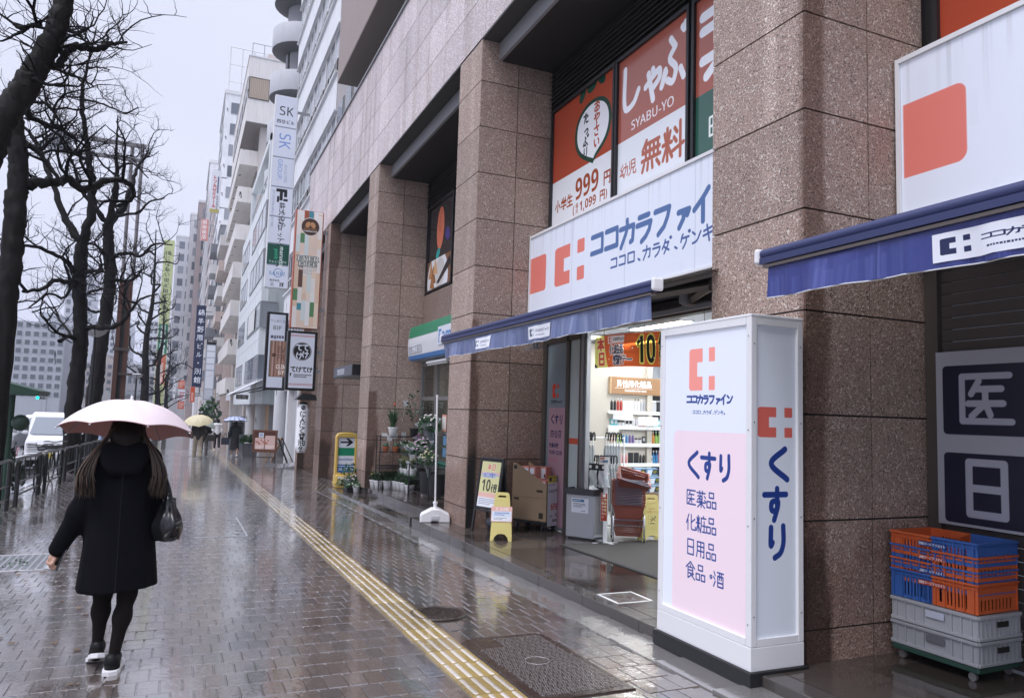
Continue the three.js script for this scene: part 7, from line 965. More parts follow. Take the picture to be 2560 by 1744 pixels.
blade('school_banner', 'very tall yellow-green school banner with green and orange sections', 'banner sign', 410, 438, 598, 1040, -100, (c, W, H) => { c.fillStyle = '#bdc792'; c.fillRect(0, 0, W, H); vtext(c, '他にはない「ダブル教育」。', W * 0.2, H * 0.06, H * 0.47, W * 0.5, { color: '#33403a', weight: 0.11 }); c.fillStyle = '#2f7d68'; c.fillRect(W * 0.06, H * 0.485, W * 0.88, H * 0.165); vtext(c, '科目別能力別授業', W * 0.22, H * 0.49, H * 0.645, W * 0.52, { color: '#e8efe8', weight: 0.13 }); c.fillStyle = '#d0765c'; c.fillRect(W * 0.06, H * 0.66, W * 0.88, H * 0.165); vtext(c, '55段階個別指導', W * 0.2, H * 0.665, H * 0.82, W * 0.5, { color: '#f4ece6', weight: 0.13 }); vtext(c, '小中高', W * 0.52, H * 0.835, H * 0.9, W * 0.3, { color: '#44503a' }); vtext(c, '高校生', W * 0.12, H * 0.835, H * 0.9, W * 0.3, { color: '#44503a' }); text(c, '四', W * 0.16, H * 0.925, W * 0.66, { color: '#2c3228', weight: 0.12 }); }, 30);
blade('navy_building_sign', 'tall navy blade sign with white characters reading down the pavement side', 'blade sign', 492, 516, 762, 968, -82, (c, W, H) => { c.fillStyle = '#26304e'; c.fillRect(0, 0, W, H); vtext(c, '綿半野原ビル・別館', W * 0.16, H * 0.05, H * 0.98, W * 0.7, { color: '#e2e7f0', weight: 0.13 }); }, 48, M.navy);
blade('tenant_board', 'grey board of blank tenant plates with a black title at the top', 'blade sign', 516, 542, 848, 1000, -74, (c, W, H) => { c.fillStyle = '#a9adb8'; c.fillRect(0, 0, W, H); c.fillStyle = '#15161a'; c.fillRect(0, 0, W, H * 0.08); text(c, '相原ビル', 5, 2, W * 0.2, { color: '#e8e8ee', weight: 0.14 }); c.fillStyle = '#dfe3ec'; for (let k = 0; k < 4; k++) c.fillRect(3, H * (0.095 + k * 0.105), W - 6, H * 0.09); c.fillRect(3, H * 0.52, W - 6, H * 0.29); c.strokeStyle = '#d8a0a0'; c.beginPath(); c.moveTo(8, H * 0.62); c.lineTo(W - 8, H * 0.58); c.stroke(); c.fillStyle = '#c5c9d2'; c.fillRect(3, H * 0.83, W - 6, H * 0.15); }, 44, M.grey);
blade('copy_shop_banner', 'small orange banner with white vertical letters low beside the pale column', 'banner sign', 475, 488, 966, 1005, -76, (c, W, H) => { c.fillStyle = '#cf5a35'; c.fillRect(0, 0, W, H); c.save(); c.translate(W * 0.18, H * 0.92); c.rotate(-Math.PI / 2); text(c, 'ACCEA', 0, 0, W * 0.6, { color: '#f2ece8' }); c.restore(); }, 60);
[['orange and white shop sign far down the pavement', 445, 463, 950, 972, -120, '#c9583a'], ['white shop sign below the orange one', 445, 463, 974, 1000, -118, '#e0e2ea'], ['orange price sign near the bottom of the far signs', 443, 461, 1002, 1022, -116, '#c86048'], ['white vertical noodle shop sign beside the school banner', 434, 441, 942, 1000, -125, '#dfe0e4'], ['green hanging sign left of the far signs', 415, 424, 986, 1004, -140, '#2f7a5e'], ['orange traffic notice above the green hanging sign', 411, 422, 945, 968, -150, '#cf7a5a']].forEach(([lab, a, b, t0, t1, z, col], k) => blade('far_shop_sign', lab, 'shop sign', a, b, t0, t1, z, (c, W, H) => { c.fillStyle = col; c.fillRect(0, 0, W, H); if (k === 3) vtext(c, 'おそば', W * 0.15, 4, H - 4, W * 0.7, { color: '#222', weight: 0.14 }); else scribble(c, W * 0.15, H * 0.2, W * 0.7, 3, H * 0.15, k === 1 ? '#a33' : '#f0e8e0'); }, 24));
// ---------- pavement objects in the middle distance ----------
{ const z = -31.5, gy = GY(z); const t = thing('menu_board', 'brown wooden menu board on legs with food pictures on the wet pavement', 'menu board', [3.15, gy, z], -0.35); part('frame', [boxy(-0.48, 0.48, 1.22, 1.30, -0.03, 0.03), boxy(-0.48, 0.48, 0.42, 0.52, -0.03, 0.03), boxy(-0.48, -0.42, 0.52, 1.22, -0.03, 0.03), boxy(0.42, 0.48, 0.52, 1.22, -0.03, 0.03)], mat([0.14, 0.055, 0.03], 0.5), t); for (const x of [-0.42, 0.42]) part('leg', boxy(x - 0.025, x + 0.025, 0, 0.42, -0.025, 0.025), mat([0.05, 0.03, 0.025], 0.5), t); part('cross_bar', boxy(-0.42, 0.42, 0.2, 0.24, -0.02, 0.02), mat([0.05, 0.03, 0.025], 0.5), t);
  part('menu', plane(0.84, 0.7, 0, 0.87, 0.012), printMat(canvasTex(240, 200, (c, W, H) => { c.fillStyle = '#5a3020'; c.fillRect(0, 0, W, H); c.fillStyle = '#dfe2ea'; c.fillRect(50, 8, 54, 54); c.fillStyle = '#9fb0cc'; c.fillRect(60, 18, 34, 34); c.fillStyle = '#d8b8b0'; c.fillRect(10, 66, 104, 128); c.fillRect(122, 40, 112, 154); c.fillStyle = '#b56a58'; for (let k = 0; k < 12; k++) { c.beginPath(); c.arc(20 + h2(k, 1, 2) * 200, 90 + h2(k, 2, 2) * 50, 10, 0, 7); c.fill(); } scribble(c, 16, 150, 90, 3, 9, '#f4eae4'); scribble(c, 128, 150, 98, 3, 9, '#f4eae4'); }), 0.45), t); part('back', box(0.84, 0.7, 0.01, 0, 0.87, 0), M.wood, t); }
{ const t = thing('wooden_stand', 'folding wooden A-shaped stand beside the round white column', 'A-board', [3.78, GY(-32.2), -32.2], -0.5); const wd = mat([0.36, 0.24, 0.16], 0.6); part('frame', [bar(V(-0.05, 0.98, 0), V(-0.48, 0, 0.1), 0.05, 0.09), bar(V(-0.05, 0.98, -0.4), V(-0.48, 0, -0.5), 0.05, 0.09), box(0.05, 0.07, 0.5, -0.3, 0.45, -0.2)], wd, t); part('rear_frame', [bar(V(-0.05, 0.98, 0), V(0.42, 0, 0.1), 0.04, 0.06), bar(V(-0.05, 0.98, -0.4), V(0.42, 0, -0.5), 0.04, 0.06)], M.black, t); }
{ const t = thing('planter', 'grey square planter with a green bush outside the panel building', 'planter', [3.05, GY(-37.2), -37.2]); part('pot', extrude([[-0.28, 0], [0.28, 0], [0.34, 0.6], [-0.34, 0.6]], 0.6, 0.01).translate(0, 0, -0.3), mat([0.10, 0.10, 0.11], 0.6), t); part('bush', tufts(260, 0.5, 0.55, 0.07, 611, 0.5), leafM[1], t); }
{ const t = thing('drain_grating', 'steel grating plate on the pavement in front of the wooden stand', 'grating', [3.45, GY(-29.5) + 0.02, -29.5]); const q = []; for (let k = 0; k < 16; k++) q.push(box(0.9, 0.03, 0.03, 0, 0, -0.75 + k * 0.1)); for (let k = 0; k < 9; k++) q.push(box(0.03, 0.025, 1.55, -0.42 + k * 0.105, 0, 0)); part('grid', q, M.steel, t); const r = thing('ramp_plate', 'grey tilted ramp plate at the door beside the granite corner', 'ramp', [4.0, GY(-28.6), -28.6]); part('plate', extrude([[-0.7, 0], [0.6, 0], [0.6, 0.22], [-0.7, 0.02]], 1.5).translate(0, 0, -0.6), wetMat([0.25, 0.25, 0.26]), r); }
{ const t = thing('service_box', 'grey cabinet standing at the panel building wall behind the walkers', 'cabinet', [3.4, GY(-52), -52]); part('body', rbox(0.9, 2.0, 0.8, 0.02, 0, 1.0, 0), mat([0.12, 0.13, 0.15], 0.5), t); part('door', box(0.7, 0.9, 0.02, 0, 1.3, 0.41), M.dark, t); }
{ const A = onZ(524, 1040, -70), t = thing('street_tree_shrub', 'small green shrub climbing a post far down on the right of the pavement', 'shrub', [A.x, GY(-70), -70]); part('foliage', tufts(300, 0.9, 3.6, 0.16, 620, 0.3), leafM[0], t); part('post', rod(V(0.3, 0, 0), V(0.3, 4.4, 0), 0.08, 6), mat([0.45, 0.36, 0.3], 0.6), t); }
// ---------- bare wet street trees ----------
const BARKT = dataTex(256, (u, v) => { const k = 0.5 + 0.5 * fbm(u * 14, v * 5, 91, 4, 0); return [k, k, k]; });
const BARK = pmat([0.012, 0.0108, 0.010], 0.7, { specularIntensity: 0.4, bumpMap: BARKT, bumpScale: 0.02 }), TWIG = pmat([0.008, 0.0075, 0.0075], 0.8, { specularIntensity: 0.3 });
const wob = (p, a) => V(p.x + rr(-a, a), p.y + rr(-a, a), p.z + rr(-a, a));
function smoothPts(pts, rads, seg, kn) {   // smooth a leader, add knots and kinks
  const c = new THREE.CatmullRomCurve3(pts), n = (pts.length - 1) * seg, P = [], R = [];
  for (let i = 0; i <= n; i++) { const u = i / n, p = c.getPoint(u), f = u * (rads.length - 1), k = Math.min(rads.length - 2, Math.floor(f)), r = lerp(rads[k], rads[k + 1], f - k); const b = kn * r; P.push(i && i < n ? wob(p, b * 0.35) : p); R.push(r * (1 + (kn > 0.5 && rnd() < 0.14 ? 0.4 * rnd() : rr(-0.05, 0.05) * Math.min(1, kn * 1.6)))); }
  return [P, R];
}
function twigs(list, P, dirBias, len, r0, n, depth) {   // crooked side shoots
  for (let k = 0; k < n; k++) {
    const i = Math.floor(rr(0.12, 1) * (P.length - 1)), p = P[i].clone(); let d = V(rr(-1, 1), rr(-0.25, 0.8), rr(-1, 1)).add(dirBias).normalize(); const L = len * rr(0.45, 1.1), steps = 7, pts = [p.clone()], rad = [r0];
    for (let q = 1; q <= steps; q++) { d = d.clone().add(V(rr(-0.55, 0.55), rr(-0.35, 0.5), rr(-0.55, 0.55))).normalize(); p.addScaledVector(d, L / steps); pts.push(p.clone()); rad.push(r0 * (1 - 0.75 * q / steps)); }
    list.push(limb(pts, rad, r0 > 0.02 ? 5 : 3)); if (depth > 0) twigs(list, pts, V(0, 0.15, 0), len * 0.5, r0 * 0.45, depth > 1 ? 5 : 4, depth - 1);
  }
}
// leaders: pixel polylines of the photograph at the tree's own distance, with a sideways depth for each
function tree(lab, z, leaders, sd, tw) {
  reseed(sd); const base = leaders[0].pts[0], B = onZ(base[0], base[1], z), t = thing('street_tree', lab, 'tree', [B.x, GY(z), z]), off = V(-B.x, -GY(z), -z), fine = [];
  leaders.forEach((l, k) => { const n = l.pts.length, P0 = l.pts.map(([x, y], i) => { const u = i / (n - 1); return onZ(x, y, z + (l.dz || 0) * u + (l.z0 || 0)).add(off); }); if (k === 0 && !l.free) { P0.unshift(V(0, -0.1, 0)); }
    const [P, R] = smoothPts(P0, l.r, k ? 5 : 9, k ? 0.9 : 0.22); part(k ? 'limb' : 'trunk', limb(P, l.r.length ? R.map(q => q * (k ? 0.7 : 0.98)) : R, k ? 8 : 22, k ? 0.2 : 0.3), BARK, t);
    if (k) twigs(fine, P, V(0, 0.1, 0), tw.len * (l.tl || 1), Math.max(0.008, l.r[l.r.length - 1] * 0.75), Math.round(tw.n * (l.tn || 1)), tw.d); });
  const f = part('twigs', fine, TWIG, t); f.userData.kind = 'stuff'; return t;
}
tree('thick black tree trunk just left of the pink umbrella with two leaders', -25.5, [
  { pts: [[180, 1060], [192, 930], [201, 850], [200, 780], [198, 690], [203, 610]], r: [0.25, 0.225, 0.205, 0.195, 0.19, 0.18, 0.17] },
  { pts: [[203, 612], [225, 545], [230, 455], [222, 400], [214, 330], [203, 270], [206, 215], [222, 148], [232, 105], [240, 66]], r: [0.2, 0.15, 0.11, 0.08, 0.045, 0.02], dz: 1.5, tn: 2 },
  { pts: [[203, 612], [165, 550], [135, 470], [115, 417], [98, 370], [72, 330], [40, 300]], r: [0.18, 0.13, 0.10, 0.08, 0.05], dz: -1, tn: 1.4 },
  { pts: [[188, 692], [172, 662], [150, 645], [110, 624], [70, 614], [30, 620]], r: [0.11, 0.09, 0.07, 0.05], dz: 1 }, { pts: [[190, 716], [165, 706], [140, 700], [100, 722], [56, 728]], r: [0.11, 0.09, 0.06], dz: 2 }, { pts: [[196, 660], [160, 742], [120, 735], [70, 770]], r: [0.06, 0.05, 0.03], dz: 2 },
  { pts: [[208, 820], [240, 818], [282, 815], [308, 800], [330, 770], [350, 748], [392, 735]], r: [0.12, 0.10, 0.08, 0.05, 0.03], dz: 3, tn: 1.4 }, { pts: [[190, 846], [168, 842], [146, 852]], r: [0.1, 0.09, 0.07], dz: 1, tn: 0.3 }, { pts: [[205, 680], [238, 678], [262, 680]], r: [0.07, 0.06, 0.05], dz: 1 }, { pts: [[210, 740], [230, 728], [262, 722], [300, 730]], r: [0.06, 0.05, 0.03], dz: 2 },
  { pts: [[222, 400], [180, 380], [150, 340], [90, 300], [50, 262]], r: [0.07, 0.05, 0.03], dz: 2 }, { pts: [[206, 250], [240, 255], [282, 270], [312, 282], [345, 268]], r: [0.05, 0.04, 0.025], dz: 1 }, { pts: [[205, 205], [180, 185], [150, 175]], r: [0.045, 0.03, 0.02] }, { pts: [[215, 170], [250, 168], [275, 175]], r: [0.045, 0.03, 0.02] }, { pts: [[204, 245], [170, 240], [135, 228]], r: [0.04, 0.03, 0.02] }, { pts: [[185, 850], [150, 800], [130, 768], [80, 780]], r: [0.06, 0.045, 0.03], dz: -2 },
], 31, { len: 2.0, n: 4, d: 2 });
tree('second black tree trunk leaning behind the pink umbrella beside the steel column', -31, [
  { pts: [[226, 1060], [240, 960], [246, 900], [262, 800], [274, 700], [272, 620], [268, 560]], r: [0.27, 0.255, 0.24, 0.225, 0.205, 0.19, 0.18] },
  { pts: [[268, 562], [283, 510], [292, 455], [290, 395], [292, 341], [294, 288]], r: [0.2, 0.15, 0.1, 0.06, 0.025], dz: 2, tn: 2.2 }, { pts: [[268, 562], [305, 520], [328, 470], [340, 425], [360, 395]], r: [0.17, 0.13, 0.1, 0.05], dz: -1, tn: 1.6 }, { pts: [[268, 562], [240, 520], [205, 480], [190, 440], [180, 400]], r: [0.15, 0.12, 0.09, 0.05], dz: 1, tn: 1.6 },
  { pts: [[280, 640], [320, 632], [350, 640], [385, 610], [430, 612]], r: [0.11, 0.09, 0.06, 0.03], dz: 3 }, { pts: [[282, 700], [320, 702], [345, 690]], r: [0.09, 0.07, 0.05], dz: 1 }, { pts: [[292, 540], [345, 530], [372, 505], [410, 495]], r: [0.08, 0.06, 0.03], dz: 2 }, { pts: [[264, 640], [235, 610], [200, 618]], r: [0.08, 0.06, 0.04], dz: 2 }, { pts: [[292, 420], [330, 408], [370, 445]], r: [0.06, 0.05, 0.03], dz: 1 }, { pts: [[290, 440], [255, 410], [240, 385]], r: [0.06, 0.05, 0.03], dz: 1 }, { pts: [[255, 780], [230, 778], [212, 772]], r: [0.07, 0.06, 0.05], tn: 0.5 },
], 47, { len: 2.1, n: 4, d: 2 });
tree('near street tree at the left edge with a long crooked black limb', -15.8, [
  { pts: [[14, 760], [28, 640], [38, 520], [45, 420], [38, 330], [34, 270]], r: [0.18, 0.175, 0.17, 0.165, 0.15, 0.13] },
  { pts: [[62, 462], [85, 457], [130, 452], [168, 447], [205, 474], [240, 462], [270, 448], [310, 452], [332, 470], [326, 500], [292, 515]], r: [0.13, 0.12, 0.10, 0.085, 0.07, 0.05], dz: -1.5, tn: 1.8 }, { pts: [[56, 265], [75, 290], [105, 305], [150, 322], [185, 345], [215, 370]], r: [0.09, 0.07, 0.05, 0.03], dz: -1, tn: 1.6 }, { pts: [[60, 360], [85, 372], [120, 408], [140, 440], [158, 465]], r: [0.08, 0.06, 0.04], tn: 1.2 }, { pts: [[56, 255], [90, 256], [115, 258], [140, 290]], r: [0.05, 0.04, 0.03] },
], 59, { len: 1.6, n: 4, d: 2 });
tree('thick limb of the nearest tree leaning in at the top left corner', -10.8, [
  { pts: [[-110, 700], [-70, 500], [-10, 320], [40, 250], [72, 200], [100, 150], [128, 100], [150, 40], [170, -40]], r: [0.24, 0.21, 0.18, 0.155, 0.15, 0.14, 0.125, 0.115, 0.1] },
  { pts: [[104, 158], [128, 164], [145, 166], [155, 142], [172, 125], [190, 114], [222, 120], [250, 124], [266, 112], [290, 108], [318, 105]], r: [0.075, 0.07, 0.06, 0.055, 0.05, 0.02], dz: -0.5, tn: 1.5 }, { pts: [[126, 100], [150, 118], [155, 140]], r: [0.05, 0.04, 0.03], tn: 0.5 }, { pts: [[142, 60], [165, 75], [190, 85], [216, 105]], r: [0.04, 0.03, 0.02] }, { pts: [[88, 180], [62, 205], [80, 206]], r: [0.09, 0.1, 0.06], tn: 0.2 }, { pts: [[100, 60], [80, 62], [56, 70], [30, 60]], r: [0.05, 0.04, 0.03] }, { pts: [[56, 108], [80, 118], [90, 125]], r: [0.02, 0.015, 0.01] }, { pts: [[145, 172], [165, 185], [200, 195], [232, 215]], r: [0.03, 0.025, 0.015] },
], 67, { len: 1.2, n: 6, d: 1 });
function avenueTree(lab, px, z, H, sd) { reseed(sd); const B = onZ(px, 1000, z), t = thing('avenue_tree', lab, 'tree', [B.x, GY(z), z]), fine = []; const tr = [V(0, -0.1, 0), V(0.05, H * 0.22, 0), V(-0.1, H * 0.45, 0.1), V(0.12, H * 0.7, 0), V(0, H, 0.1)], [P, R] = smoothPts(tr, [0.33, 0.27, 0.2, 0.11, 0.03], 5, 0.5); part('trunk', limb(P, R, 9), BARK, t);
  for (let k = 0; k < 15; k++) { const u = 0.28 + 0.68 * k / 15, a = k * 2.4 + rr(-0.4, 0.4), L = H * 0.26 * (1.2 - u) + 0.5, i = Math.floor(u * (P.length - 1)), p = P[i], d = V(Math.cos(a), rr(0.25, 1.0), Math.sin(a)).normalize(); const pts = [p.clone()]; for (let q = 1; q <= 4; q++) pts.push(p.clone().addScaledVector(d, L * q / 4).add(V(rr(-0.35, 0.35), 0.25 * q * rr(-0.8, 0.8), rr(-0.35, 0.35)))); const [P2, R2] = smoothPts(pts, [0.085, 0.055, 0.02], 4, 1.3); part('limb', limb(P2, R2, 5), BARK, t); twigs(fine, P2, V(0, 0.05, 0), 1.5, 0.022, 7, 1); }
  const f = part('twigs', fine, TWIG, t); f.userData.kind = 'stuff'; return t; }
avenueTree('slender bare tree in the middle of the avenue right of the steel column', 358, -58, 15, 71); avenueTree('bare tree far down the avenue behind the slender one', 392, -84, 14, 73); avenueTree('farthest bare tree near the end of the pavement', 415, -112, 13, 79);
// ---------- people: signed distance bodies meshed as one surface ----------
const sminF = (a, b, k) => { const h = Math.max(k - Math.abs(a - b), 0) / k; return Math.min(a, b) - h * h * k * 0.25; };
function capD(c, x, y, z) { const [a, b, ra, rb, fz = 1] = c, dx = b[0] - a[0], dy = b[1] - a[1], dz = (b[2] - a[2]) * fz, px = x - a[0], py = y - a[1], pz = (z - a[2]) * fz, l = dx * dx + dy * dy + dz * dz || 1e-9, t = Math.min(1, Math.max(0, (px * dx + py * dy + pz * dz) / l)); return Math.hypot(px - dx * t, py - dy * t, pz - dz * t) - (ra + (rb - ra) * t); }
const field = (caps, k = 0.04, inf = 0) => (x, y, z) => { let d = 9; for (const c of caps) d = sminF(d, capD(c, x, y, z), k); return d - inf; };
function netMesh(sdf, lo, hi, h) {            // surface nets on a box grid
  const n = [0, 1, 2].map(i => Math.ceil((hi[i] - lo[i]) / h) + 2), N = n[0] * n[1] * n[2], f = new Float32Array(N), id = (i, j, k) => i + n[0] * (j + n[1] * k);
  for (let k = 0; k < n[2]; k++) for (let j = 0; j < n[1]; j++) for (let i = 0; i < n[0]; i++) f[id(i, j, k)] = sdf(lo[0] + (i - 0.5) * h, lo[1] + (j - 0.5) * h, lo[2] + (k - 0.5) * h);
  const vi = new Int32Array(N).fill(-1), pos = [], idx = [];
  for (let k = 0; k < n[2] - 1; k++) for (let j = 0; j < n[1] - 1; j++) for (let i = 0; i < n[0] - 1; i++) {
    let m = 0, sx = 0, sy = 0, sz = 0; const c = []; for (let q = 0; q < 8; q++) c.push(f[id(i + (q & 1), j + (q >> 1 & 1), k + (q >> 2))]);
    for (const [a, b] of [[0, 1], [2, 3], [4, 5], [6, 7], [0, 2], [1, 3], [4, 6], [5, 7], [0, 4], [1, 5], [2, 6], [3, 7]]) if (c[a] < 0 !== c[b] < 0) { const t = c[a] / (c[a] - c[b]); m++; sx += lerp(a & 1, b & 1, t); sy += lerp(a >> 1 & 1, b >> 1 & 1, t); sz += lerp(a >> 2, b >> 2, t); }
    if (m) { vi[id(i, j, k)] = pos.length / 3; pos.push(lo[0] + (i - 0.5 + sx / m) * h, lo[1] + (j - 0.5 + sy / m) * h, lo[2] + (k - 0.5 + sz / m) * h); }
  }
  const D = [1, n[0], n[0] * n[1]];
  for (let k = 1; k < n[2] - 1; k++) for (let j = 1; j < n[1] - 1; j++) for (let i = 1; i < n[0] - 1; i++) { const o = id(i, j, k); for (let a = 0; a < 3; a++) if (f[o] < 0 !== f[o + D[a]] < 0) { const b = D[(a + 1) % 3], c = D[(a + 2) % 3], q = [vi[o], vi[o - b], vi[o - b - c], vi[o - c]]; if (q.includes(-1)) continue; if (f[o] < 0) idx.push(q[0], q[1], q[2], q[0], q[2], q[3]); else idx.push(q[0], q[2], q[1], q[0], q[3], q[2]); } }
  const g = new THREE.BufferGeometry(); g.setAttribute('position', new THREE.Float32BufferAttribute(pos, 3)); g.setIndex(idx); g.computeVertexNormals(); return g;
}
const SKIN = mat([0.48, 0.28, 0.20], 0.5), HAIRB = pmat([0.008, 0.006, 0.005], 0.6, { specularIntensity: 0.4 });
const boxOf = (caps, m) => { const lo = [9, 9, 9], hi = [-9, -9, -9]; for (const [a, b, ra, rb] of caps) for (const [p, r] of [[a, ra], [b, rb]]) for (let i = 0; i < 3; i++) { lo[i] = Math.min(lo[i], p[i] - r - m); hi[i] = Math.max(hi[i], p[i] + r + m); } return [lo, hi]; };
// P: joints in metres, x to the figure's right, y up, -z ahead; index 0 left, 1 right
function skeleton(H, P) {
  const s = H / 1.7, lr = P.lr ?? 1, tr = P.tr ?? 1, sw = (P.sw ?? 0.18) * s, y = v => v * s, hd = P.head ?? [0, 1.585, -0.02], lean = P.lean ?? 0;
  const torso = [[[0, y(0.95), 0], [0, y(1.12), lean * 0.4], 0.15 * s * tr, 0.135 * s * tr, 1.35], [[0, y(1.12), lean * 0.4], [0, y(1.34), lean], 0.135 * s * tr, 0.15 * s * tr, 1.35], [[-sw * 0.8, y(1.385), lean], [sw * 0.8, y(1.385), lean], 0.075 * s, 0.075 * s]];
  const head = [[[0, y(1.40), lean], [hd[0], y(1.50), hd[2]], 0.058 * s, 0.054 * s], [[hd[0], y(hd[1] + 0.03), hd[2] + 0.01], [hd[0], y(hd[1] - 0.045), hd[2] - 0.02], 0.092 * s, 0.068 * s], [[hd[0], y(hd[1] - 0.015), hd[2] - 0.10 * s], [hd[0], y(hd[1] - 0.03), hd[2] - 0.108 * s], 0.012, 0.014], [[hd[0] - 0.088 * s, y(hd[1]), hd[2]], [hd[0] + 0.088 * s, y(hd[1]), hd[2]], 0.016, 0.016]];
  const arms = [0, 1].flatMap(i => { const S = [(i ? 1 : -1) * sw, y(1.385), lean]; return [[S, P.el[i], 0.056 * s, 0.043 * s], [P.el[i], P.wr[i], 0.043 * s, 0.028 * s]]; });
  const hands = [0, 1].flatMap(i => { const w = P.wr[i], e = P.el[i], d = V(w[0] - e[0], w[1] - e[1], w[2] - e[2]).normalize(), q = k => [w[0] + d.x * k, w[1] + d.y * k, w[2] + d.z * k]; return [[w, q(0.09), 0.03, 0.036, 1], [q(0.08), q(0.16), 0.026, 0.016]]; });
  const legs = [0, 1].flatMap(i => { const h = [(i ? 1 : -1) * 0.09 * s, y(0.92), 0]; return [[h, P.kn[i], 0.088 * s * lr, 0.058 * s * lr], [P.kn[i], [lerp(P.kn[i][0], P.an[i][0], 0.35), lerp(P.kn[i][1], P.an[i][1], 0.35), lerp(P.kn[i][2], P.an[i][2], 0.35) + 0.018], 0.056 * s * lr, 0.054 * s * lr], [[lerp(P.kn[i][0], P.an[i][0], 0.35), lerp(P.kn[i][1], P.an[i][1], 0.35), lerp(P.kn[i][2], P.an[i][2], 0.35) + 0.018], P.an[i], 0.054 * s * lr, 0.034 * s * lr]]; });
  const feet = [0, 1].flatMap(i => { const a = P.an[i], t = P.toe?.[i] ?? 0; return [[[a[0], a[1] - 0.045, a[2] + 0.03], [a[0], Math.max(0.03, a[1] - 0.055 - t), a[2] - 0.15], 0.038, 0.03, 1]]; });
  return { torso, head, arms, hands, legs, feet };
}
function addBody(t, H, P, h) { const k = skeleton(H, P), all = [...k.torso, ...k.head, ...k.arms, ...(P.noHand ? k.hands.slice(2) : k.hands), ...k.legs, ...k.feet], [lo, hi] = boxOf(all, 0.03); part('body', netMesh(field(all, 0.035), lo, hi, h), SKIN, t); return k; }
function garment(t, name, caps, inf, m, h, cut, k = 0.05) { const [lo, hi] = boxOf(caps, inf + 0.05), f = field(caps, k, inf); return part(name, netMesh(cut ? (x, y, z) => Math.max(f(x, y, z), cut(x, y, z)) : f, lo, hi, h), m, t); }
function umbrella(lab, pos, R, tilt, outer, inner, n = 8, shaft = 0.75, rise = 0.34) {
  const t = thing('open_umbrella', lab, 'umbrella', pos); t.rotation.set(tilt[0], tilt[2] || 0, tilt[1]);
  const f = (o) => (u, v) => { const a = u * 6.2832, w = Math.abs(Math.sin(a * n / 2)), r = R * v * (1 - 0.055 * w * v); return [Math.cos(a) * r, -R * rise * 2 * (v * v * 0.62 + v ** 4 * 0.18) + 0.02 * R * w * v * (1 - v) * 3 - o + R * 0.05 * w * v * v, Math.sin(a) * r]; };
  part('canopy', quadGrid(f(0), n * 8, 12), outer, t); part('canopy_underside', quadGrid(f(0.004), n * 8, 12), inner, t);  // inner sheet under the canopy; a darker colour here stands for underside shade
  for (let k = 0; k < n; k++) { const a = k / n * 6.2832 + 0, P = []; for (let q = 0; q <= 8; q++) { const p = f(0.009)(k / n, q / 8); P.push(V(...p)); } part('rib', tube(P, 0.003, 12, 4), M.steel, t); const e = P[8]; part('rib_tip', rod(e, V(e.x * 1.025, e.y - 0.004, e.z * 1.025), 0.004, 5), M.white, t); }
  part('shaft', rod(V(0, 0.05, 0), V(0, -shaft, 0), 0.007, 7), M.steel, t); part('ferrule', cyl(0.012, 0.006, 0.05, 0, 0.02, 0, 8), M.white, t); part('handle', rod(V(0, -shaft, 0), V(0, -shaft - 0.12, 0), 0.014, 8), M.black, t); return t;
}
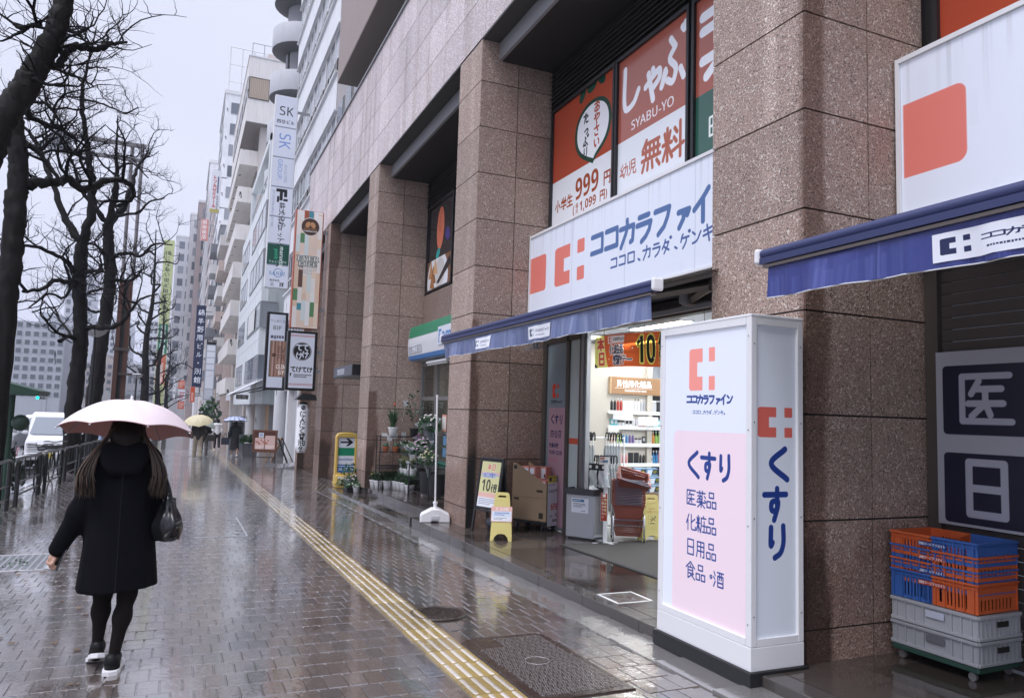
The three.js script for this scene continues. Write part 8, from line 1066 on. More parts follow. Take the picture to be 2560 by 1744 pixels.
// ---------- the woman in the dark coat ----------
{
  const z0 = -5.5, gx = -0.305, gy = GY(z0), t = thing('person', 'person in a long black hooded coat with long brown hair under the pale pink umbrella', 'person', [gx, gy, z0]);
  const P = { sw: 0.142, lr: 0.84, tr: 0.86, noHand: true, el: [[-0.245, 0.97, 0.0], [0.215, 1.00, -0.05]], wr: [[-0.345, 0.735, -0.04], [0.10, 1.09, -0.27]], kn: [[-0.075, 0.455, -0.05], [0.068, 0.45, 0.02]], an: [[-0.082, 0.135, 0.0], [0.018, 0.075, 0.12]], toe: [0.04, 0], head: [0.0, 1.545, -0.04] };
  const H = 1.60, k = addBody(t, H, P, 0.011), coat = pmat([0.0042, 0.0042, 0.0062], 0.95, { specularIntensity: 0.25, bumpMap: GRAN.bump, bumpScale: 0.002 });
  // coat: torso, sleeves and a flared skirt with folds, one surface
  const top = field([...k.torso, ...k.arms.map(c => [c[0], c[1], c[2] * 1.05, Math.max(c[3] * 0.92, 0.04)])], 0.055, 0.012), skirt = (x, y, z) => { const u = Math.min(1, Math.max(0, (1.28 - y) / 0.80)), a = Math.atan2(z, x), rx = lerp(0.150, 0.236, u ** 1.05) * (1 + 0.035 * u * Math.sin(a * 7 + 1 + y * 2) + 0.018 * u * Math.sin(a * 13 - y * 3)), rz = lerp(0.115, 0.195, u); const q = Math.hypot(x / rx, z / rz) - 1; return q * Math.min(rx, rz); };
  const wristCut = (x, y, z) => { const w = P.wr[0]; return 0.0; };
  const cs = (x, y, z) => { const s = Math.max(skirt(x, y, z), y - 1.27), sk = sminF(top(x, y, z), s, 0.09); const hem = 0.488 - y + 0.03 * x + 0.006 * Math.sin(x * 14); return Math.max(sk, hem); };
  const g = netMesh(cs, [-0.52, 0.44, -0.4], [0.46, 1.46, 0.34], 0.011); part('coat', uvWorld(g, 4), coat, t);
  part('coat_seam', [tube([V(0.0, 1.28, 0.168), V(0.0, 1.0, 0.176), V(0.003, 0.8, 0.188), V(0.006, 0.5, 0.214)], 0.0022, 20, 5)], mat([0.004, 0.004, 0.006], 0.9), t);
  garment(t, 'hood', [[[-0.09, 1.34, 0.085], [0.09, 1.34, 0.085], 0.07, 0.07, 1.1], [[-0.085, 1.28, 0.125], [0.085, 1.28, 0.125], 0.045, 0.045], [[-0.055, 1.23, 0.14], [0.055, 1.23, 0.14], 0.026, 0.026]], 0.0, coat, 0.011, null, 0.06);
  const tights = pmat([0.008, 0.0055, 0.005], 0.8, { specularIntensity: 0.3, sheen: 0.25, sheenColor: LIN(0.05, 0.022, 0.018), sheenRoughness: 0.4 });
  garment(t, 'tights', [...k.legs, ...k.feet], 0.004, tights, 0.009, (x, y, z) => y - 0.8);
  const sole = mat([0.72, 0.71, 0.72], 0.5), sh = pmat([0.006, 0.006, 0.007], 0.45, { specularIntensity: 0.4 });
  [0, 1].forEach(i => { const a = P.an[i], s = new THREE.Group(); const o = part('shoe', netMesh(field([[[0, 0.066, 0.04], [0, 0.056, -0.135], 0.040, 0.031], [[0, 0.09, 0.03], [0, 0.075, -0.03], 0.038, 0.036]], 0.03), [-0.07, 0.02, -0.2], [0.07, 0.14, 0.11], 0.007), sh, t); part('sole', extrude([[-0.035, -0.08], [-0.042, -0.03], [-0.036, 0.05], [-0.046, 0.12], [-0.03, 0.18], [0, 0.19], [0.03, 0.18], [0.046, 0.12], [0.036, 0.05], [0.042, -0.03], [0.035, -0.08], [0, -0.092]], 0.034, 0.004).rotateX(-Math.PI / 2).scale(1.08, 0.72, 1.03).translate(0, 0.004, 0.0), sole, o); o.position.set(a[0], i ? 0.0 : 0.045, a[2] + 0.0); o.rotation.x = i ? 0.0 : -0.38; o.rotation.y = i ? -0.1 : 0.12; });
  // left hand round the phone: palm, four fingers and a thumb of their own
  const w = P.wr[0], hd = [[[0, 0, 0], [0, -0.05, 0], 0.024, 0.030, 1.5]]; for (let q = 0; q < 4; q++) { const L = [0.9, 1, 0.95, 0.78][q], zz = -0.030 + q * 0.020, y1 = -0.066; hd.push([[0, -0.05, zz * 0.8], [-0.006, y1 - 0.018 * L, zz], 0.011, 0.0092], [[-0.006, y1 - 0.018 * L, zz], [0.022, y1 - 0.042 * L, zz], 0.0092, 0.0085], [[0.022, y1 - 0.042 * L, zz], [0.034, y1 - 0.018 * L, zz], 0.0085, 0.0075]); } hd.push([[0.004, -0.02, -0.028], [0.026, -0.045, -0.046], 0.0125, 0.0105], [[0.026, -0.045, -0.046], [0.033, -0.078, -0.036], 0.0105, 0.0085]);
  const hand = part('hand', netMesh(field(hd, 0.011), [-0.05, -0.16, -0.08], [0.07, 0.03, 0.07], 0.0035), SKIN, t); hand.position.set(w[0] - 0.006, w[1] - 0.01, w[2]); hand.rotation.set(0.05, 0.5, -0.35);
  const ph = thing('mobile_phone', 'slim white-backed phone held in the left hand of the person under the pink umbrella', 'phone', [gx + w[0] + 0.012, gy + w[1] - 0.058, z0 + w[2] + 0.01]); part('case', rbox(0.010, 0.14, 0.07, 0.008, 0, 0, 0), mat([0.02, 0.02, 0.022], 0.2), ph); part('back_cover', rbox(0.004, 0.13, 0.062, 0.006, 0.0065, 0, 0), mat([0.6, 0.6, 0.62], 0.3), ph); ph.rotation.set(0.05, 0.5, -0.35);
  // hair: cap and two falls of fine strands
  const hb = pmat([0.009, 0.006, 0.0045], 0.6, { specularIntensity: 0.4 }), hb2 = mat([0.045, 0.028, 0.018], 0.55), hb3 = mat([0.085, 0.050, 0.030], 0.6);
  garment(t, 'hair', [[[0, 1.49, -0.03], [0, 1.45, 0.0], 0.10, 0.095], [[0, 1.42, 0.05], [0, 1.33, 0.07], 0.075, 0.06]], 0.004, hb, 0.012);
  reseed(777); const fall = (sgn, n, m) => { const L = []; for (let q = 0; q < n; q++) { const a = rr(0, 1), b = rr(-1, 1), x0 = sgn * rr(0.04, 0.09), len = rr(0.36, 0.47), P0 = [V(x0, 1.53, -0.02 + 0.03 * b), V(sgn * (0.10 + 0.015 * a), 1.44, 0.04 + 0.03 * b), V(sgn * (0.145 + 0.05 * a), 1.33, 0.115 + 0.035 * b), V(sgn * (0.165 + 0.085 * a), 1.22, 0.15 + 0.04 * b), V(sgn * (0.155 + 0.095 * a + rr(-0.012, 0.012)), 1.53 - len + 0.0, 0.155 + 0.045 * b + rr(-0.01, 0.01))]; L.push(limb(new THREE.CatmullRomCurve3(P0).getPoints(9), [0.006, 0.006, 0.0058, 0.0055, 0.005, 0.0048, 0.0044, 0.004, 0.003, 0.001], 4)); } return part('hair_fall', L, m, t); };
  for (const s of [-1, 1]) { fall(s, 110, hb); fall(s, 110, hb2); fall(s, 60, hb3); }
  // bag with chain straps
  const bag = thing('shoulder_bag', 'shiny black gathered shoulder bag on chain straps at the right side of the person', 'handbag', [gx + 0.24, gy, z0 + 0.06], 0.25), lea = mat([0.012, 0.012, 0.014], 0.22);
  part('pouch', quadGrid((u, v) => { const a = u * 6.2832, q = 0.13 + 0.06 * Math.sin(Math.min(1, v * 1.25) * Math.PI) - 0.06 * v, fold = 1 + 0.09 * v * Math.sin(a * 9) + 0.05 * Math.sin(a * 4 + v * 7); return [Math.cos(a) * q * 0.55 * fold + 0.03, 0.80 + v * 0.25 - 0.02 * Math.cos(a * 2) * (1 - v), Math.sin(a) * q * 0.95 * fold]; }, 64, 18), lea, bag); part('bottom', at(new THREE.SphereGeometry(0.13, 18, 10).scale(0.56, 0.25, 0.95), 0.03, 0.805, 0), lea, bag); part('clasp', [rbox(0.02, 0.03, 0.05, 0.006, 0.02, 1.06, 0.03)], M.chrome, bag);
  const chain = (z) => { const C = new THREE.CatmullRomCurve3([V(0.03, 1.03, z), V(0.0, 1.14, z * 0.7), V(-0.07, 1.29, z * 0.4 - 0.02), V(-0.14, 1.345, -0.04)]), L = []; for (let q = 0; q < 34; q++) { const p = C.getPoint(q / 34), d = C.getTangent(q / 34), r = new THREE.TorusGeometry(0.0085, 0.0028, 5, 9); r.scale(1, 1.5, 1); if (q % 2) r.rotateY(1.57); r.applyQuaternion(new THREE.Quaternion().setFromUnitVectors(V(0, 1, 0), d)); L.push(r.translate(p.x, p.y, p.z)); } part('chain', L, mat([0.05, 0.05, 0.055], 0.25, { metalness: 0.7 }), bag); part('strap', tube([V(0.035, 1.03, z + 0.02), V(0.01, 1.14, z * 0.7 + 0.02), V(-0.06, 1.30, z * 0.4 + 0.0), V(-0.13, 1.355, -0.02)], 0.007, 24, 6), lea, bag); }; chain(0.07); chain(-0.06);
  // umbrella: seen slightly from above, near edge raised; backlit underside shade is put into the inner colour
  const A = onZ(328, 1003, -5.62), cl = mat([0.78, 0.66, 0.68], 0.6), shadedInner = pmat([0.42, 0.20, 0.18], 0.7);
  umbrella('pale pink umbrella with reddish shade painted on its underside held over the person in the black coat', [A.x, A.y, A.z], 0.415, [-0.15, -0.035, 0.32], cl, shadedInner, 8, 0.42, 0.31);
}
// ---------- walkers farther down ----------
function walker(lab, px, py, H, ry, P, C) {
  const q = onG(px, py), t = thing('person', lab, 'person', [q.x, GY(q.z), q.z], ry), k = addBody(t, H, P, 0.022), s = H / 1.7;
  if (C.skirt) garment(t, 'skirt', [[[0, 1.0 * s, 0], [0, 0.34 * s, 0], 0.15, 0.19, 1.1]], 0.01, C.legs, 0.025, (x, y) => Math.max(0.34 * s - y, y - 1.0 * s)); else garment(t, 'trousers', [...k.legs.map(c => [c[0], c[1], c[2], Math.max(c[3], C.wide ?? 0.05)]), k.torso[0]], 0.014, C.legs, 0.024, (x, y) => y - 1.0 * s);
  garment(t, 'jacket', [...k.torso, ...k.arms], 0.03, C.top, 0.024, (x, y) => (C.hem ?? 0.84) * s - y); if (C.hood) garment(t, 'hood', [[[-0.08, 1.40 * s, 0.08], [0.08, 1.40 * s, 0.08], 0.06, 0.06]], 0.01, C.top, 0.022);
  [0, 1].forEach(i => { const a = P.an[i]; part('shoe', netMesh(field([[[a[0], a[1] - 0.04, a[2] + 0.03], [a[0], Math.max(0.035, a[1] - 0.05), a[2] - 0.15], 0.05, 0.042]], 0.02), [a[0] - 0.09, a[1] - 0.12, a[2] - 0.24], [a[0] + 0.09, a[1] + 0.06, a[2] + 0.12], 0.02), C.shoe, t); });
  const hd = P.head ?? [0, 1.585, -0.02]; garment(t, 'hair', [[[hd[0], (hd[1] + 0.04) * s, hd[2] + 0.02], [hd[0], (hd[1] - 0.03) * s, hd[2] + 0.045], 0.097 * s, 0.075 * s]], 0.006, HAIRB, 0.02); return [t, q];
}
const stride = (o = {}) => ({ el: [[-0.25, 1.08, 0.02], [0.25, 1.08, 0.02]], wr: [[-0.26, 0.84, -0.06], [0.27, 0.84, -0.05]], kn: [[-0.10, 0.50, -0.10], [0.10, 0.48, 0.03]], an: [[-0.10, 0.09, -0.14], [0.10, 0.12, 0.20]], ...o });
const holding = { el: [[-0.25, 1.08, 0.02], [0.25, 1.12, -0.02]], wr: [[-0.26, 0.84, -0.06], [0.12, 1.22, -0.27]] };
{
  const dark = mat([0.028, 0.026, 0.022], 0.8), beige = mat([0.36, 0.31, 0.24], 0.8), whiteC = mat([0.72, 0.72, 0.74], 0.8), blackC = mat([0.014, 0.014, 0.016], 0.8), navyC = mat([0.012, 0.018, 0.020], 0.75), ws = mat([0.7, 0.7, 0.7], 0.5), bs = mat([0.06, 0.05, 0.05], 0.5);
  const [, a] = walker('person in a dark jacket and beige trousers under the pale yellow umbrella', 491, 1146, 1.66, 0.1, stride({ ...holding, wr: [[-0.20, 0.9, -0.16], [0.06, 1.22, -0.26]], sw: 0.2 }), { top: dark, legs: beige, shoe: ws, hem: 0.80, wide: 0.075 });
  umbrella('pale yellow umbrella held low over the person in beige trousers', [a.x - 0.02, GY(a.z) + 1.80, a.z - 0.1], 0.58, [0.38, 0.06], pmat([0.66, 0.58, 0.36], 0.5), pmat([0.4, 0.34, 0.2], 0.6), 8, 0.6, 0.26);
  const [, b] = walker('person in dark clothes with a shoulder bag half behind the person in beige trousers', 507, 1141, 1.58, 0, stride(holding), { top: dark, legs: mat([0.08, 0.075, 0.07], 0.8), shoe: bs, hem: 0.7 });
  umbrella('milky white umbrella just right of the pale yellow one', [b.x + 0.14, GY(b.z) + 1.68, b.z + 0.05], 0.50, [0.2, -0.55], pmat([0.62, 0.68, 0.60], 0.3, { transmission: 0.25, thickness: 0 }), pmat([0.6, 0.66, 0.6], 0.3, { transmission: 0.3, thickness: 0 }), 8, 0.6, 0.26);
  const bg = thing('walker_bag', 'dark shoulder bag on the person beside the beige trousers', 'handbag', [b.x + 0.28, GY(b.z) + 0.85, b.z + 0.12]); part('body', rbox(0.36, 0.28, 0.14, 0.05, 0, 0, 0), mat([0.05, 0.045, 0.04], 0.5), bg); part('strap', tube([V(-0.12, 0.13, 0), V(-0.2, 0.45, -0.02), V(-0.14, 0.52, -0.1)], 0.015, 10, 5), dark, bg);
  const [, c] = walker('person in a white hooded sweater and black trousers walking away without an umbrella', 540, 1124, 1.74, 0.05, stride(), { top: whiteC, legs: blackC, shoe: ws, hem: 0.86, hood: true });
  const [, d] = walker('person in black with a long skirt walking away under the plaid umbrella', 584, 1142, 1.60, 0, stride(holding), { top: navyC, legs: blackC, shoe: ws, hem: 0.88, skirt: true });
  const pl = printMat(canvasTex(512, 128, (x, W, H) => { x.fillStyle = '#cfd6ea'; x.fillRect(0, 0, W, H); for (let k = 0; k < 16; k++) { x.fillStyle = 'rgba(70,90,140,0.5)'; x.fillRect(k * 32 + 6, 0, 12, H); } for (const y of [20, 56, 96]) { x.fillStyle = 'rgba(60,80,130,0.5)'; x.fillRect(0, y, W, 14); } }), 0.5);
  umbrella('blue and white plaid umbrella over the person in black', [d.x - 0.03, GY(d.z) + 1.84, d.z - 0.06], 0.58, [-0.1, 0.02], pl, pl, 8, 0.62, 0.24);
  const tb = thing('tote_bag', 'dark navy tote bag hanging from the left arm of the person under the plaid umbrella', 'tote bag', [d.x - 0.42, GY(d.z) + 0.72, d.z + 0.02]); part('body', rbox(0.34, 0.32, 0.12, 0.03, 0, 0, 0), mat([0.03, 0.036, 0.055], 0.7), tb); part('handles', [tube([V(-0.08, 0.15, 0.05), V(-0.02, 0.38, 0.02), V(0.08, 0.15, 0.05)], 0.012, 12, 5), tube([V(-0.08, 0.15, -0.05), V(-0.02, 0.38, -0.02), V(0.08, 0.15, -0.05)], 0.012, 12, 5)], mat([0.03, 0.036, 0.055], 0.7), tb);
}
// ---------- guard fence, lamps, gantry, road signs ----------
{
  const fm = mat([0.012, 0.013, 0.013], 0.28), X = -2.55; let n = 0, first;
  for (let z = -9.6; z > -62; z -= 3.05) {
    const pos = [X, GY(z), z]; if (n++) { const o = copyOf(first, `black pipe guard fence panel ${['second', 'third', 'fourth', 'fifth', 'sixth', 'seventh'][n - 2] || 'far'} along the kerb from the camera`, pos); o.rotation.x = -0.02; if (n > 8) { o.userData.label = 'far black pipe guard fence panel between the kerb trees'; o.userData.group = 'far guard fence panels along the kerb'; } else delete o.userData.group; continue; }
    first = thing('guard_fence', 'black pipe guard fence panel nearest the camera at the kerb', 'guard fence', pos); first.rotation.x = -0.02;
    for (const q of [0, -2.3]) part('post', rod(V(0, -0.2, q), V(0, 0.80, q), 0.038, 10), fm, first); part('top_rail', tube([V(0, 0.62, 0.30), V(0, 0.78, 0.22), V(0, 0.83, 0), V(0, 0.83, -1.2), V(0, 0.83, -2.3), V(0, 0.78, -2.5), V(0, 0.62, -2.6)], 0.028, 40, 8), fm, first); part('mid_rail', rod(V(0, 0.42, 0), V(0, 0.42, -2.3), 0.02, 8), fm, first); part('low_rail', rod(V(0, 0.20, 0), V(0, 0.20, -2.3), 0.02, 8), fm, first); for (const q of [0.6, 1.15, 1.7]) part('bar', rod(V(0, 0.42, -q), V(0, 0.82, -q), 0.012, 6), fm, first);
  }
}
function bowlLamp(lab, px, py, z, R) { const c = onZ(px, py, z), t = thing('street_lamp', lab, 'street lamp', [c.x, GY(z), z]), y = c.y - GY(z); part('post', rod(V(0, 0, 0), V(0, y - R * 0.5, 0), 0.07, 10, 0.05), M.black, t); part('bowl', lathe([[0.001, y - R * 0.62], [R * 0.4, y - R * 0.5], [R * 0.75, y - R * 0.25], [R, y + R * 0.12]], 28), mat([0.45, 0.46, 0.47], 0.3), t); part('lid', lathe([[R * 1.04, y + R * 0.12], [R * 0.6, y + R * 0.25], [0.001, y + R * 0.3]], 28), mat([0.7, 0.7, 0.72], 0.4), t); part('frame', [at(new THREE.TorusGeometry(R * 1.01, 0.018, 6, 32), 0, y + R * 0.12, 0, Math.PI / 2), ...[0, 1, 2, 3].map(k => tube([V(0, y - R * 0.63, 0), V(Math.cos(k * 1.57) * R * 0.76, y - R * 0.26, Math.sin(k * 1.57) * R * 0.76), V(Math.cos(k * 1.57) * R, y + R * 0.12, Math.sin(k * 1.57) * R)], 0.014, 10, 5))], M.black, t); }
bowlLamp('black street lamp with a half-round glass bowl between the two trunks', 239, 826, -27.5, 0.37); bowlLamp('farther half-round street lamp beside the slender avenue tree', 341, 938, -52, 0.37);
{ const z = -34, B = onZ(290, 1000, z), t = thing('sign_gantry', 'rust brown steel column carrying a double arm and a road sign seen from behind', 'sign gantry', [B.x, GY(z), z]), top = onZ(349, 365, z).y - GY(z), rust = mat([0.085, 0.036, 0.024], 0.6), gr = mat([0.20, 0.19, 0.20], 0.5), yk = onZ(310, 700, z).y - GY(z), L = B.x - onZ(165, 340, z).x, L2 = B.x - onZ(104, 335, z).x;
  part('lower_column', [box(0.16, yk, 0.3, -0.12, yk / 2, 0), box(0.16, yk, 0.3, 0.20, yk / 2, 0)], rust, t); part('web', box(0.20, yk, 0.06, 0.04, yk / 2, 0), mat([0.045, 0.05, 0.05], 0.6), t); for (const x of [-0.12, 0.26]) part('upper_tube', rod(V(x, yk, 0), V(x, top, 0), 0.07, 10), gr, t);
  part('arm', [box(L + 0.5, 0.16, 0.14, -L / 2 + 0.15, top, 0), box(L + 0.4, 0.14, 0.14, -L / 2 + 0.15, top - 0.62, 0)], gr, t); part('sign_panel', extrude([[-L2, -0.52], [-L + 0.2, -0.75], [-L + 0.2, 0.2], [-L2 + 0.45, 0.28]], 0.06, 0.01).translate(0, top - 0.1, 0), mat([0.28, 0.29, 0.32], 0.4), t);
  part('clamp', [box(0.7, 0.1, 0.36, 0.04, 2.2, 0), box(0.6, 0.12, 0.36, 0.04, 4.4, 0), box(0.5, 0.08, 0.4, 0.25, 3.4, 0.1)], M.bronze, t); const d = part('round_sign', at(cyl(0.26, 0.26, 0.03, 0, 0, 0, 24), -0.42, 2.45, 0.1, Math.PI / 2), mat([0.45, 0.46, 0.48], 0.4), t); part('sleeve', cyl(0.22, 0.22, 0.35, 0.0, 2.0, 0, 14), mat([0.55, 0.54, 0.53], 0.5), t); }
{ // footbridge far across the road with blue direction boards and a signal
  const z = -215, y = onZ(120, 985, z).y, x0 = onZ(-60, 985, z).x, x1 = onZ(440, 985, z).x, t = thing('road_footbridge', 'thin grey footbridge crossing the whole road far away', 'footbridge', [0, 0, z]); part('deck', boxy(x0, x1, y - 0.5, y + 0.4, -1.2, 1.2), mat([0.16, 0.17, 0.17], 0.6), t); part('railing', boxy(x0, x1, y + 0.6, y + 1.5, 1.1, 1.16), mat([0.3, 0.33, 0.36], 0.5), t); part('pier', [boxy(x0 + 3, x0 + 4, -6, y - 0.5, -0.5, 0.5), boxy(x1 - 4, x1 - 3, -6, y - 0.5, -0.5, 0.5)], M.concrete, t);
  [['leftmost', 88], ['middle', 130], ['right', 165]].forEach(([w, px], k) => { const c = onZ(px, 980, z + 1.6), s = thing('direction_board', `${w} blue direction board hung on the far footbridge`, 'road sign', [c.x, c.y, c.z]); part('board', rbox(2.6, 2.4, 0.12, 0.05, 0, 0, 0), mat([0.03, 0.16, 0.42], 0.4), s); part('arrow', [box(0.25, 1.5, 0.02, 0, -0.1, 0.08), at(box(0.8, 0.2, 0.02), 0.2, 0.5, 0.08, 0, 0, -0.7), at(box(0.8, 0.2, 0.02), -0.2, 0.5, 0.08, 0, 0, 0.7)], M.white, s); });
  const c = onZ(101, 994, -150), s = thing('traffic_signal', 'traffic signal showing green over the far traffic', 'traffic light', [c.x, c.y, -150]); part('housing', rbox(1.6, 0.55, 0.3, 0.1, 0, 0, 0), mat([0.25, 0.26, 0.27], 0.5), s); part('green_lens', at(cyl(0.24, 0.24, 0.06, 0, 0, 0, 16), -0.45, 0, 0.17, Math.PI / 2), new THREE.MeshStandardMaterial({ color: LIN(0, 0.4, 0.4), emissive: LIN(0.0, 0.9, 0.85), emissiveIntensity: 1.6 }), s); part('dark_lens', [0, 0.45].map(q => at(cyl(0.2, 0.2, 0.06, 0, 0, 0, 14), q, 0, 0.17, Math.PI / 2)), M.dark, s); part('pole', rod(V(0.9, -9, 0), V(0.9, 0.4, 0), 0.1, 8), M.grey, s);
}
{ // bus shelter corner and greenery at the left edge
  const a = onZ(100, 978, -17), t = thing('shelter', 'dark green shelter roof corner and post at the left edge of the road', 'shelter', [a.x, 0, -17]), gm = mat([0.03, 0.075, 0.05], 0.45); part('roof', extrude([[-4, 0.75], [-1.2, 0.32], [0, 0], [-0.05, -0.08], [-4, -0.05]], 1.2, 0.01).translate(0, a.y, -1.2), gm, t); part('post', rod(V(-0.55, GY(-17) - 0.14, -0.5), V(-0.55, a.y, -0.5), 0.07, 10), gm, t); part('lamp_head', at(new THREE.SphereGeometry(0.16, 12, 8), -0.35, a.y - 0.62, -0.4), mat([0.03, 0.06, 0.04], 0.4), t);
  const h = thing('roadside_bush', 'dark clipped evergreen bush behind the guard fence at the left edge', 'bush', [-3.35, GY(-17.5) - 0.1, -18.6]); part('leaves', tufts(900, 0.62, 0.95, 0.05, 901), leafM[3], h); part('stems', [rod(V(0, 0, 0), V(0, 0.6, 0), 0.03, 5)], TWIG, h); h.scale.set(0.7, 1, 1.9);
  const b = thing('parked_bicycle', 'black bicycle parked against the guard fence left of the person in the coat', 'bicycle', [-2.82, GY(-19.8), -19.8], 0.05); const bl = mat([0.015, 0.016, 0.018], 0.3); for (const q of [0.52, -0.52]) { const w = part('wheel', at(new THREE.TorusGeometry(0.32, 0.018, 6, 28), 0, 0.34, q, 0, Math.PI / 2), M.rubber, b); const sp = []; for (let k = 0; k < 10; k++) sp.push(rod(V(0, 0.34, q), V(0, 0.34 + Math.sin(k * 0.628) * 0.31, q + Math.cos(k * 0.628) * 0.31), 0.002, 3)); part('spokes', sp, M.steel, w); }
  part('frame', [rod(V(0, 0.34, 0.52), V(0, 0.78, 0.38), 0.018), rod(V(0, 0.72, 0.36), V(0, 0.32, 0.0), 0.016), rod(V(0, 0.70, 0.36), V(0, 0.72, -0.18), 0.014), rod(V(0, 0.32, 0), V(0, 0.80, -0.2), 0.015), rod(V(0, 0.32, 0), V(0, 0.34, -0.52), 0.012), rod(V(0, 0.7, -0.18), V(0, 0.34, -0.52), 0.01)], bl, b); part('handlebar', tube([V(-0.26, 0.98, 0.25), V(-0.12, 1.0, 0.38), V(0, 0.95, 0.4), V(0.12, 1.0, 0.38), V(0.26, 0.98, 0.25)], 0.013, 20, 6), M.steel, b); part('saddle', rbox(0.14, 0.06, 0.25, 0.03, 0, 0.85, -0.22), M.black, b); part('basket', [box(0.34, 0.004, 0.26, 0, 0.74, 0.62), ...[0, 1, 2, 3, 4, 5].flatMap(k => [rod(V(-0.17, 0.74 + k * 0.05, 0.49), V(0.17, 0.74 + k * 0.05, 0.49), 0.004, 4), rod(V(-0.17, 0.74 + k * 0.05, 0.75), V(0.17, 0.74 + k * 0.05, 0.75), 0.004, 4), rod(V(-0.17, 0.74 + k * 0.05, 0.49), V(-0.17, 0.74 + k * 0.05, 0.75), 0.004, 4), rod(V(0.17, 0.74 + k * 0.05, 0.49), V(0.17, 0.74 + k * 0.05, 0.75), 0.004, 4)])], M.black, b);
  copyOf(b, 'second black bicycle parked farther along the guard fence', [-2.85, GY(-22.6), -22.6], -0.06);
  const lv = thing('fallen_leaves', 'scattered brown fallen leaves on the wet bricks at the left', 'leaves'); reseed(55); const q = []; for (let k = 0; k < 90; k++) { const z = -rr(4.6, 16), x = -0.4 - 1.6 * rnd() - (z < -8 ? rnd() * 0.5 : 0), g = new THREE.CircleGeometry(rr(0.012, 0.032), 5); g.rotateX(-1.57 + rr(-0.2, 0.2)); g.rotateY(rr(0, 6)); g.scale(1, 1, rr(0.5, 1)); q.push(g.translate(x, GY(z) + 0.009, z)); } part('leaf_scatter', q, mat([0.12, 0.07, 0.03], 0.5), lv).userData.kind = 'stuff';
  const gp = thing('tree_grating', 'grey perforated tree grating with a little moss near the left edge', 'grating', [-1.62, GY(-9.6) + 0.008, -9.6]); const gg = []; for (let k = 0; k < 13; k++) gg.push(box(0.9, 0.01, 0.022, 0, 0, -0.42 + k * 0.07), box(0.022, 0.008, 0.9, -0.42 + k * 0.07, 0, 0)); part('grid', gg, mat([0.3, 0.31, 0.33], 0.4), gp); part('rim', [box(0.05, 0.02, 0.98, 0.46, 0, 0), box(0.05, 0.02, 0.98, -0.46, 0, 0), box(0.98, 0.02, 0.05, 0, 0, 0.46), box(0.98, 0.02, 0.05, 0, 0, -0.46)], mat([0.42, 0.42, 0.44], 0.4), gp); part('moss', tufts(60, 0.3, 0.02, 0.012, 930), leafM[1], gp).userData.kind = 'stuff';
}
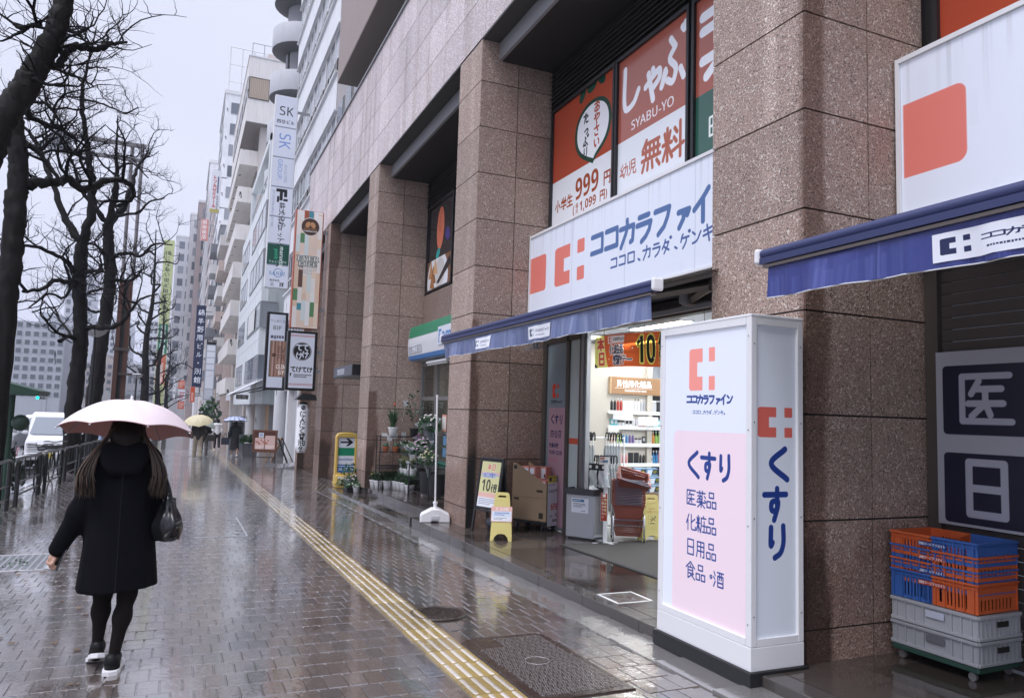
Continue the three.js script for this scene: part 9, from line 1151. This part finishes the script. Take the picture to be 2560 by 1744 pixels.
// ---------- cars ----------
const tyre = M.rubber, glassD = mat([0.03, 0.035, 0.04], 0.06);
function buildCar(name, lab, cat, m, kind, group) {      // front towards +z
  const t = thing(name, lab, cat, [0, 0, 0], 0, group), van = kind === 'van', W = van ? 1.48 : 1.7, Lf = van ? 1.65 : 2.2, hh = van ? 1.85 : kind === 'wagon' ? 1.6 : 1.42;
  const prof = van ? [[-1.65, 0.35], [-1.65, 1.75], [-1.5, 1.85], [0.35, 1.85], [0.62, 1.72], [1.1, 1.08], [1.58, 0.9], [1.66, 0.75], [1.66, 0.35]] : kind === 'wagon' ? [[-2.1, 0.35], [-2.12, 1.0], [-1.9, 1.55], [0.3, 1.6], [1.0, 1.02], [1.95, 0.9], [2.12, 0.7], [2.12, 0.35]] : [[-2.2, 0.35], [-2.22, 0.9], [-1.6, 0.98], [-0.95, 1.4], [0.35, 1.42], [1.05, 0.98], [2.0, 0.86], [2.2, 0.66], [2.2, 0.35]];
  part('body', at(extrude(prof, W - 0.12, 0.06), 0, 0, 0).translate(0, 0, -(W - 0.12) / 2).rotateY(-Math.PI / 2), m, t);
  const ws = van ? [[0.66, 1.70], [1.12, 1.10]] : kind === 'wagon' ? [[0.36, 1.55], [0.98, 1.08]] : [[0.40, 1.38], [1.03, 1.02]];
  const wg = (z0, y0, z1, y1, w0, w1) => quadGrid((u, v) => [lerp(-1, 1, u) * lerp(w1, w0, v), lerp(y1, y0, v) + 0.012, lerp(z1, z0, v) + 0.075], 6, 4);
  part('windscreen', wg(ws[0][0], ws[0][1] + 0.02, ws[1][0], ws[1][1] + 0.03, W * 0.40, W * 0.46), van ? mat([0.26, 0.29, 0.33], 0.05) : glassD, t); for (const s of [-1, 1]) part('side_window', boxy(s * (W / 2 + 0.004), s * (W / 2 + 0.012), van ? 1.1 : 0.98, hh - 0.14, van ? -1.4 : -1.2, ws[0][0]), glassD, t);
  for (const s of [-1, 1]) { part('headlight', rbox(0.30, 0.16, 0.08, 0.03, s * W * 0.36, van ? 0.80 : 0.70, Lf + 0.05), mat([0.62, 0.64, 0.66], 0.12), t); part('mirror', rbox(0.16, 0.12, 0.1, 0.03, s * (W / 2 + 0.1), van ? 1.2 : 1.0, ws[1][0] - 0.15), m, t); part('tail_light', rbox(0.14, 0.3, 0.04, 0.02, s * W * 0.42, 0.85, -Lf - 0.06), mat([0.35, 0.02, 0.02], 0.3), t); }
  part('grille', rbox(W * 0.5, van ? 0.14 : 0.16, 0.05, 0.02, 0, van ? 0.72 : 0.6, Lf + 0.06), M.black, t); part('bumper', rbox(W * 0.96, 0.24, 0.14, 0.05, 0, 0.42, Lf + 0.03), m, t); part('number_plate', box(0.34, 0.17, 0.02, 0, 0.44, Lf + 0.12), mat(van ? [0.62, 0.50, 0.08] : [0.7, 0.7, 0.7], 0.4), t);
  for (const s of [-1, 1]) for (const q of [-1, 1]) { const w = part('wheel', at(cyl(0.30, 0.30, 0.2, 0, 0, 0, 20), s * (W / 2 - 0.09), 0.30, q * (Lf - 0.65), 0, 0, Math.PI / 2), tyre, t); part('rim', at(cyl(0.19, 0.19, 0.01, 0, 0, 0, 16), s * (W / 2 + 0.016), 0.30, q * (Lf - 0.65), 0, 0, Math.PI / 2), M.steel, w); }
  return t;
}
{
  const paintM = c => pmat(c, 0.3, { clearcoat: 0.8, clearcoatRoughness: 0.1 }), wh = paintM([0.72, 0.73, 0.75]), sv = paintM([0.36, 0.37, 0.39]), bk = paintM([0.02, 0.02, 0.024]), bl = paintM([0.05, 0.10, 0.22]), rd = paintM([0.30, 0.03, 0.03]);
  const v = buildCar('parked_van', 'white van with a yellow number plate in the near lane behind the guard fence', 'van', wh, 'van'); v.position.set(-4.05, ROADY(-31), -31.6); v.rotation.x = -0.02; v.rotation.y = 0.03;
  const kinds = [['white saloon', wh, 'saloon'], ['silver wagon', sv, 'wagon'], ['black saloon', bk, 'saloon'], ['white delivery van', wh, 'van'], ['silver saloon', sv, 'saloon'], ['blue wagon', bl, 'wagon'], ['black wagon', bk, 'wagon'], ['red wagon', rd, 'wagon']], protos = {};
  reseed(2024); for (let lane = 0; lane < 4; lane++) for (let k = 0; k < 11; k++) { const z = -(lane === 0 ? 46 : 40) - k * 12 - rr(0, 4) - lane * 2.5, x = -4.6 - lane * 3.3 + rr(-0.2, 0.2) - (z < -110 ? (-z - 110) * 0.10 : 0), [nm, m, kd] = kinds[Math.floor(rnd() * 7.99)], lab = `${nm} in the ${['near', 'second', 'third', 'farthest'][lane]} lane of the distant traffic`, key = nm; let o;
    if (!protos[key]) { o = protos[key] = buildCar('car', lab, kd === 'van' ? 'van' : 'car', m, kd); o.position.set(x, ROADY(z), z); } else o = copyOf(protos[key], lab, [x, ROADY(z), z]); o.rotation.y = rr(-0.02, 0.02); o.userData.group = lab + 's'; }
}
renderer.render(scene, camera);
